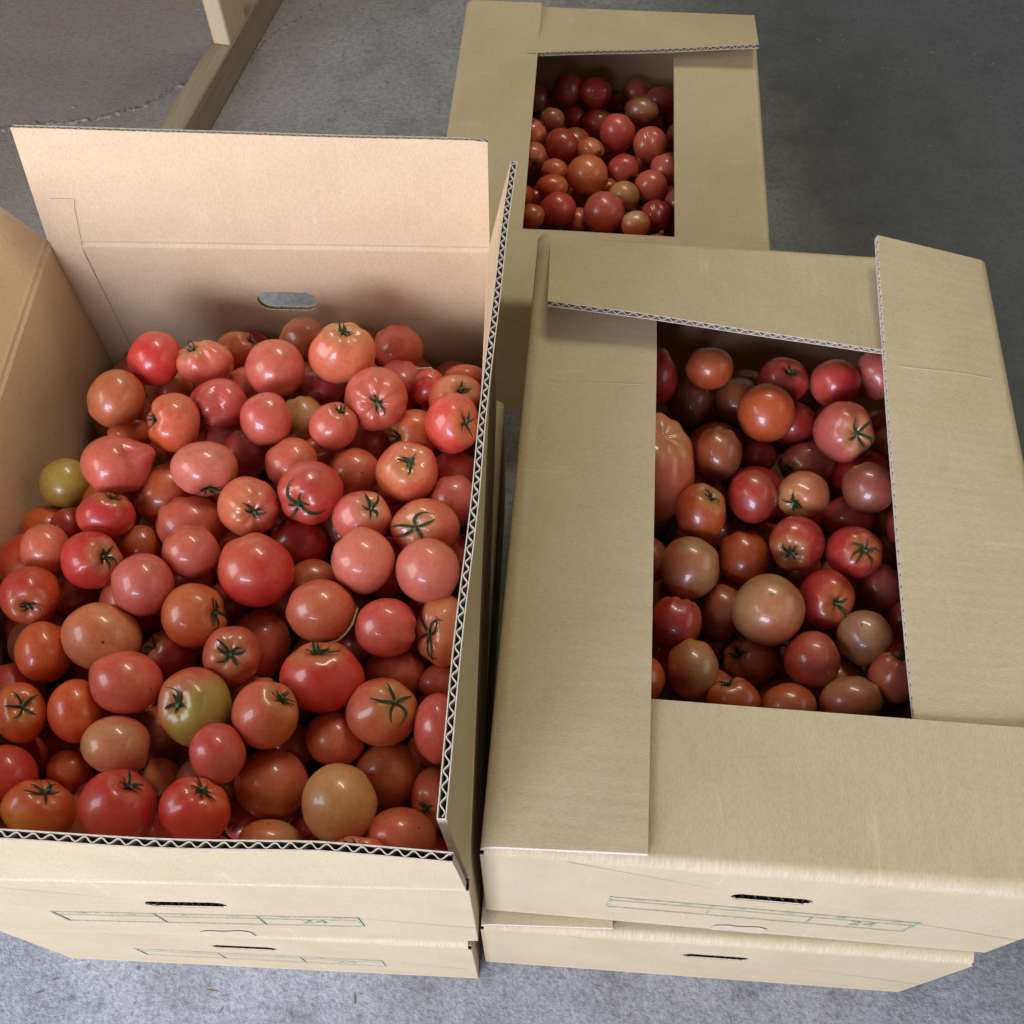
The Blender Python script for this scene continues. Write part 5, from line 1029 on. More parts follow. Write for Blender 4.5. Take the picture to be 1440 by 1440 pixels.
 (0.2847, 0.3084, 0.4051, [0.02507, -0.00276, 0.00744], [0.00114, 0.01984, 0.00763], [-0.00718, -0.00778, 0.02131], 'coralpink', 'tan', [0.5596, 0.5205, -0.645], False, '', 'coral pink tomato in front of the greyish tan tomato in the right carton', 'tomatoes heaped in the right half closed carton', False),
 (0.3252, 0.3274, 0.4099, [0.02136, -0.00283, 0.00716], [0.00112, 0.01985, 0.00817], [-0.0075, -0.00755, 0.01937], 'orangepink', 'coralpink', [0.2439, 0.8871, 0.3919], True, '', 'orange pink tomato between the greyish tan tomato and the glossy red tomato', 'tomatoes heaped in the right half closed carton', False),
 (0.3552, 0.3924, 0.3751, [0.01363, -0.00209, 0.0046], [0.0008, 0.01981, 0.00921], [-0.00632, -0.00699, 0.01557], 'deepred', 'coral', [-0.4755, -0.7866, -0.3939], False, '', 'partly hidden deep red tomato right of the greyish tan tomato in the right carton', 'tomatoes heaped in the right half closed carton', False),
 (0.1289, 0.4569, 0.3751, [0.01839, -0.00114, 0.00212], [0.00017, 0.0201, 0.01053], [-0.00267, -0.00947, 0.01812], 'brown', 'orange', [-0.8447, -0.5104, -0.1615], False, '', 'partly hidden dark brown tomato left of the dark-calyx coral tomato in the right carton', 'tomatoes heaped in the right half closed carton', False),
 (0.375, 0.4302, 0.3712, [0.01269, -0.00216, 0.00436], [0.00055, 0.01886, 0.00947], [-0.00621, -0.00712, 0.01455], 'deepred', 'pinkred', [-0.4535, -0.6431, -0.617], False, '', 'partly hidden deep red tomato right of the glossy red tomato in the right carton', 'tomatoes heaped in the right half closed carton', False),
 (0.3424, 0.3051, 0.3751, [0.01409, -0.00174, 0.00491], [0.00087, 0.01246, 0.00468], [-0.00492, -0.00438, 0.01256], 'brown', 'deepred', [0.3278, 0.0431, -0.9438], False, '', 'partly hidden dark brown tomato between the greyish tan tomato and the glossy red tomato', 'tomatoes heaped in the right half closed carton', False),
 (0.3798, 0.6283, 0.3501, [0.01722, -0.00344, 0.00487], [-0.00045, 0.01584, 0.01087], [-0.00612, -0.01013, 0.0145], 'deepred', 'deepred', [0.7057, -0.2302, -0.6701], False, '', 'mostly hidden deep red tomato right of the long-sepalled tomato in the right carton', 'tomatoes heaped in the right half closed carton', False),
 (0.2468, 0.4933, 0.3501, [0.01972, -0.00231, 0.00414], [0.00016, 0.01826, 0.01006], [-0.00481, -0.00961, 0.01753], 'brown', 'deepred', [-0.4338, 0.6876, -0.5823], False, '', 'mostly hidden dark brown tomato left of the dark-calyx coral tomato in the right carton', 'tomatoes heaped in the right half closed carton', False),
 (0.2792, 0.462, 0.3501, [0.01781, -0.00227, 0.00436], [0.0003, 0.01699, 0.00882], [-0.00501, -0.00828, 0.01613], 'deepred', 'deepred', [-0.157, -0.8492, -0.5042], False, '', 'mostly hidden deep red tomato in front of the dark-calyx coral tomato in the right carton', 'tomatoes heaped in the right half closed carton', False),
 (0.2943, 0.3951, 0.3501, [0.01579, -0.00193, 0.00432], [0.00057, 0.01558, 0.00703], [-0.00482, -0.00647, 0.01473], 'deepred', 'deepred', [-0.7788, -0.3246, -0.5367], False, '', 'mostly hidden deep red tomato in front of the glossy red tomato in the right carton', 'tomatoes heaped in the right half closed carton', False),
 (0.1926, 0.3884, 0.3406, [0.01794, -0.0014, 0.0032], [0.00046, 0.01695, 0.00734], [-0.00351, -0.00709, 0.01659], 'brown', 'brown', [0.0573, -0.373, -0.9261], False, '', 'mostly hidden dark brown tomato left of the greyish tan tomato in the right carton', 'tomatoes heaped in the right half closed carton', False),
 (0.2443, 0.3669, 0.3501, [0.01594, -0.00154, 0.0037], [0.00059, 0.01548, 0.00648], [-0.00405, -0.00609, 0.01492], 'deepred', 'brown', [-0.8754, 0.24, -0.4196], False, '', 'mostly hidden deep red tomato left of the greyish tan tomato in the right carton', 'tomatoes heaped in the right half closed carton', False),
 (0.1734, 0.6357, 0.333, [0.02208, -0.00199, 0.0028], [-0.00023, 0.01855, 0.01283], [-0.00345, -0.01265, 0.01823], 'brown', 'brown', [-0.6118, 0.3346, -0.7168], False, '', 'mostly hidden dark brown tomato left of the smooth coral top tomato in the right carton', 'tomatoes heaped in the right half closed carton', False),
 (0.2512, 0.684, 0.3501, [0.01884, -0.00256, 0.00332], [-0.0004, 0.01327, 0.00998], [-0.0039, -0.01061, 0.01395], 'deepred', 'brown', [0.568, -0.1746, -0.8043], False, '', 'mostly hidden deep red tomato behind and left of the long-sepalled tomato in the right carton', 'tomatoes heaped in the right half closed carton', False),
 (0.3131, 0.6651, 0.3501, [0.01538, -0.00258, 0.00345], [-0.00044, 0.01333, 0.00971], [-0.00438, -0.0093, 0.01257], 'deepred', 'deepred', [-0.6313, 0.3497, -0.6922], False, '', 'mostly hidden deep red tomato right of the smooth coral top tomato in the right carton', 'tomatoes heaped in the right half closed carton', False),
 (0.2051, 0.4933, 0.3501, [0.01738, -0.0017, 0.00303], [0.00012, 0.01583, 0.00871], [-0.00351, -0.00844, 0.01539], 'brown', 'deepred', [-0.7824, 0.0932, -0.6157], False, '', 'mostly hidden dark brown tomato between the dark-calyx coral tomato and the large tan pink tomato', 'tomatoes heaped in the right half closed carton', False),
 (0.1662, 0.4855, 0.3501, [0.01754, -0.00138, 0.0025], [0.00012, 0.01583, 0.00857], [-0.00287, -0.00838, 0.01554], 'brown', 'brown', [-0.6659, 0.6188, -0.4168], False, '', 'mostly hidden dark brown tomato farther in front of the huge orange red tomato, right carton', 'tomatoes heaped in the right half closed carton', False),
 (0.3586, 0.4773, 0.3501, [0.01596, -0.00266, 0.00495], [0.00026, 0.01579, 0.00848], [-0.00579, -0.0077, 0.01451], 'deepred', 'brown', [0.1505, 0.4354, -0.8876], False, '', 'mostly hidden deep red tomato behind the greyish tan tomato in the right carton', 'tomatoes heaped in the right half closed carton', False),
 (0.3983, 0.5585, 0.3501, [0.01634, -0.00327, 0.00521], [-0.00016, 0.01831, 0.0113], [-0.00686, -0.00962, 0.0155], 'deepred', 'deepred', [-0.6677, 0.6011, -0.4392], False, '', 'mostly hidden deep red tomato right of the small peach tomato in the right carton', 'tomatoes heaped in the right half closed carton', False),
 (0.3336, 0.2341, 0.4051, [-0.00657, -0.02101, -0.01746], [0.02165, -0.01457, 0.00939], [-0.01767, -0.01238, 0.02155], 'brown', 'brown', [0.604, 0.0579, -0.7948], False, '', 'dim reddish tomato buried under the heap in the right half closed carton', 'tomatoes deep in the right half closed carton', False),
 (0.0603, 0.6686, 0.4051, [-0.02596, 0.0079, 0.00489], [0.00171, -0.00988, 0.02502], [0.00906, 0.02424, 0.00895], 'deepred', 'orange', [-0.1625, -0.736, -0.6572], False, '', 'dim reddish tomato buried under the heap in the right half closed carton', 'tomatoes deep in the right half closed carton', False),
 (0.1092, 0.2381, 0.4051, [-0.002, 0.0038, -0.03259], [-0.01632, -0.02865, -0.00234], [-0.02558, 0.01431, 0.00324], 'brown', 'brown', [0.9905, 0.0572, -0.1247], False, '', 'dim reddish tomato buried under the heap in the right half closed carton', 'tomatoes deep in the right half closed carton', False),
 (0.2141, 0.259, 0.4051, [-0.00954, -0.02035, -0.01257], [0.00373, -0.01619, 0.02337], [-0.02563, 0.00664, 0.00869], 'orange', 'brownor', [0.8119, -0.575, 0.1005], False, '', 'dim reddish tomato buried under the heap in the right half closed carton', 'tomatoes deep in the right half closed carton', False),
 (0.4017, 0.4394, 0.4051, [-0.02177, -0.00642, 0.01354], [0.0147, -0.01838, 0.01492], [0.00533, 0.01823, 0.01721], 'coral', 'brownor', [-0.3902, 0.4313, 0.8135], False, '', 'dim reddish tomato buried under the heap in the right half closed carton', 'tomatoes deep in the right half closed carton', False),
 (0.0543, 0.468, 0.4051, [-0.0255, -0.00135, -0.00687], [0.00507, -0.02032, -0.01481], [-0.0053, -0.01828, 0.02326], 'deepred', 'deepred', [0.5319, -0.5437, -0.6492], False, '', 'dim reddish tomato buried under the heap in the right half closed carton', 'tomatoes deep in the right half closed carton', False),
 (0.0849, 0.3967, 0.4051, [-0.01941, 0.01043, -0.01581], [0.0005, -0.0239, -0.01637], [-0.01854, -0.011, 0.0155], 'orange', 'orange', [0.9718, 0.2359, -0.0043], False, '', 'dim reddish tomato buried under the heap in the right half closed carton', 'tomatoes deep in the right half closed carton', False),
 (0.3926, 0.2521, 0.4051, [-0.02527, 0.00404, -0.00727], [-0.00774, -0.01798, 0.01689], [-0.00234, 0.01807, 0.01817], 'coral', 'coral', [0.5291, 0.3072, -0.791], False, '', 'dim reddish tomato buried under the heap in the right half closed carton', 'tomatoes deep in the right half closed carton', False),
 (0.0713, 0.5898, 0.405, [-0.00513, -0.02045, 0.02137], [-0.00289, -0.01803, -0.01795], [0.02864, -0.00586, 0.00127], 'brown', 'brown', [-0.6397, -0.7538, -0.1502], False, '', 'dim reddish tomato buried under the heap in the right half closed carton', 'tomatoes deep in the right half closed carton', False),
 (0.0407, 0.343, 0.405, [-0.01675, -0.02412, -0.00419], [0.02434, -0.01544, -0.00844], [0.00473, -0.0083, 0.02881], 'orange', 'orange', [-0.4353, -0.6337, 0.6394], False, '', 'dim reddish tomato buried under the heap in the right half closed carton', 'tomatoes deep in the right half closed carton', False),
 (0.379, 0.3335, 0.405, [-0.00663, -0.00743, 0.02787], [0.02799, -0.00174, 0.0062], [8e-05, 0.02623, 0.00702], 'red', 'red', [0.2835, -0.7121, 0.6423], False, '', 'dim reddish tomato buried under the heap in the right half closed carton', 'tomatoes deep in the right half closed carton', False),
 (0.0425, 0.2329, 0.405, [-0.00664, -0.00884, 0.02825], [0.02766, 0.00492, 0.00805], [-0.00697, 0.02769, 0.00702], 'brown', 'orange', [0.064, -0.5914, 0.8038], False, '', 'dim reddish tomato buried under the heap in the right half closed carton', 'tomatoes deep in the right half closed carton', False),
 (0.0682, 0.7249, 0.4049, [-0.02423, 0.01336, -0.01426], [-0.01766, -0.00822, 0.02229], [0.00567, 0.02486, 0.01366], 'red', 'orange', [0.2567, -0.0183, 0.9663], False, '', 'dim reddish tomato buried under the heap in the right half closed carton', 'tomatoes deep in the right half closed carton', False),
 (0.4288, 0.6377, 0.4049, [-0.02142, 0.00789, -0.00992], [-0.00919, -0.02723, -0.00181], [-0.01029, 0.0019, 0.02373], 'brownor', 'red', [-0.4797, -0.6275, 0.6133], False, '', 'dim reddish tomato buried under the heap in the right half closed carton', 'tomatoes deep in the right half closed carton', False),
 (0.3911, 0.1735, 0.4049, [-0.00031, 0.03005, 0.00035], [-0.01866, -0.00046, 0.0227], [0.02233, 2e-05, 0.01835], 'orange', 'coral', [0.493, 0.5621, -0.6641], False, '', 'dim reddish tomato buried under the heap in the right half closed carton', 'tomatoes deep in the right half closed carton', False),
 (0.2733, 0.2205, 0.4049, [-0.01012, 0.0245, -0.00497], [-0.0076, 0.00167, 0.02368], [0.02129, 0.01003, 0.00613], 'coral', 'coral', [-0.9855, 0.1671, -0.0296], False, '', 'dim reddish tomato buried under the heap in the right half closed carton', 'tomatoes deep in the right half closed carton', False),
 (0.416, 0.5633, 0.4048, [-0.01164, 0.01231, 0.02237], [0.01213, -0.02042, 0.01755], [0.02705, 0.01911, 0.00355], 'brown', 'brownor', [-0.525, -0.84, 0.137], False, '', 'dim reddish tomato buried under the heap in the right half closed carton', 'tomatoes deep in the right half closed carton', False),
 (0.0792, 0.2946, 0.4047, [-0.01478, 0.02501, 0.00346], [-0.02287, -0.01537, 0.01342], [0.01275, 0.00391, 0.02621], 'coral', 'deepred', [0.391, -0.6126, -0.6869], False, '', 'dim reddish tomato buried under the heap in the right half closed carton', 'tomatoes deep in the right half closed carton', False),
 (0.1876, 0.2146, 0.4047, [-0.0138, -0.00484, -0.02511], [-0.01839, -0.01786, 0.01355], [-0.01835, 0.02315, 0.00562], 'deepred', 'orange', [0.8379, -0.5443, 0.0402], False, '', 'dim reddish tomato buried under the heap in the right half closed carton', 'tomatoes deep in the right half closed carton', False),
 (0.0452, 0.525, 0.4046, [-0.0146, 0.011, 0.01734], [-0.01276, -0.02533, 0.00533], [0.0182, -0.00524, 0.01865], 'orange', 'brownor', [-0.7205, 0.5736, -0.3896], False, '', 'dim reddish tomato buried under the heap in the right half closed carton', 'tomatoes deep in the right half closed carton', False),
 (0.408, 0.3764, 0.4044, [-0.00019, -0.00658, -0.02561], [0.02589, 0.00228, -0.00078], [0.00286, -0.02983, 0.00765], 'red', 'brown', [-0.1705, 0.9542, 0.2459], False, '', 'dim reddish tomato buried under the heap in the right half closed carton', 'tomatoes deep in the right half closed carton', False),
 (0.4183, 0.5062, 0.4035, [-0.00899, -0.00823, -0.02554], [0.02674, -0.01165, -0.00566], [-0.00845, -0.02472, 0.01094], 'brownor', 'red', [-0.3551, -0.9017, -0.2468], False, '', 'dim reddish tomato buried under the heap in the right half closed carton', 'tomatoes deep in the right half closed carton', False),
 (0.4263, 0.7083, 0.4029, [-0.02567, 0.00197, -0.01281], [-0.00361, -0.02889, 0.0028], [-0.01377, 0.00446, 0.02828], 'deepred', 'brownor', [-0.5831, 0.8054, -0.1062], False, '', 'dim reddish tomato buried under the heap in the right half closed carton', 'tomatoes deep in the right half closed carton', False),
 (0.153, 0.2712, 0.4024, [-0.02849, 0.00766, 0.01062], [-0.01159, -0.00265, -0.02917], [-0.00589, -0.02881, 0.00496], 'orange', 'brownor', [-0.5746, -0.5861, 0.5712], False, '', 'dim reddish tomato buried under the heap in the right half closed carton', 'tomatoes deep in the right half closed carton', False),
 (0.0214, 0.288, 0.4018, [-0.00121, -0.00029, -0.02569], [-0.02105, -0.01607, 0.00118], [-0.01727, 0.02266, 0.00055], 'brownor', 'red', [0.9589, -0.2761, 0.0654], False, '', 'dim reddish tomato buried under the heap in the right half closed carton', 'tomatoes deep in the right half closed carton', False),
 (0.036, 0.4181, 0.4016, [-0.01018, 0.02275, 0.00811], [-0.02547, -0.00987, -0.00428], [-0.00067, -0.00966, 0.02626], 'red', 'red', [-0.0669, 0.7093, 0.7017], False, '', 'dim reddish tomato buried under the heap in the right half closed carton', 'tomatoes deep in the right half closed carton', False),
 (0.3342, 0.1769, 0.4005, [-0.00081, -0.02781, 0.00981], [-0.0058, -0.00931, -0.02689], [0.03004, -0.00282, -0.0055], 'red', 'brown', [0.0355, 0.5468, 0.8365], False, '', 'dim reddish tomato buried under the heap in the right half closed carton', 'tomatoes deep in the right half closed carton', False),
 (0.2318, 0.1882, 0.3976, [-0.01376, -0.0223, -0.01088], [0.01113, 0.00554, -0.02544], [0.02159, -0.01622, 0.00592], 'brown', 'deepred', [0.2439, 0.0117, 0.9697], False, '', 'dim reddish tomato buried under the heap in the right half closed carton', 'tomatoes deep in the right half closed carton', False),
 (0.105, 0.6893, 0.3953, [-0.02731, 0.00455, 0.00155], [-0.00075, -0.01261, 0.02378], [0.0046, 0.02335, 0.01253], 'red', 'brownor', [0.4892, 0.691, -0.5321], False, '', 'dim reddish tomato buried under the heap in the right half closed carton', 'tomatoes deep in the right half closed carton', False),
 (0.1386, 0.1961, 0.3915, [-0.02973, 0.00785, -0.00069], [-0.00665, -0.0247, 0.00527], [0.00087, 0.00577, 0.02817], 'orange', 'deepred', [0.7067, 0.4527, 0.5437], False, '', 'dim reddish tomato buried under the heap in the right half closed carton', 'tomatoes deep in the right half closed carton', False),
 (0.0939, 0.6344, 0.3893, [-0.02047, -0.01608, -0.00424], [0.00633, -0.0016, -0.0245], [0.01507, -0.02058, 0.00524], 'orange', 'coral', [-0.9655, 0.1019, 0.2396], False, '', 'dim reddish tomato buried under the heap in the right half closed carton', 'tomatoes deep in the right half closed carton', False),
 (0.2654, 0.2682, 0.3887, [-0.00039, 0.01772, 0.02282], [-0.01061, -0.02153, 0.01654], [0.02592, -0.00778, 0.00649], 'red', 'coral', [-0.7318, -0.4021, -0.5502], False, '', 'dim reddish tomato buried under the heap in the right half closed carton', 'tomatoes deep in the right half closed carton', False),
 (0.096, 0.4867, 0.3849, [-0.02257, -0.00188, -0.01851], [-0.01223, -0.01761, 0.01671], [-0.01326, 0.02239, 0.01389], 'coral', 'orange', [-0.2, 0.9333, 0.2982], False, '', 'dim reddish tomato buried under the heap in the right half closed carton', 'tomatoes deep in the right half closed carton', False),
 (0.042, 1.4184, 0.1353, [0.02388, -0.00046, 0.00032], [-0.00019, 0.01569, 0.01997], [-0.00057, -0.01937, 0.01522], 'deepred', 'brown', [-0.7521, 0.6021, -0.268], False, '', 'partly hidden deep red tomato behind the orange yellow tomato in the rear carton', 'tomatoes heaped in the rear carton', False),
 (0.0872, 1.4087, 0.1573, [0.02349, -0.00093, 0.00068], [-0.00045, 0.01532, 0.01972], [-0.00119, -0.01914, 0.01484], 'deepred', 'purple', [0.7376, 0.5883, -0.3314], False, '', 'deep red tomato left of the greyish rear tomato in the rear carton', 'tomatoes heaped in the rear carton', False),
 (0.1316, 1.3977, 0.1618, [0.0255, -0.00152, 0.00113], [-0.00063, 0.01402, 0.01794], [-0.00179, -0.01903, 0.01481], 'red', 'deepred', [0.2302, -0.9134, -0.3357], False, 'dent', 'red tomato with a dent left of the greyish rear tomato in the rear carton', 'tomatoes heaped in the rear carton', False),
 (0.2005, 1.4355, 0.1299, [0.02379, -0.00209, 0.00158], [-0.00089, 0.01318, 0.01673], [-0.00248, -0.01773, 0.01384], 'purple', 'coralpink', [0.2293, 0.8964, -0.3794], False, '', 'partly hidden dull purple red tomato behind the greyish rear tomato in the rear carton', 'tomatoes heaped in the rear carton', False),
 (0.2362, 1.411, 0.1352, [0.02455, -0.00255, 0.00197], [-0.00109, 0.01387, 0.01733], [-0.00306, -0.01828, 0.01444], 'purple', 'deepred', [0.0238, -0.6089, -0.7929], False, '', 'partly hidden dull purple red tomato behind the cleft coral tomato in the rear carton', 'tomatoes heaped in the rear carton', False),
 (0.2016, 1.3571, 0.1596, [0.02611, -0.00238, 0.00186], [-0.00095, 0.01427, 0.01759], [-0.00282, -0.01896, 0.01523], 'greytan', 'brown', [-0.8259, -0.4118, -0.385], False, '', 'greyish tan tomato at the rear of the rear carton', 'tomatoes heaped in the rear carton', False),
 (0.0623, 1.3378, 0.1596, [0.0186, -0.00054, 0.0004], [-0.00021, 0.01103, 0.01352], [-0.00065, -0.01397, 0.01138], 'olivebr', 'brown', [-0.4964, 0.5925, -0.6345], False, '', 'olive brown tomato behind and left of the large central orange tomato in the rear carton', 'tomatoes heaped in the rear carton', False),
 (0.0991, 1.3802, 0.1278, [0.01801, -0.0008, 0.00061], [-0.00037, 0.01201, 0.01475], [-0.00103, -0.01436, 0.01167], 'brown', 'deepred', [-0.3809, -0.3728, -0.8461], False, '', 'partly hidden dark brown tomato behind the large central orange tomato in the rear carton', 'tomatoes heaped in the rear carton', False),
 (0.1355, 1.3622, 0.1314, [0.02562, -0.00155, 0.00122], [-0.00062, 0.01471, 0.01784], [-0.00187, -0.01881, 0.01544], 'brown', 'deepred', [-0.8075, 0.2213, -0.5467], False, '', 'partly hidden dark brown tomato left of the greyish rear tomato in the rear carton', 'tomatoes heaped in the rear carton', False),
 (0.1604, 1.307, 0.1596, [0.02689, -0.00197, 0.00159], [-0.00092, 0.01837, 0.02189], [-0.00261, -0.02126, 0.01773], 'coralpink', 'pinkred', [0.4279, 0.308, -0.8497], False, '', 'coral pink tomato in front and left of the greyish rear tomato in the rear carton', 'tomatoes heaped in the rear carton', False),
 (0.2097, 1.2816, 0.1596, [0.02544, -0.00244, 0.00203], [-0.00109, 0.01722, 0.02003], [-0.00322, -0.01968, 0.01674], 'coral', 'coralpink', [0.1955, -0.9443, -0.2646], False, 'lobe2', 'coral tomato with a deep cleft in the rear carton', 'tomatoes heaped in the rear carton', False),
 (0.0312, 1.3025, 0.1596, [0.02167, -0.00033, 0.00023], [-0.00011, 0.0144, 0.0172], [-0.00041, -0.01691, 0.01415], 'orange', 'orangepink', [0.7204, 0.6442, -0.2569], False, '', 'orange red tomato behind the orange yellow tomato in the rear carton', 'tomatoes heaped in the rear carton', False),
 (0.0761, 1.2791, 0.1594, [0.02577, -0.00091, 0.00073], [-0.00036, 0.01648, 0.01931], [-0.00116, -0.01946, 0.01659], 'coral', 'deepred', [-0.1416, 0.4964, -0.8565], False, '', 'coral tomato behind and left of the large central orange tomato in the rear carton', 'tomatoes heaped in the rear carton', False),
 (0.1176, 1.2675, 0.1599, [0.02026, -0.0011, 0.00091], [-0.00043, 0.01257, 0.01458], [-0.00139, -0.01496, 0.01287], 'orangepink', 'peachor', [0.6316, -0.4737, 0.6138], True, '', 'orange pink tomato with calyx behind the large central orange tomato in the rear carton', 'tomatoes heaped in the rear carton', False),
 (0.0329, 1.2571, 0.1596, [0.01922, -0.00031, 0.00023], [-0.0001, 0.01325, 0.01528], [-0.00039, -0.0149, 0.01292], 'coral', 'orangepink', [0.0, -0.65, 0.7599], True, '', 'coral tomato with calyx behind and left of the orange yellow tomato in the rear carton', 'tomatoes heaped in the rear carton', False),
 (0.0643, 1.2259, 0.1575, [0.02008, -0.00061, 0.0005], [-0.0002, 0.01206, 0.01353], [-0.00075, -0.01426, 0.0127], 'peachor', 'orangepink', [-0.8972, -0.2748, -0.3458], False, '', 'peach orange tomato behind the orange yellow tomato in the rear carton', 'tomatoes heaped in the rear carton', False),
 (0.1114, 1.2158, 0.1596, [0.03042, -0.00158, 0.00135], [-0.00059, 0.01946, 0.02164], [-0.00203, -0.02214, 0.01985], 'orange', 'peachor', [0.6616, -0.4985, -0.5602], False, '', 'large orange tomato at the centre of the rear carton', 'tomatoes heaped in the rear carton', False),
 (0.1659, 1.2293, 0.1596, [0.02305, -0.00176, 0.00152], [-0.00066, 0.01407, 0.01576], [-0.00223, -0.01649, 0.01462], 'red', 'pinkred', [0.5222, -0.7574, 0.3919], True, '', 'red tomato with calyx right of the large central orange tomato in the rear carton', 'tomatoes heaped in the rear carton', False),
 (0.2296, 1.2289, 0.1585, [0.02389, -0.00252, 0.00219], [-0.00096, 0.01481, 0.01647], [-0.0032, -0.01714, 0.01522], 'greytan', 'coralpink', [-0.1356, 0.9131, -0.3845], False, '', 'greyish tan tomato in front and right of the cleft coral tomato in the rear carton', 'tomatoes heaped in the rear carton', False),
 (0.0592, 1.1884, 0.1615, [0.02397, -0.00067, 0.00057], [-0.00017, 0.01212, 0.01323], [-0.00077, -0.01545, 0.01415], 'orangeyel', 'orange', [-0.1333, -0.2815, -0.9503], False, '', 'orange yellow tomato near the left flap of the rear carton', 'tomatoes heaped in the rear carton', False),
 (0.2045, 1.1919, 0.1607, [0.02469, -0.00233, 0.00208], [-0.00085, 0.01556, 0.01687], [-0.00301, -0.01753, 0.01601], 'coralpink', 'coral', [0.4572, -0.8135, -0.3593], False, '', 'coral pink tomato in front of the cleft coral tomato in the rear carton', 'tomatoes heaped in the rear carton', False),
 (0.1641, 1.1733, 0.1578, [0.02265, -0.00172, 0.00156], [-0.00063, 0.01498, 0.016], [-0.00228, -0.01628, 0.01515], 'orangepink', 'tan', [-0.6634, -0.384, -0.6422], False, '', 'orange pink tomato behind and right of the largest front tomato in the rear carton', 'tomatoes heaped in the rear carton', False),
 (0.0677, 1.1454, 0.1596, [0.0257, -0.00082, 0.00073], [-0.00027, 0.01706, 0.01791], [-0.00108, -0.01826, 0.01738], 'red', 'coralred', [-0.7364, -0.3931, -0.5506], False, '', 'red tomato in front of the orange yellow tomato in the rear carton', 'tomatoes heaped in the rear carton', False),
 (0.1319, 1.1361, 0.1615, [0.02954, -0.00182, 0.00168], [-0.00066, 0.02051, 0.02133], [-0.00248, -0.02131, 0.02041], 'orange', 'coralpink', [0.5151, 0.8019, -0.3026], False, '', 'largest orange red tomato at the front of the rear carton', 'tomatoes heaped in the rear carton', False),
 (0.177, 1.1086, 0.1648, [0.02103, -0.00174, 0.00166], [-0.00057, 0.01373, 0.01394], [-0.00231, -0.01446, 0.01415], 'tanyel', 'peachor', [-0.467, 0.3047, -0.8301], False, '', 'pale tan yellow tomato at the front edge of the rear carton', 'tomatoes heaped in the rear carton', False),
 (0.2088, 1.1324, 0.1595, [0.02116, -0.00205, 0.00193], [-0.0008, 0.01582, 0.01628], [-0.0029, -0.01573, 0.01515], 'coral', 'deepred', [-0.8271, 0.2858, -0.4839], False, 'lobe2', 'coral tomato with a cleft right of the largest front tomato in the rear carton', 'tomatoes heaped in the rear carton', False),
 (0.0167, 1.1993, 0.1296, [0.01812, -0.00015, 0.00011], [-3e-05, 0.01394, 0.01493], [-0.0002, -0.01408, 0.01315], 'red', 'orange', [0.5725, -0.1603, -0.8041], False, '', 'partly hidden red tomato left of the orange yellow tomato in the rear carton', 'tomatoes heaped in the rear carton', False),
 (0.0293, 1.1295, 0.1612, [0.01944, -0.00028, 0.00023], [-6e-05, 0.01231, 0.01277], [-0.00035, -0.01338, 0.0129], 'brownor', 'orange', [-0.4979, 0.4695, -0.7291], False, '', 'brownish orange tomato in front and left of the orange yellow tomato in the rear carton', 'tomatoes heaped in the rear carton', False),
 (0.0973, 1.1505, 0.1282, [0.01883, -0.00084, 0.00078], [-0.00033, 0.01556, 0.01593], [-0.00124, -0.0147, 0.01433], 'coral', 'orange', [-0.3693, -0.7117, -0.5976], False, '', 'partly hidden coral tomato left of the largest front tomato in the rear carton', 'tomatoes heaped in the rear carton', False),
 (0.2414, 1.1575, 0.1546, [0.01926, -0.00214, 0.00198], [-0.00099, 0.01653, 0.01725], [-0.00325, -0.01558, 0.01474], 'coralpink', 'purple', [0.5311, 0.2726, -0.8022], False, '', 'coral pink tomato behind and right of the tan yellow tomato in the rear carton', 'tomatoes heaped in the rear carton', False),
 (0.2595, 1.3281, 0.1296, [0.02063, -0.00238, 0.00196], [-0.00137, 0.01769, 0.02066], [-0.00355, -0.01818, 0.01533], 'red', 'purple', [-0.7337, -0.3957, -0.5524], False, '', 'partly hidden red tomato right of the cleft coral tomato in the rear carton', 'tomatoes heaped in the rear carton', False),
 (0.1489, 1.2489, 0.1046, [0.0196, -0.00129, 0.00114], [-0.00037, 0.00994, 0.0108], [-0.0015, -0.01262, 0.01157], 'orange', 'orange', [-0.4829, -0.0849, -0.8716], False, '', 'mostly hidden orange red tomato behind the largest front tomato in the rear carton', 'tomatoes heaped in the rear carton', False),
 (0.023, 1.2868, 0.1046, [0.01776, -0.00019, 0.00014], [-5e-05, 0.01123, 0.01262], [-0.00023, -0.01295, 0.01152], 'deepred', 'deepred', [-0.7051, 0.2038, -0.6791], False, '', 'mostly hidden deep red tomato left of the large central orange tomato in the rear carton', 'tomatoes heaped in the rear carton', False),
 (0.1012, 1.232, 0.1046, [0.01958, -0.00088, 0.00078], [-0.00031, 0.01282, 0.01377], [-0.00115, -0.01405, 0.01306], 'deepred', 'orange', [-0.6453, -0.4396, -0.6248], False, '', 'mostly hidden deep red tomato right of the orange yellow tomato in the rear carton', 'tomatoes heaped in the rear carton', False),
 (0.2458, 1.1567, 0.1046, [0.01876, -0.00203, 0.00197], [-0.00063, 0.01166, 0.01164], [-0.00265, -0.01246, 0.01233], 'deepred', 'deepred', [-0.4322, -0.5825, -0.6884], False, '', 'mostly hidden deep red tomato right of the tan yellow tomato in the rear carton', 'tomatoes heaped in the rear carton', False),
 (0.1583, 1.3267, 0.1046, [0.02007, -0.00139, 0.00116], [-0.00056, 0.01255, 0.01446], [-0.00177, -0.01482, 0.01279], 'brown', 'deepred', [0.0995, 0.7001, -0.7071], False, '', 'mostly hidden dark brown tomato left of the cleft coral tomato in the rear carton', 'tomatoes heaped in the rear carton', False),
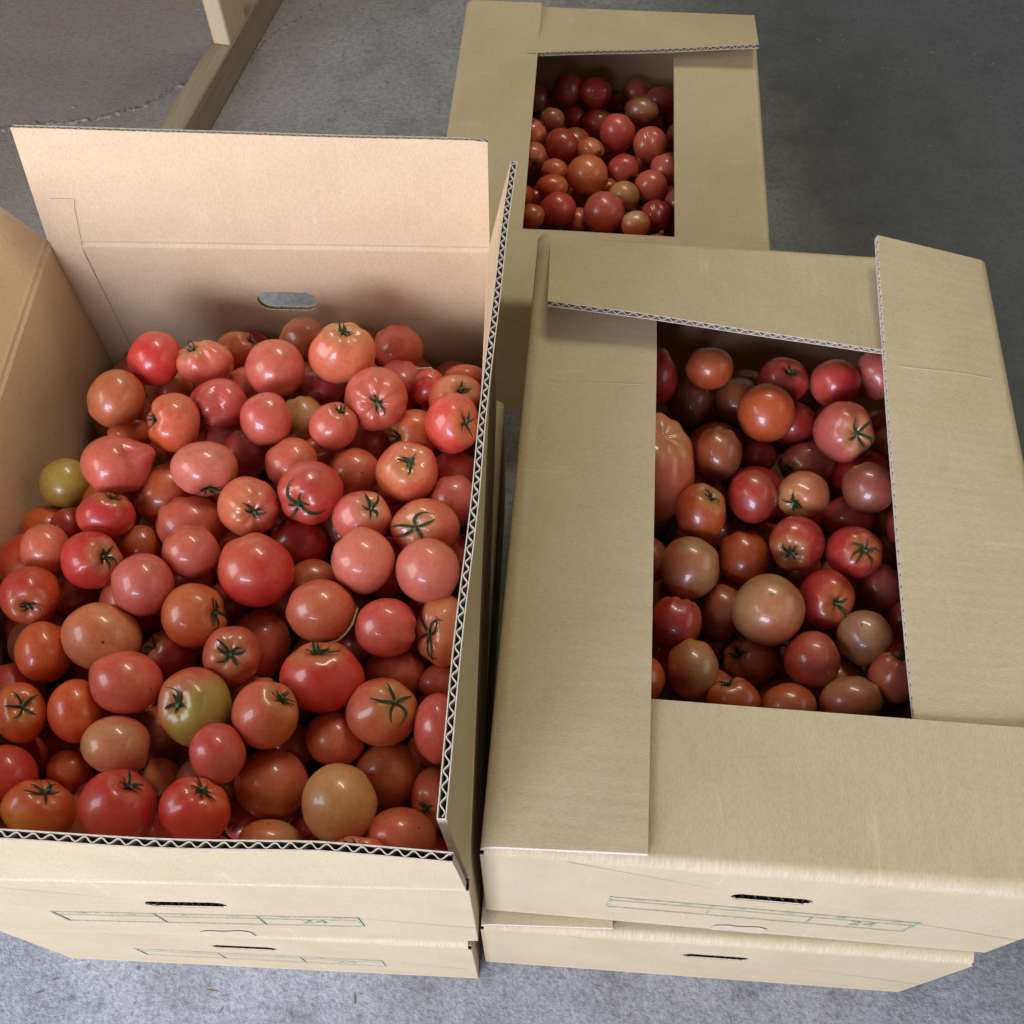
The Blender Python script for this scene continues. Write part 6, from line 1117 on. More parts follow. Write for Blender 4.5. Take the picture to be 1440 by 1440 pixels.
 (0.0476, 1.4348, 0.0988, [0.01862, -0.00039, 0.00028], [-0.00014, 0.01089, 0.01357], [-0.00047, -0.01405, 0.01127], 'brown', 'brown', [-0.9548, -0.2507, -0.1599], False, '', 'mostly hidden dark brown tomato behind the orange yellow tomato in the rear carton', 'tomatoes heaped in the rear carton', False),
 (0.176, 1.4435, 0.0985, [0.02083, -0.00157, 0.00122], [-0.00068, 0.01227, 0.01529], [-0.00193, -0.01578, 0.01258], 'brown', 'deepred', [-0.6255, -0.4545, -0.6342], False, '', 'mostly hidden dark brown tomato left of the greyish rear tomato in the rear carton', 'tomatoes heaped in the rear carton', False),
 (0.2631, 1.4014, 0.1046, [0.02027, -0.0023, 0.00184], [-0.001, 0.01238, 0.01492], [-0.00287, -0.01529, 0.01249], 'deepred', 'brown', [-0.8073, 0.471, -0.3555], False, '', 'mostly hidden deep red tomato right of the greyish rear tomato in the rear carton', 'tomatoes heaped in the rear carton', False),
 (0.2015, 1.2992, 0.1046, [0.0176, -0.00155, 0.00133], [-0.00062, 0.01125, 0.01266], [-0.002, -0.01291, 0.01138], 'deepred', 'deepred', [-0.2268, 0.6175, -0.7532], False, '', 'mostly hidden deep red tomato in front of the greyish rear tomato in the rear carton', 'tomatoes heaped in the rear carton', False),
 (0.3114, 1.3574, 0.1596, [-0.02122, 0.00525, 0.01758], [0.00161, -0.02651, 0.00986], [0.02037, 0.00935, 0.0218], 'coral', 'brownor', [-0.8687, 0.4597, 0.1843], False, '', 'dim reddish tomato buried under the heap in the rear carton', 'tomatoes deep in the rear carton', False),
 (0.3105, 1.4127, 0.1596, [-0.0056, 0.02853, -0.01216], [-0.02308, 0.00383, 0.01961], [0.01972, 0.0127, 0.02073], 'coral', 'coral', [0.018, -0.8066, 0.5908], False, '', 'dim reddish tomato buried under the heap in the rear carton', 'tomatoes deep in the rear carton', False),
 (-0.0499, 1.3239, 0.1596, [-0.0207, -0.0103, -0.0209], [-0.01715, -0.01171, 0.02276], [-0.01508, 0.0261, 0.00207], 'red', 'brownor', [0.3527, 0.2085, -0.9122], False, '', 'dim reddish tomato buried under the heap in the rear carton', 'tomatoes deep in the rear carton', False),
 (0.2006, 1.0563, 0.1596, [-0.02235, 0.0116, -0.00789], [-0.01353, -0.02632, -0.00036], [-0.00722, 0.00336, 0.02539], 'orange', 'orange', [0.4749, -0.2193, -0.8523], False, '', 'dim reddish tomato buried under the heap in the rear carton', 'tomatoes deep in the rear carton', False),
 (-0.0353, 0.9832, 0.1596, [-0.02957, -0.00446, -0.00557], [0.00644, -0.00941, -0.02666], [0.00223, -0.02758, 0.01027], 'red', 'red', [0.7565, 0.6536, -0.0246], False, '', 'dim reddish tomato buried under the heap in the rear carton', 'tomatoes deep in the rear carton', False),
 (-0.03, 1.0727, 0.1596, [-0.01866, 0.00765, 0.01926], [-0.02055, -0.01325, -0.01465], [0.00486, -0.0227, 0.01372], 'red', 'red', [0.5549, 0.448, 0.7009], False, '', 'dim reddish tomato buried under the heap in the rear carton', 'tomatoes deep in the rear carton', False),
 (0.0964, 0.948, 0.1596, [-0.00194, -0.02867, 0.00508], [0.01006, -0.005, -0.0244], [0.02717, 0.00014, 0.01117], 'brown', 'brown', [0.8487, 0.2231, -0.4795], False, '', 'dim reddish tomato buried under the heap in the rear carton', 'tomatoes deep in the rear carton', False),
 (-0.0244, 1.1609, 0.1596, [-0.00361, -0.01162, 0.02621], [0.00871, -0.02705, -0.0108], [0.02711, 0.00615, 0.00646], 'coral', 'orange', [0.9772, -0.0811, -0.1962], False, '', 'dim reddish tomato buried under the heap in the rear carton', 'tomatoes deep in the rear carton', False),
 (0.2448, 1.0051, 0.1596, [-0.02544, -0.01451, 0.01026], [0.00587, -0.02021, -0.01401], [0.01495, -0.01078, 0.02182], 'brownor', 'brown', [-0.936, -0.2779, 0.2161], False, '', 'dim reddish tomato buried under the heap in the rear carton', 'tomatoes deep in the rear carton', False),
 (0.1513, 0.9482, 0.1596, [-0.00708, -0.02017, -0.01795], [-0.00253, -0.01728, 0.02041], [-0.02622, 0.0069, 0.0026], 'red', 'coral', [0.8899, 0.3976, -0.2236], False, '', 'dim reddish tomato buried under the heap in the rear carton', 'tomatoes deep in the rear carton', False),
 (0.169, 1.0056, 0.1596, [-0.02603, -0.01513, -0.0015], [0.00595, -0.00763, -0.02624], [0.01293, -0.0232, 0.00968], 'red', 'brown', [-0.9721, 0.1685, 0.1635], False, '', 'dim reddish tomato buried under the heap in the rear carton', 'tomatoes deep in the rear carton', False),
 (-0.0683, 0.9408, 0.1596, [-0.01356, 0.01743, 0.01671], [0.00155, -0.01716, 0.01915], [0.02374, 0.01092, 0.00787], 'deepred', 'orange', [-0.9417, -0.1923, -0.2762], False, '', 'dim reddish tomato buried under the heap in the rear carton', 'tomatoes deep in the rear carton', False),
 (0.1097, 1.0019, 0.1596, [-0.01309, 0.00885, -0.023], [-0.01158, -0.02467, -0.0029], [-0.024, 0.00924, 0.01722], 'coral', 'red', [-0.0465, 0.9928, -0.1104], False, '', 'dim reddish tomato buried under the heap in the rear carton', 'tomatoes deep in the rear carton', False),
 (0.044, 1.0401, 0.1595, [-0.01275, -0.02367, 8e-05], [0.00666, -0.0035, 0.02845], [-0.02472, 0.01334, 0.00743], 'orange', 'coral', [0.0753, 0.7317, 0.6774], False, '', 'dim reddish tomato buried under the heap in the rear carton', 'tomatoes deep in the rear carton', False),
 (0.2781, 1.1095, 0.1595, [-0.01718, 0.01824, 0.01514], [0.01338, -0.00636, 0.02285], [0.01858, 0.02155, -0.00488], 'orange', 'red', [0.6803, 0.1607, -0.7151], False, '', 'dim reddish tomato buried under the heap in the rear carton', 'tomatoes deep in the rear carton', False),
 (0.0177, 0.956, 0.1595, [-0.02361, -0.0141, 0.01138], [0.01787, -0.02062, 0.01152], [0.00235, 0.01541, 0.02395], 'brownor', 'brownor', [0.0453, 0.2392, -0.9699], False, '', 'dim reddish tomato buried under the heap in the rear carton', 'tomatoes deep in the rear carton', False),
 (0.269, 0.9598, 0.1595, [-0.02221, -0.00692, 0.00822], [-0.00473, -0.01375, -0.02435], [0.01028, -0.02116, 0.00996], 'deepred', 'red', [-0.8751, 0.2295, -0.4261], False, '', 'dim reddish tomato buried under the heap in the rear carton', 'tomatoes deep in the rear carton', False),
 (0.2828, 1.1781, 0.1595, [-0.02126, -0.01555, -0.00959], [0.00501, -0.01882, 0.0194], [-0.0164, 0.01239, 0.01626], 'deepred', 'brown', [0.965, 0.2453, -0.0928], False, '', 'dim reddish tomato buried under the heap in the rear carton', 'tomatoes deep in the rear carton', False),
 (0.2936, 1.2436, 0.1595, [-0.01753, -0.02333, 0.0088], [-0.00342, -0.00801, -0.02804], [0.02182, -0.01571, 0.00183], 'deepred', 'deepred', [-0.2285, 0.875, -0.4269], False, '', 'dim reddish tomato buried under the heap in the rear carton', 'tomatoes deep in the rear carton', False),
 (0.2941, 1.0507, 0.1595, [-0.0107, -0.01195, 0.02467], [0.02722, -0.00836, 0.00775], [0.00418, 0.02775, 0.01526], 'orange', 'brownor', [0.8147, -0.4297, -0.3894], False, '', 'dim reddish tomato buried under the heap in the rear carton', 'tomatoes deep in the rear carton', False),
 (-0.0527, 1.2332, 0.1594, [-0.00801, -0.01409, -0.02276], [0.0247, 8e-05, -0.00875], [0.00453, -0.02291, 0.01259], 'red', 'brown', [-0.2155, -0.6508, 0.728], False, '', 'dim reddish tomato buried under the heap in the rear carton', 'tomatoes deep in the rear carton', False),
 (-0.0353, 1.4737, 0.1593, [-0.01918, 0.0189, 0.00691], [-0.01132, -0.0181, 0.01808], [0.01775, 0.01021, 0.02133], 'brown', 'orange', [0.3083, 0.858, 0.4107], False, '', 'dim reddish tomato buried under the heap in the rear carton', 'tomatoes deep in the rear carton', False),
 (0.1377, 1.062, 0.1593, [-0.00501, -0.02413, 0.01564], [0.02847, -0.00022, 0.00877], [-0.00635, 0.01493, 0.02099], 'brown', 'orange', [0.495, -0.3924, -0.7752], False, '', 'dim reddish tomato buried under the heap in the rear carton', 'tomatoes deep in the rear carton', False),
 (0.2063, 0.9237, 0.1593, [-0.02382, 0.00885, 0.01646], [0.01054, -0.01307, 0.02228], [0.01471, 0.02514, 0.00778], 'deepred', 'brownor', [0.3385, -0.7673, -0.5446], False, '', 'dim reddish tomato buried under the heap in the rear carton', 'tomatoes deep in the rear carton', False),
 (-0.0212, 1.4159, 0.1588, [-0.01676, -0.01611, -0.01465], [0.01355, -0.02162, 0.00828], [-0.01766, -0.00234, 0.02278], 'coral', 'brown', [0.7669, 0.6176, -0.1745], False, '', 'dim reddish tomato buried under the heap in the rear carton', 'tomatoes deep in the rear carton', False),
 (-0.0701, 1.0242, 0.1583, [-0.02045, -0.014, -0.00067], [0.00846, -0.01131, -0.02204], [0.01123, -0.01703, 0.01306], 'red', 'brown', [0.7602, 0.5031, 0.411], False, '', 'dim reddish tomato buried under the heap in the rear carton', 'tomatoes deep in the rear carton', False),
 (0.327, 1.3001, 0.1582, [-0.02043, -0.01878, 0.0107], [0.01314, -0.02304, -0.01536], [0.01592, -0.00516, 0.02134], 'orange', 'brownor', [0.7548, 0.6356, -0.1621], False, '', 'dim reddish tomato buried under the heap in the rear carton', 'tomatoes deep in the rear carton', False),
 (-0.0208, 1.279, 0.1581, [-0.00169, -0.02695, 0.00349], [0.01689, 0.00164, 0.0208], [-0.02104, 0.00349, 0.01681], 'red', 'coral', [0.1672, -0.9517, -0.2575], False, '', 'dim reddish tomato buried under the heap in the rear carton', 'tomatoes deep in the rear carton', False),
 (-0.0647, 1.1198, 0.158, [-0.0164, 0.00981, -0.0181], [0.01956, -0.00473, -0.02029], [-0.01051, -0.02535, -0.00422], 'coral', 'orange', [-0.03, 0.0612, 0.9977], False, '', 'dim reddish tomato buried under the heap in the rear carton', 'tomatoes deep in the rear carton', False),
 (-0.0161, 1.3647, 0.1572, [-0.02381, -0.01247, 0.00378], [0.00617, -0.01797, -0.02042], [0.01203, -0.01727, 0.01883], 'brownor', 'deepred', [-0.8628, 0.0861, -0.4982], False, '', 'dim reddish tomato buried under the heap in the rear carton', 'tomatoes deep in the rear carton', False),
 (0.0543, 0.9909, 0.1558, [-0.00849, -0.01652, -0.0183], [-0.00785, -0.01631, 0.01836], [-0.02779, 0.01383, 0.0004], 'orange', 'orange', [-0.1908, -0.872, -0.4509], False, '', 'dim reddish tomato buried under the heap in the rear carton', 'tomatoes deep in the rear carton', False),
 (0.3018, 0.9971, 0.1539, [-0.011, 0.0155, -0.02335], [-0.00235, -0.0245, -0.01516], [-0.02729, -0.00378, 0.01035], 'brownor', 'deepred', [0.1005, 0.9522, -0.2885], False, '', 'dim reddish tomato buried under the heap in the rear carton', 'tomatoes deep in the rear carton', False),
 (-0.0028, 1.0245, 0.1537, [-0.01536, -0.00346, -0.02175], [-0.02211, -0.00997, 0.0172], [-0.0087, 0.02346, 0.00242], 'brown', 'coral', [0.2387, 0.9576, 0.1615], False, '', 'dim reddish tomato buried under the heap in the rear carton', 'tomatoes deep in the rear carton', False),
]
build_tomatoes(ROWS)
# deepest tomatoes: position, radius, colour
DEEP = [
 (-0.2082, 0.417, 0.3862, 0.0307, 'coral'),
 (-0.3622, 0.356, 0.3792, 0.027, 'coral'),
 (-0.3069, 0.658, 0.3749, 0.0291, 'orange'),
 (-0.1489, 0.4085, 0.3788, 0.0261, 'brown'),
 (-0.2592, 0.4983, 0.3818, 0.0269, 'coral'),
 (-0.1438, 0.2401, 0.368, 0.0273, 'coral'),
 (-0.0742, 0.4984, 0.3679, 0.0244, 'brownor'),
 (-0.2527, 0.2706, 0.3724, 0.0288, 'red'),
 (-0.2799, 0.3707, 0.3769, 0.0283, 'brown'),
 (-0.345, 0.6055, 0.37, 0.0273, 'coral'),
 (-0.3214, 0.25, 0.3667, 0.0274, 'coral'),
 (-0.3241, 0.4686, 0.3751, 0.0282, 'red'),
 (-0.2239, 0.5791, 0.3735, 0.0261, 'brownor'),
 (-0.078, 0.3207, 0.3627, 0.0295, 'brown'),
 (-0.1775, 0.6083, 0.3691, 0.0286, 'deepred'),
 (-0.1015, 0.6111, 0.3631, 0.0281, 'orange'),
 (-0.4401, 0.3993, 0.3595, 0.0287, 'red'),
 (-0.1735, 0.362, 0.3697, 0.0274, 'orange'),
 (-0.4428, 0.2224, 0.3544, 0.03, 'coral'),
 (-0.3643, 0.1872, 0.3551, 0.0271, 'orange'),
 (-0.4335, 0.3399, 0.3565, 0.0258, 'brown'),
 (-0.0783, 0.225, 0.3541, 0.0251, 'orange'),
 (-0.2019, 0.1828, 0.3523, 0.0258, 'brownor'),
 (-0.1456, 0.5404, 0.362, 0.0271, 'orange'),
 (-0.1951, 0.3177, 0.3622, 0.026, 'brown'),
 (-0.133, 0.456, 0.3614, 0.0266, 'brownor'),
 (-0.3528, 0.409, 0.362, 0.0258, 'coral'),
 (-0.3979, 0.5048, 0.3571, 0.0256, 'orange'),
 (-0.3249, 0.5533, 0.3622, 0.0278, 'brown'),
 (-0.2129, 0.4632, 0.366, 0.0287, 'coral'),
 (-0.1235, 0.283, 0.3546, 0.0268, 'brown'),
 (-0.3855, 0.2872, 0.3539, 0.0274, 'red'),
 (-0.2193, 0.525, 0.364, 0.0296, 'brownor'),
 (-0.1674, 0.7253, 0.3478, 0.0304, 'brownor'),
 (-0.1066, 0.3842, 0.3542, 0.0275, 'deepred'),
 (-0.1513, 0.1811, 0.3463, 0.0261, 'deepred'),
 (-0.2875, 0.728, 0.3466, 0.0272, 'deepred'),
 (-0.35, 0.6554, 0.3497, 0.0255, 'red'),
 (-0.2196, 0.7099, 0.3468, 0.0273, 'deepred'),
 (-0.3143, 0.1862, 0.344, 0.0251, 'deepred'),
 (-0.3073, 0.3266, 0.3549, 0.0296, 'brown'),
 (-0.428, 0.4453, 0.3463, 0.0285, 'coral'),
 (-0.1983, 0.2486, 0.3491, 0.0291, 'coral'),
 (-0.2583, 0.6151, 0.3518, 0.029, 'coral'),
 (-0.2667, 0.6699, 0.3472, 0.025, 'red'),
 (-0.0579, 0.5895, 0.3403, 0.0274, 'red'),
 (-0.3739, 0.2424, 0.3424, 0.0256, 'red'),
 (-0.2751, 0.5484, 0.3536, 0.0249, 'brownor'),
 (-0.3979, 0.3712, 0.3455, 0.0283, 'red'),
 (-0.2383, 0.3945, 0.3541, 0.027, 'orange'),
 (-0.063, 0.4206, 0.3403, 0.026, 'brownor'),
 (-0.2681, 0.4599, 0.3545, 0.0253, 'deepred'),
 (-0.3001, 0.5051, 0.3527, 0.0256, 'deepred'),
 (-0.1415, 0.6449, 0.3424, 0.027, 'brown'),
 (-0.4332, 0.2904, 0.3379, 0.0246, 'brownor'),
 (-0.085, 0.6583, 0.3378, 0.0314, 'brown'),
 (-0.1735, 0.4964, 0.3502, 0.0291, 'coral'),
 (-0.2422, 0.3329, 0.3476, 0.0297, 'orange'),
 (-0.119, 0.4979, 0.3425, 0.0257, 'brownor'),
 (-0.1922, 0.6605, 0.3392, 0.0284, 'coral'),
 (-0.1033, 0.1876, 0.3315, 0.0238, 'deepred'),
 (-0.0611, 0.3702, 0.3338, 0.028, 'brownor'),
 (-0.0651, 0.5373, 0.3339, 0.028, 'deepred'),
 (-0.1336, 0.3455, 0.3399, 0.0286, 'brownor'),
 (-0.3056, 0.406, 0.3458, 0.0297, 'orange'),
 (-0.1823, 0.4253, 0.3453, 0.0276, 'deepred'),
 (-0.1429, 0.5866, 0.3388, 0.0261, 'brown'),
 (-0.4086, 0.1921, 0.3288, 0.0307, 'brown'),
 (-0.2519, 0.1844, 0.3299, 0.0267, 'red'),
 (-0.0861, 0.4631, 0.3341, 0.0284, 'brownor'),
 (-0.3554, 0.3276, 0.3373, 0.0284, 'orange'),
 (-0.2718, 0.2419, 0.3334, 0.0289, 'coral'),
 (-0.0796, 0.2677, 0.3284, 0.0258, 'brownor'),
 (-0.3044, 0.5918, 0.3384, 0.027, 'coral'),
 (-0.2908, 0.2856, 0.3356, 0.0285, 'coral'),
 (-0.3504, 0.4905, 0.3373, 0.0264, 'orange'),
 (-0.4365, 0.4899, 0.327, 0.0293, 'red'),
 (-0.1931, 0.5611, 0.337, 0.0266, 'brownor'),
 (-0.3418, 0.2746, 0.3295, 0.0245, 'red'),
 (-0.388, 0.4179, 0.33, 0.0271, 'brownor'),
 (-0.3083, 0.6846, 0.323, 0.0302, 'coral'),
 (-0.1236, 0.2428, 0.3207, 0.0287, 'brownor'),
 (-0.3367, 0.371, 0.3296, 0.0289, 'coral'),
 (-0.334, 0.2253, 0.321, 0.0265, 'brownor'),
 (-0.4152, 0.2496, 0.3185, 0.0267, 'orange'),
 (-0.2144, 0.2893, 0.3269, 0.0277, 'brownor'),
 (-0.2069, 0.6098, 0.3261, 0.0298, 'orange'),
 (-0.137, 0.4235, 0.3257, 0.0261, 'brown'),
 (-0.1589, 0.2949, 0.3215, 0.0269, 'orange'),
 (-0.34, 0.4396, 0.3263, 0.0269, 'red'),
 (-0.2816, 0.3648, 0.3274, 0.0284, 'red'),
 (-0.1873, 0.3777, 0.3259, 0.0255, 'brownor'),
 (-0.3486, 0.6126, 0.3195, 0.0278, 'brown'),
 (-0.2372, 0.4901, 0.3284, 0.0276, 'deepred'),
 (-0.1143, 0.5499, 0.3187, 0.0265, 'orange'),
 (-0.1753, 0.2143, 0.3138, 0.0246, 'brownor'),
 (-0.0648, 0.3145, 0.3112, 0.0296, 'brown'),
 (-0.2408, 0.5655, 0.3233, 0.0274, 'brownor'),
 (-0.4217, 0.724, 0.3078, 0.0273, 'coral'),
 (-0.0656, 0.7163, 0.3076, 0.027, 'coral'),
 (-0.1038, 0.6092, 0.3137, 0.0272, 'red'),
 (-0.2576, 0.7057, 0.3117, 0.0262, 'orange'),
 (-0.3969, 0.318, 0.3133, 0.0288, 'deepred'),
 (-0.1514, 0.6855, 0.3106, 0.0259, 'brownor'),
 (-0.4306, 0.6659, 0.3072, 0.0257, 'brown'),
 (-0.4402, 0.3961, 0.3088, 0.0266, 'coral'),
 (-0.3373, 0.7244, 0.3074, 0.0289, 'brown'),
 (-0.0679, 0.2143, 0.306, 0.0273, 'orange'),
 (-0.3517, 0.5556, 0.3172, 0.0274, 'brownor'),
 (-0.2281, 0.4373, 0.3236, 0.0292, 'orange'),
 (-0.4337, 0.6105, 0.3069, 0.0281, 'coral'),
 (-0.3803, 0.673, 0.3075, 0.0302, 'coral'),
 (-0.2868, 0.6321, 0.3137, 0.0248, 'brown'),
 (-0.4381, 0.348, 0.3062, 0.0259, 'red'),
 (-0.4227, 0.5482, 0.307, 0.0265, 'coral'),
 (-0.2396, 0.6497, 0.3113, 0.0279, 'coral'),
 (-0.1157, 0.7245, 0.3018, 0.0292, 'coral'),
 (0.076, 0.1998, 0.3835, 0.0261, 'brownor'),
 (0.1125, 0.74, 0.3825, 0.0266, 'brown'),
 (0.0863, 0.3503, 0.3794, 0.0252, 'coral'),
 (0.3731, 0.2136, 0.3763, 0.0278, 'coral'),
 (0.3821, 0.2903, 0.3763, 0.0248, 'red'),
 (0.3169, 0.275, 0.3761, 0.0288, 'brown'),
 (0.0776, 0.4393, 0.3745, 0.0271, 'coral'),
 (0.3445, 0.3498, 0.371, 0.0292, 'red'),
 (0.0479, 0.5612, 0.3705, 0.0274, 'brownor'),
 (0.2432, 0.4102, 0.3697, 0.0269, 'orange'),
 (0.3468, 0.5546, 0.3693, 0.028, 'deepred'),
 (0.2925, 0.1836, 0.3691, 0.0286, 'red'),
 (0.0508, 0.6305, 0.3691, 0.0251, 'coral'),
 (0.0156, 0.203, 0.3674, 0.0277, 'brown'),
 (0.0637, 0.2622, 0.3671, 0.0271, 'orange'),
 (0.1883, 0.2761, 0.3668, 0.0256, 'red'),
 (0.2867, 0.3378, 0.3664, 0.0295, 'brownor'),
 (0.0366, 0.38, 0.3664, 0.0292, 'deepred'),
 (0.1149, 0.2811, 0.3663, 0.0261, 'coral'),
 (0.2408, 0.5354, 0.3661, 0.0295, 'deepred'),
 (0.2331, 0.2295, 0.3652, 0.0273, 'brown'),
 (0.1392, 0.3611, 0.3651, 0.0269, 'red'),
 (0.4092, 0.4117, 0.3648, 0.0239, 'coral'),
 (0.4116, 0.4686, 0.3642, 0.0281, 'brownor'),
 (0.1776, 0.3295, 0.3637, 0.0254, 'coral'),
 (0.2054, 0.5888, 0.3636, 0.0308, 'coral'),
 (0.4266, 0.5978, 0.3634, 0.0297, 'brown'),
 (0.4007, 0.3484, 0.362, 0.0262, 'red'),
 (0.0422, 0.497, 0.3612, 0.03, 'red'),
 (0.0986, 0.5901, 0.3611, 0.0274, 'deepred'),
 (0.3356, 0.6197, 0.3611, 0.0272, 'orange'),
 (0.0438, 0.3095, 0.3604, 0.0284, 'brown'),
 (0.0709, 0.6877, 0.3598, 0.0262, 'orange'),
 (0.1407, 0.2346, 0.3595, 0.0277, 'brownor'),
 (0.1925, 0.1885, 0.3575, 0.0275, 'deepred'),
 (0.1502, 0.4206, 0.3565, 0.0308, 'brown'),
 (0.2362, 0.3169, 0.3564, 0.0283, 'coral'),
 (0.0675, 0.7426, 0.356, 0.0286, 'deepred'),
 (0.1876, 0.5373, 0.356, 0.0258, 'coral'),
 (0.097, 0.3942, 0.3551, 0.0305, 'brown'),
 (0.3271, 0.2222, 0.3546, 0.0274, 'red'),
 (0.0864, 0.5317, 0.3513, 0.0296, 'brown'),
 (0.3908, 0.1725, 0.3487, 0.0296, 'brownor'),
 (0.0363, 0.4469, 0.3486, 0.0271, 'red'),
 (0.1501, 0.5803, 0.3476, 0.0284, 'brownor'),
 (0.1126, 0.6642, 0.3459, 0.0281, 'brown'),
 (0.2465, 0.1845, 0.3446, 0.0255, 'red'),
 (0.3691, 0.2532, 0.3444, 0.0281, 'brownor'),
 (0.3208, 0.4481, 0.3442, 0.0277, 'coral'),
 (0.0201, 0.2543, 0.3441, 0.0271, 'deepred'),
 (0.0958, 0.2278, 0.344, 0.0299, 'brownor'),
 (0.2887, 0.5295, 0.3436, 0.0322, 'deepred'),
 (0.2532, 0.6048, 0.3416, 0.025, 'brownor'),
 (0.2793, 0.2792, 0.3409, 0.0296, 'brown'),
 (0.087, 0.3197, 0.3403, 0.0288, 'coral'),
 (0.2036, 0.4327, 0.3387, 0.0259, 'coral'),
 (0.3814, 0.5166, 0.3367, 0.0268, 'brownor'),
 (0.1011, 0.4609, 0.3366, 0.0278, 'orange'),
 (0.1852, 0.2372, 0.3366, 0.0256, 'brownor'),
 (0.3716, 0.4089, 0.3361, 0.0276, 'orange'),
 (0.1097, 0.7183, 0.3358, 0.0291, 'brown'),
 (0.1393, 0.1939, 0.3354, 0.025, 'brown'),
 (0.3398, 0.1773, 0.3338, 0.0268, 'deepred'),
 (0.4012, 0.3045, 0.3329, 0.0258, 'deepred'),
 (0.1522, 0.2794, 0.3322, 0.0269, 'deepred'),
 (0.3198, 0.5692, 0.3316, 0.0264, 'deepred'),
 (0.2742, 0.2271, 0.3313, 0.0289, 'deepred'),
 (0.3388, 0.2897, 0.3312, 0.0252, 'brownor'),
 (0.2266, 0.274, 0.3309, 0.0261, 'red'),
 (0.371, 0.5864, 0.3308, 0.0265, 'brown'),
 (0.053, 0.2096, 0.3307, 0.0276, 'red'),
 (0.2871, 0.6417, 0.3305, 0.0279, 'orange'),
 (0.1346, 0.5275, 0.3301, 0.028, 'brown'),
 (0.0589, 0.5995, 0.3298, 0.0299, 'orange'),
 (0.21, 0.3497, 0.3289, 0.0281, 'deepred'),
 (0.2189, 0.6457, 0.3288, 0.0296, 'coral'),
 (0.3158, 0.3619, 0.3284, 0.0266, 'orange'),
 (0.0281, 0.3447, 0.3283, 0.0276, 'orange'),
 (0.2769, 0.425, 0.3269, 0.0283, 'orange'),
 (0.0561, 0.651, 0.3253, 0.0274, 'brownor'),
 (0.0433, 0.5451, 0.325, 0.024, 'deepred'),
 (0.4248, 0.6322, 0.3245, 0.0314, 'orange'),
 (0.2272, 0.5621, 0.3244, 0.0272, 'coral'),
 (0.0926, 0.2715, 0.324, 0.0255, 'red'),
 (0.0577, 0.4037, 0.3236, 0.0298, 'coral'),
 (0.3685, 0.355, 0.3234, 0.0255, 'red'),
 (0.3304, 0.5005, 0.3233, 0.0261, 'brown'),
 (0.2895, 0.9161, 0.1526, 0.0287, 'coral'),
 (0.08, 1.0765, 0.1443, 0.0281, 'brown'),
 (0.3384, 1.4537, 0.1415, 0.0263, 'coral'),
 (0.2471, 1.0728, 0.1373, 0.0273, 'red'),
 (0.2037, 0.978, 0.1368, 0.0261, 'brownor'),
 (0.0157, 1.0764, 0.1367, 0.0289, 'deepred'),
 (0.3195, 1.2057, 0.1363, 0.0299, 'red'),
 (0.3152, 1.1353, 0.1348, 0.0283, 'brownor'),
 (-0.025, 0.937, 0.1336, 0.0283, 'brown'),
 (0.0972, 1.3127, 0.1313, 0.0264, 'brownor'),
 (0.0539, 0.9311, 0.1301, 0.0296, 'orange'),
 (0.0246, 1.3386, 0.1298, 0.0275, 'coral'),
 (-0.0577, 1.1911, 0.1282, 0.0307, 'red'),
 (-0.0286, 1.1102, 0.1264, 0.029, 'orange'),
 (0.2417, 1.1929, 0.1264, 0.0278, 'orange'),
 (0.2399, 1.2619, 0.1262, 0.0286, 'brownor'),
 (0.1694, 1.0839, 0.1258, 0.027, 'brown'),
 (-0.0457, 1.3874, 0.1241, 0.0249, 'coral'),
 (0.1819, 1.1412, 0.1239, 0.0264, 'brown'),
 (0.3126, 1.0852, 0.1234, 0.0269, 'red'),
 (0.0655, 1.2515, 0.1227, 0.0269, 'deepred'),
 (0.1707, 0.9217, 0.1222, 0.0284, 'red'),
 (-0.0551, 1.0562, 0.1221, 0.028, 'red'),
 (0.3239, 1.2648, 0.1217, 0.0267, 'red'),
 (0.0163, 0.9933, 0.1212, 0.027, 'red'),
 (-0.0747, 0.9779, 0.1208, 0.0266, 'brown'),
 (0.0825, 1.0284, 0.1206, 0.0292, 'orange'),
 (0.1335, 1.1786, 0.1202, 0.0292, 'coral'),
 (0.2504, 0.929, 0.1202, 0.0255, 'brown'),
 (0.2072, 1.0251, 0.1195, 0.0278, 'brownor'),
 (0.1371, 1.0201, 0.1194, 0.0301, 'red'),
 (0.3001, 0.9573, 0.1193, 0.0273, 'red'),
 (0.2053, 1.2262, 0.119, 0.0285, 'brown'),
 (0.114, 0.9695, 0.1189, 0.0267, 'orange'),
 (-0.0375, 1.2532, 0.1188, 0.0268, 'deepred'),
 (-0.0215, 1.3067, 0.1184, 0.0268, 'orange'),
 (0.3271, 1.3847, 0.1178, 0.0271, 'brownor'),
 (0.1189, 1.0976, 0.1176, 0.0289, 'deepred'),
 (0.2715, 1.0267, 0.1176, 0.0269, 'brown'),
 (0.06, 1.185, 0.1172, 0.0293, 'deepred'),
 (0.215, 1.3741, 0.117, 0.0282, 'deepred'),
 (0.3263, 1.3313, 0.1168, 0.0263, 'brown'),
 (-0.029, 1.4511, 0.1147, 0.0281, 'brown'),
 (-0.0245, 1.016, 0.1115, 0.0266, 'brown'),
 (0.0632, 1.1125, 0.1108, 0.027, 'deepred'),
 (0.2208, 1.1071, 0.1107, 0.0281, 'orange'),
 (0.0616, 0.9786, 0.108, 0.027, 'orange'),
 (0.1635, 0.9729, 0.1067, 0.0297, 'brown'),
 (0.2918, 1.1705, 0.1065, 0.0285, 'deepred'),
 (-0.0291, 1.1549, 0.1057, 0.0237, 'red'),
 (0.0599, 1.3711, 0.1054, 0.0325, 'brown'),
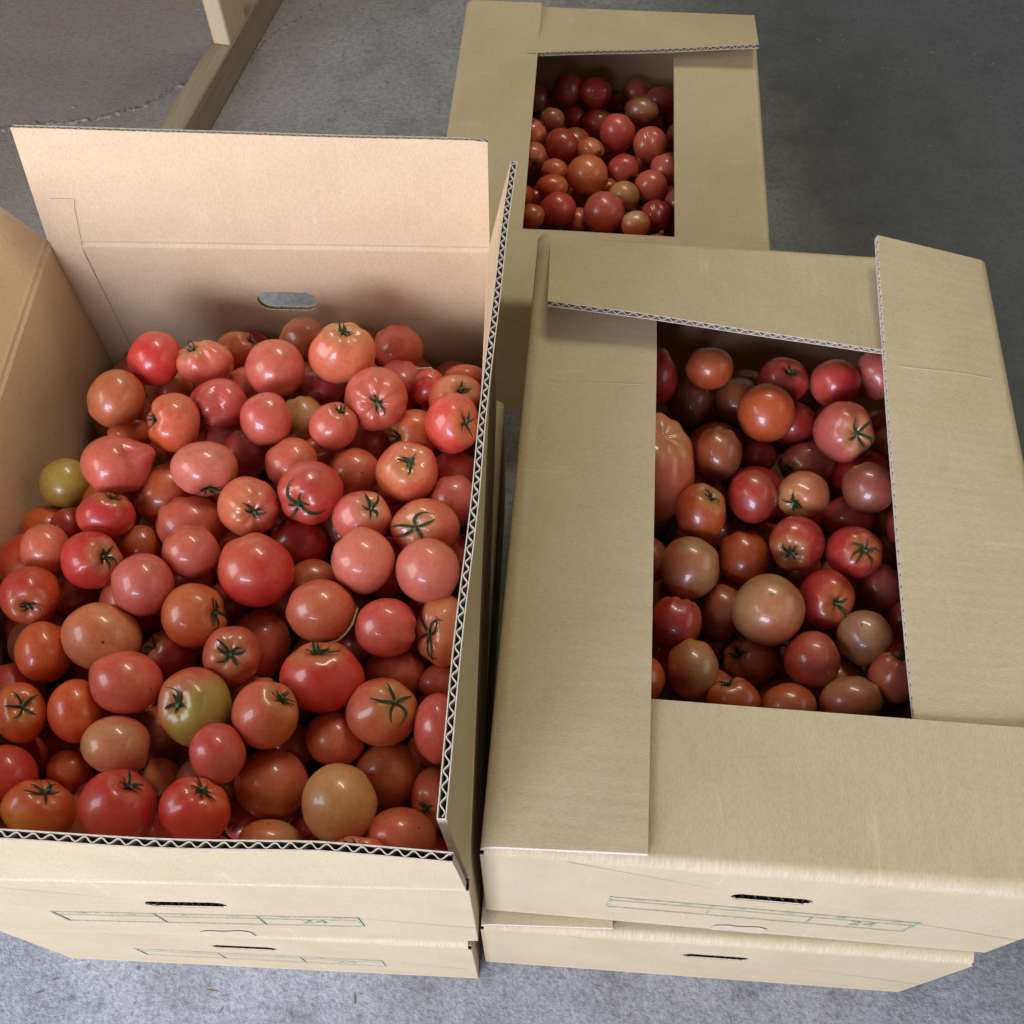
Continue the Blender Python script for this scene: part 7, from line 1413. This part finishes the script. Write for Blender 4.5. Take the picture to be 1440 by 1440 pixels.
 (0.3089, 1.431, 0.105, 0.0308, 'brown'),
 (0.0319, 1.0385, 0.1043, 0.027, 'red'),
 (0.2469, 0.9806, 0.103, 0.0255, 'deepred'),
 (0.0124, 1.1175, 0.102, 0.0247, 'deepred'),
 (0.2015, 1.1791, 0.1012, 0.026, 'brownor'),
 (0.2766, 1.1162, 0.0999, 0.0249, 'orange'),
 (0.1244, 1.2847, 0.0996, 0.0238, 'red'),
 (0.0599, 1.3132, 0.0993, 0.0262, 'brown'),
 (0.208, 0.9469, 0.0992, 0.0279, 'brownor'),
 (0.0355, 1.2236, 0.0987, 0.0263, 'red'),
 (-0.0473, 1.3447, 0.097, 0.0252, 'orange'),
 (0.2913, 1.2353, 0.097, 0.0254, 'orange'),
 (0.1108, 1.3451, 0.0967, 0.0252, 'coral'),
 (-0.0157, 1.0711, 0.0957, 0.0292, 'red'),
 (-0.0232, 1.212, 0.0955, 0.0264, 'coral'),
 (-0.0655, 1.1143, 0.0955, 0.0259, 'deepred'),
 (0.0163, 0.9355, 0.0955, 0.028, 'coral'),
 (0.1686, 1.3724, 0.0951, 0.0286, 'deepred'),
 (0.2965, 0.9113, 0.0944, 0.0322, 'brown'),
 (0.1258, 0.9241, 0.0941, 0.0297, 'coral'),
 (-0.0477, 0.9456, 0.0919, 0.0284, 'deepred'),
 (0.2661, 1.3555, 0.0905, 0.0268, 'red'),
 (0.2366, 1.0552, 0.0887, 0.0295, 'coral'),
 (0.1799, 1.2675, 0.0886, 0.0265, 'red'),
 (0.1652, 1.0493, 0.0882, 0.0271, 'red'),
 (0.3088, 1.0449, 0.0881, 0.028, 'deepred'),
]
bury(DEEP)

# dry stalks caught between the fruit
def stalk(points, r, label):
    P = np.array(points); rows = []
    for i, q in enumerate(P):
        t = P[min(i + 1, len(P) - 1)] - P[max(i - 1, 0)]; t /= np.linalg.norm(t)
        a = np.cross(t, (.3, .2, .9)); a /= np.linalg.norm(a); b = np.cross(t, a)
        rr = r * (1 - .5 * i / len(P))
        rows.append([q + rr * (a * math.cos(w) + b * math.sin(w)) for w in np.linspace(0, 2 * math.pi, 7)])
    R3 = np.array(rows); mb = MB(); mb.grid(R3, R3, 0)
    tag(mb.build('dry_stalk', [M['dry']], None, True), label, 'stalk')
stalk([[-0.1299, 0.3752, 0.4472], [-0.1305, 0.3666, 0.4516], [-0.1316, 0.3572, 0.4554], [-0.1357, 0.3473, 0.459], [-0.1407, 0.3391, 0.4636], [-0.1474, 0.3339, 0.4699]], .0011, 'thin curved dry stalk hanging beside the broad red tomato in the open carton')
stalk([[-0.0946, 0.64, 0.4329], [-0.0862, 0.6406, 0.4333], [-0.0792, 0.6411, 0.4336], [-0.0772, 0.6375, 0.4315], [-0.0786, 0.6333, 0.429]], .0010, 'short bent dry stalk near the rear right of the open carton')
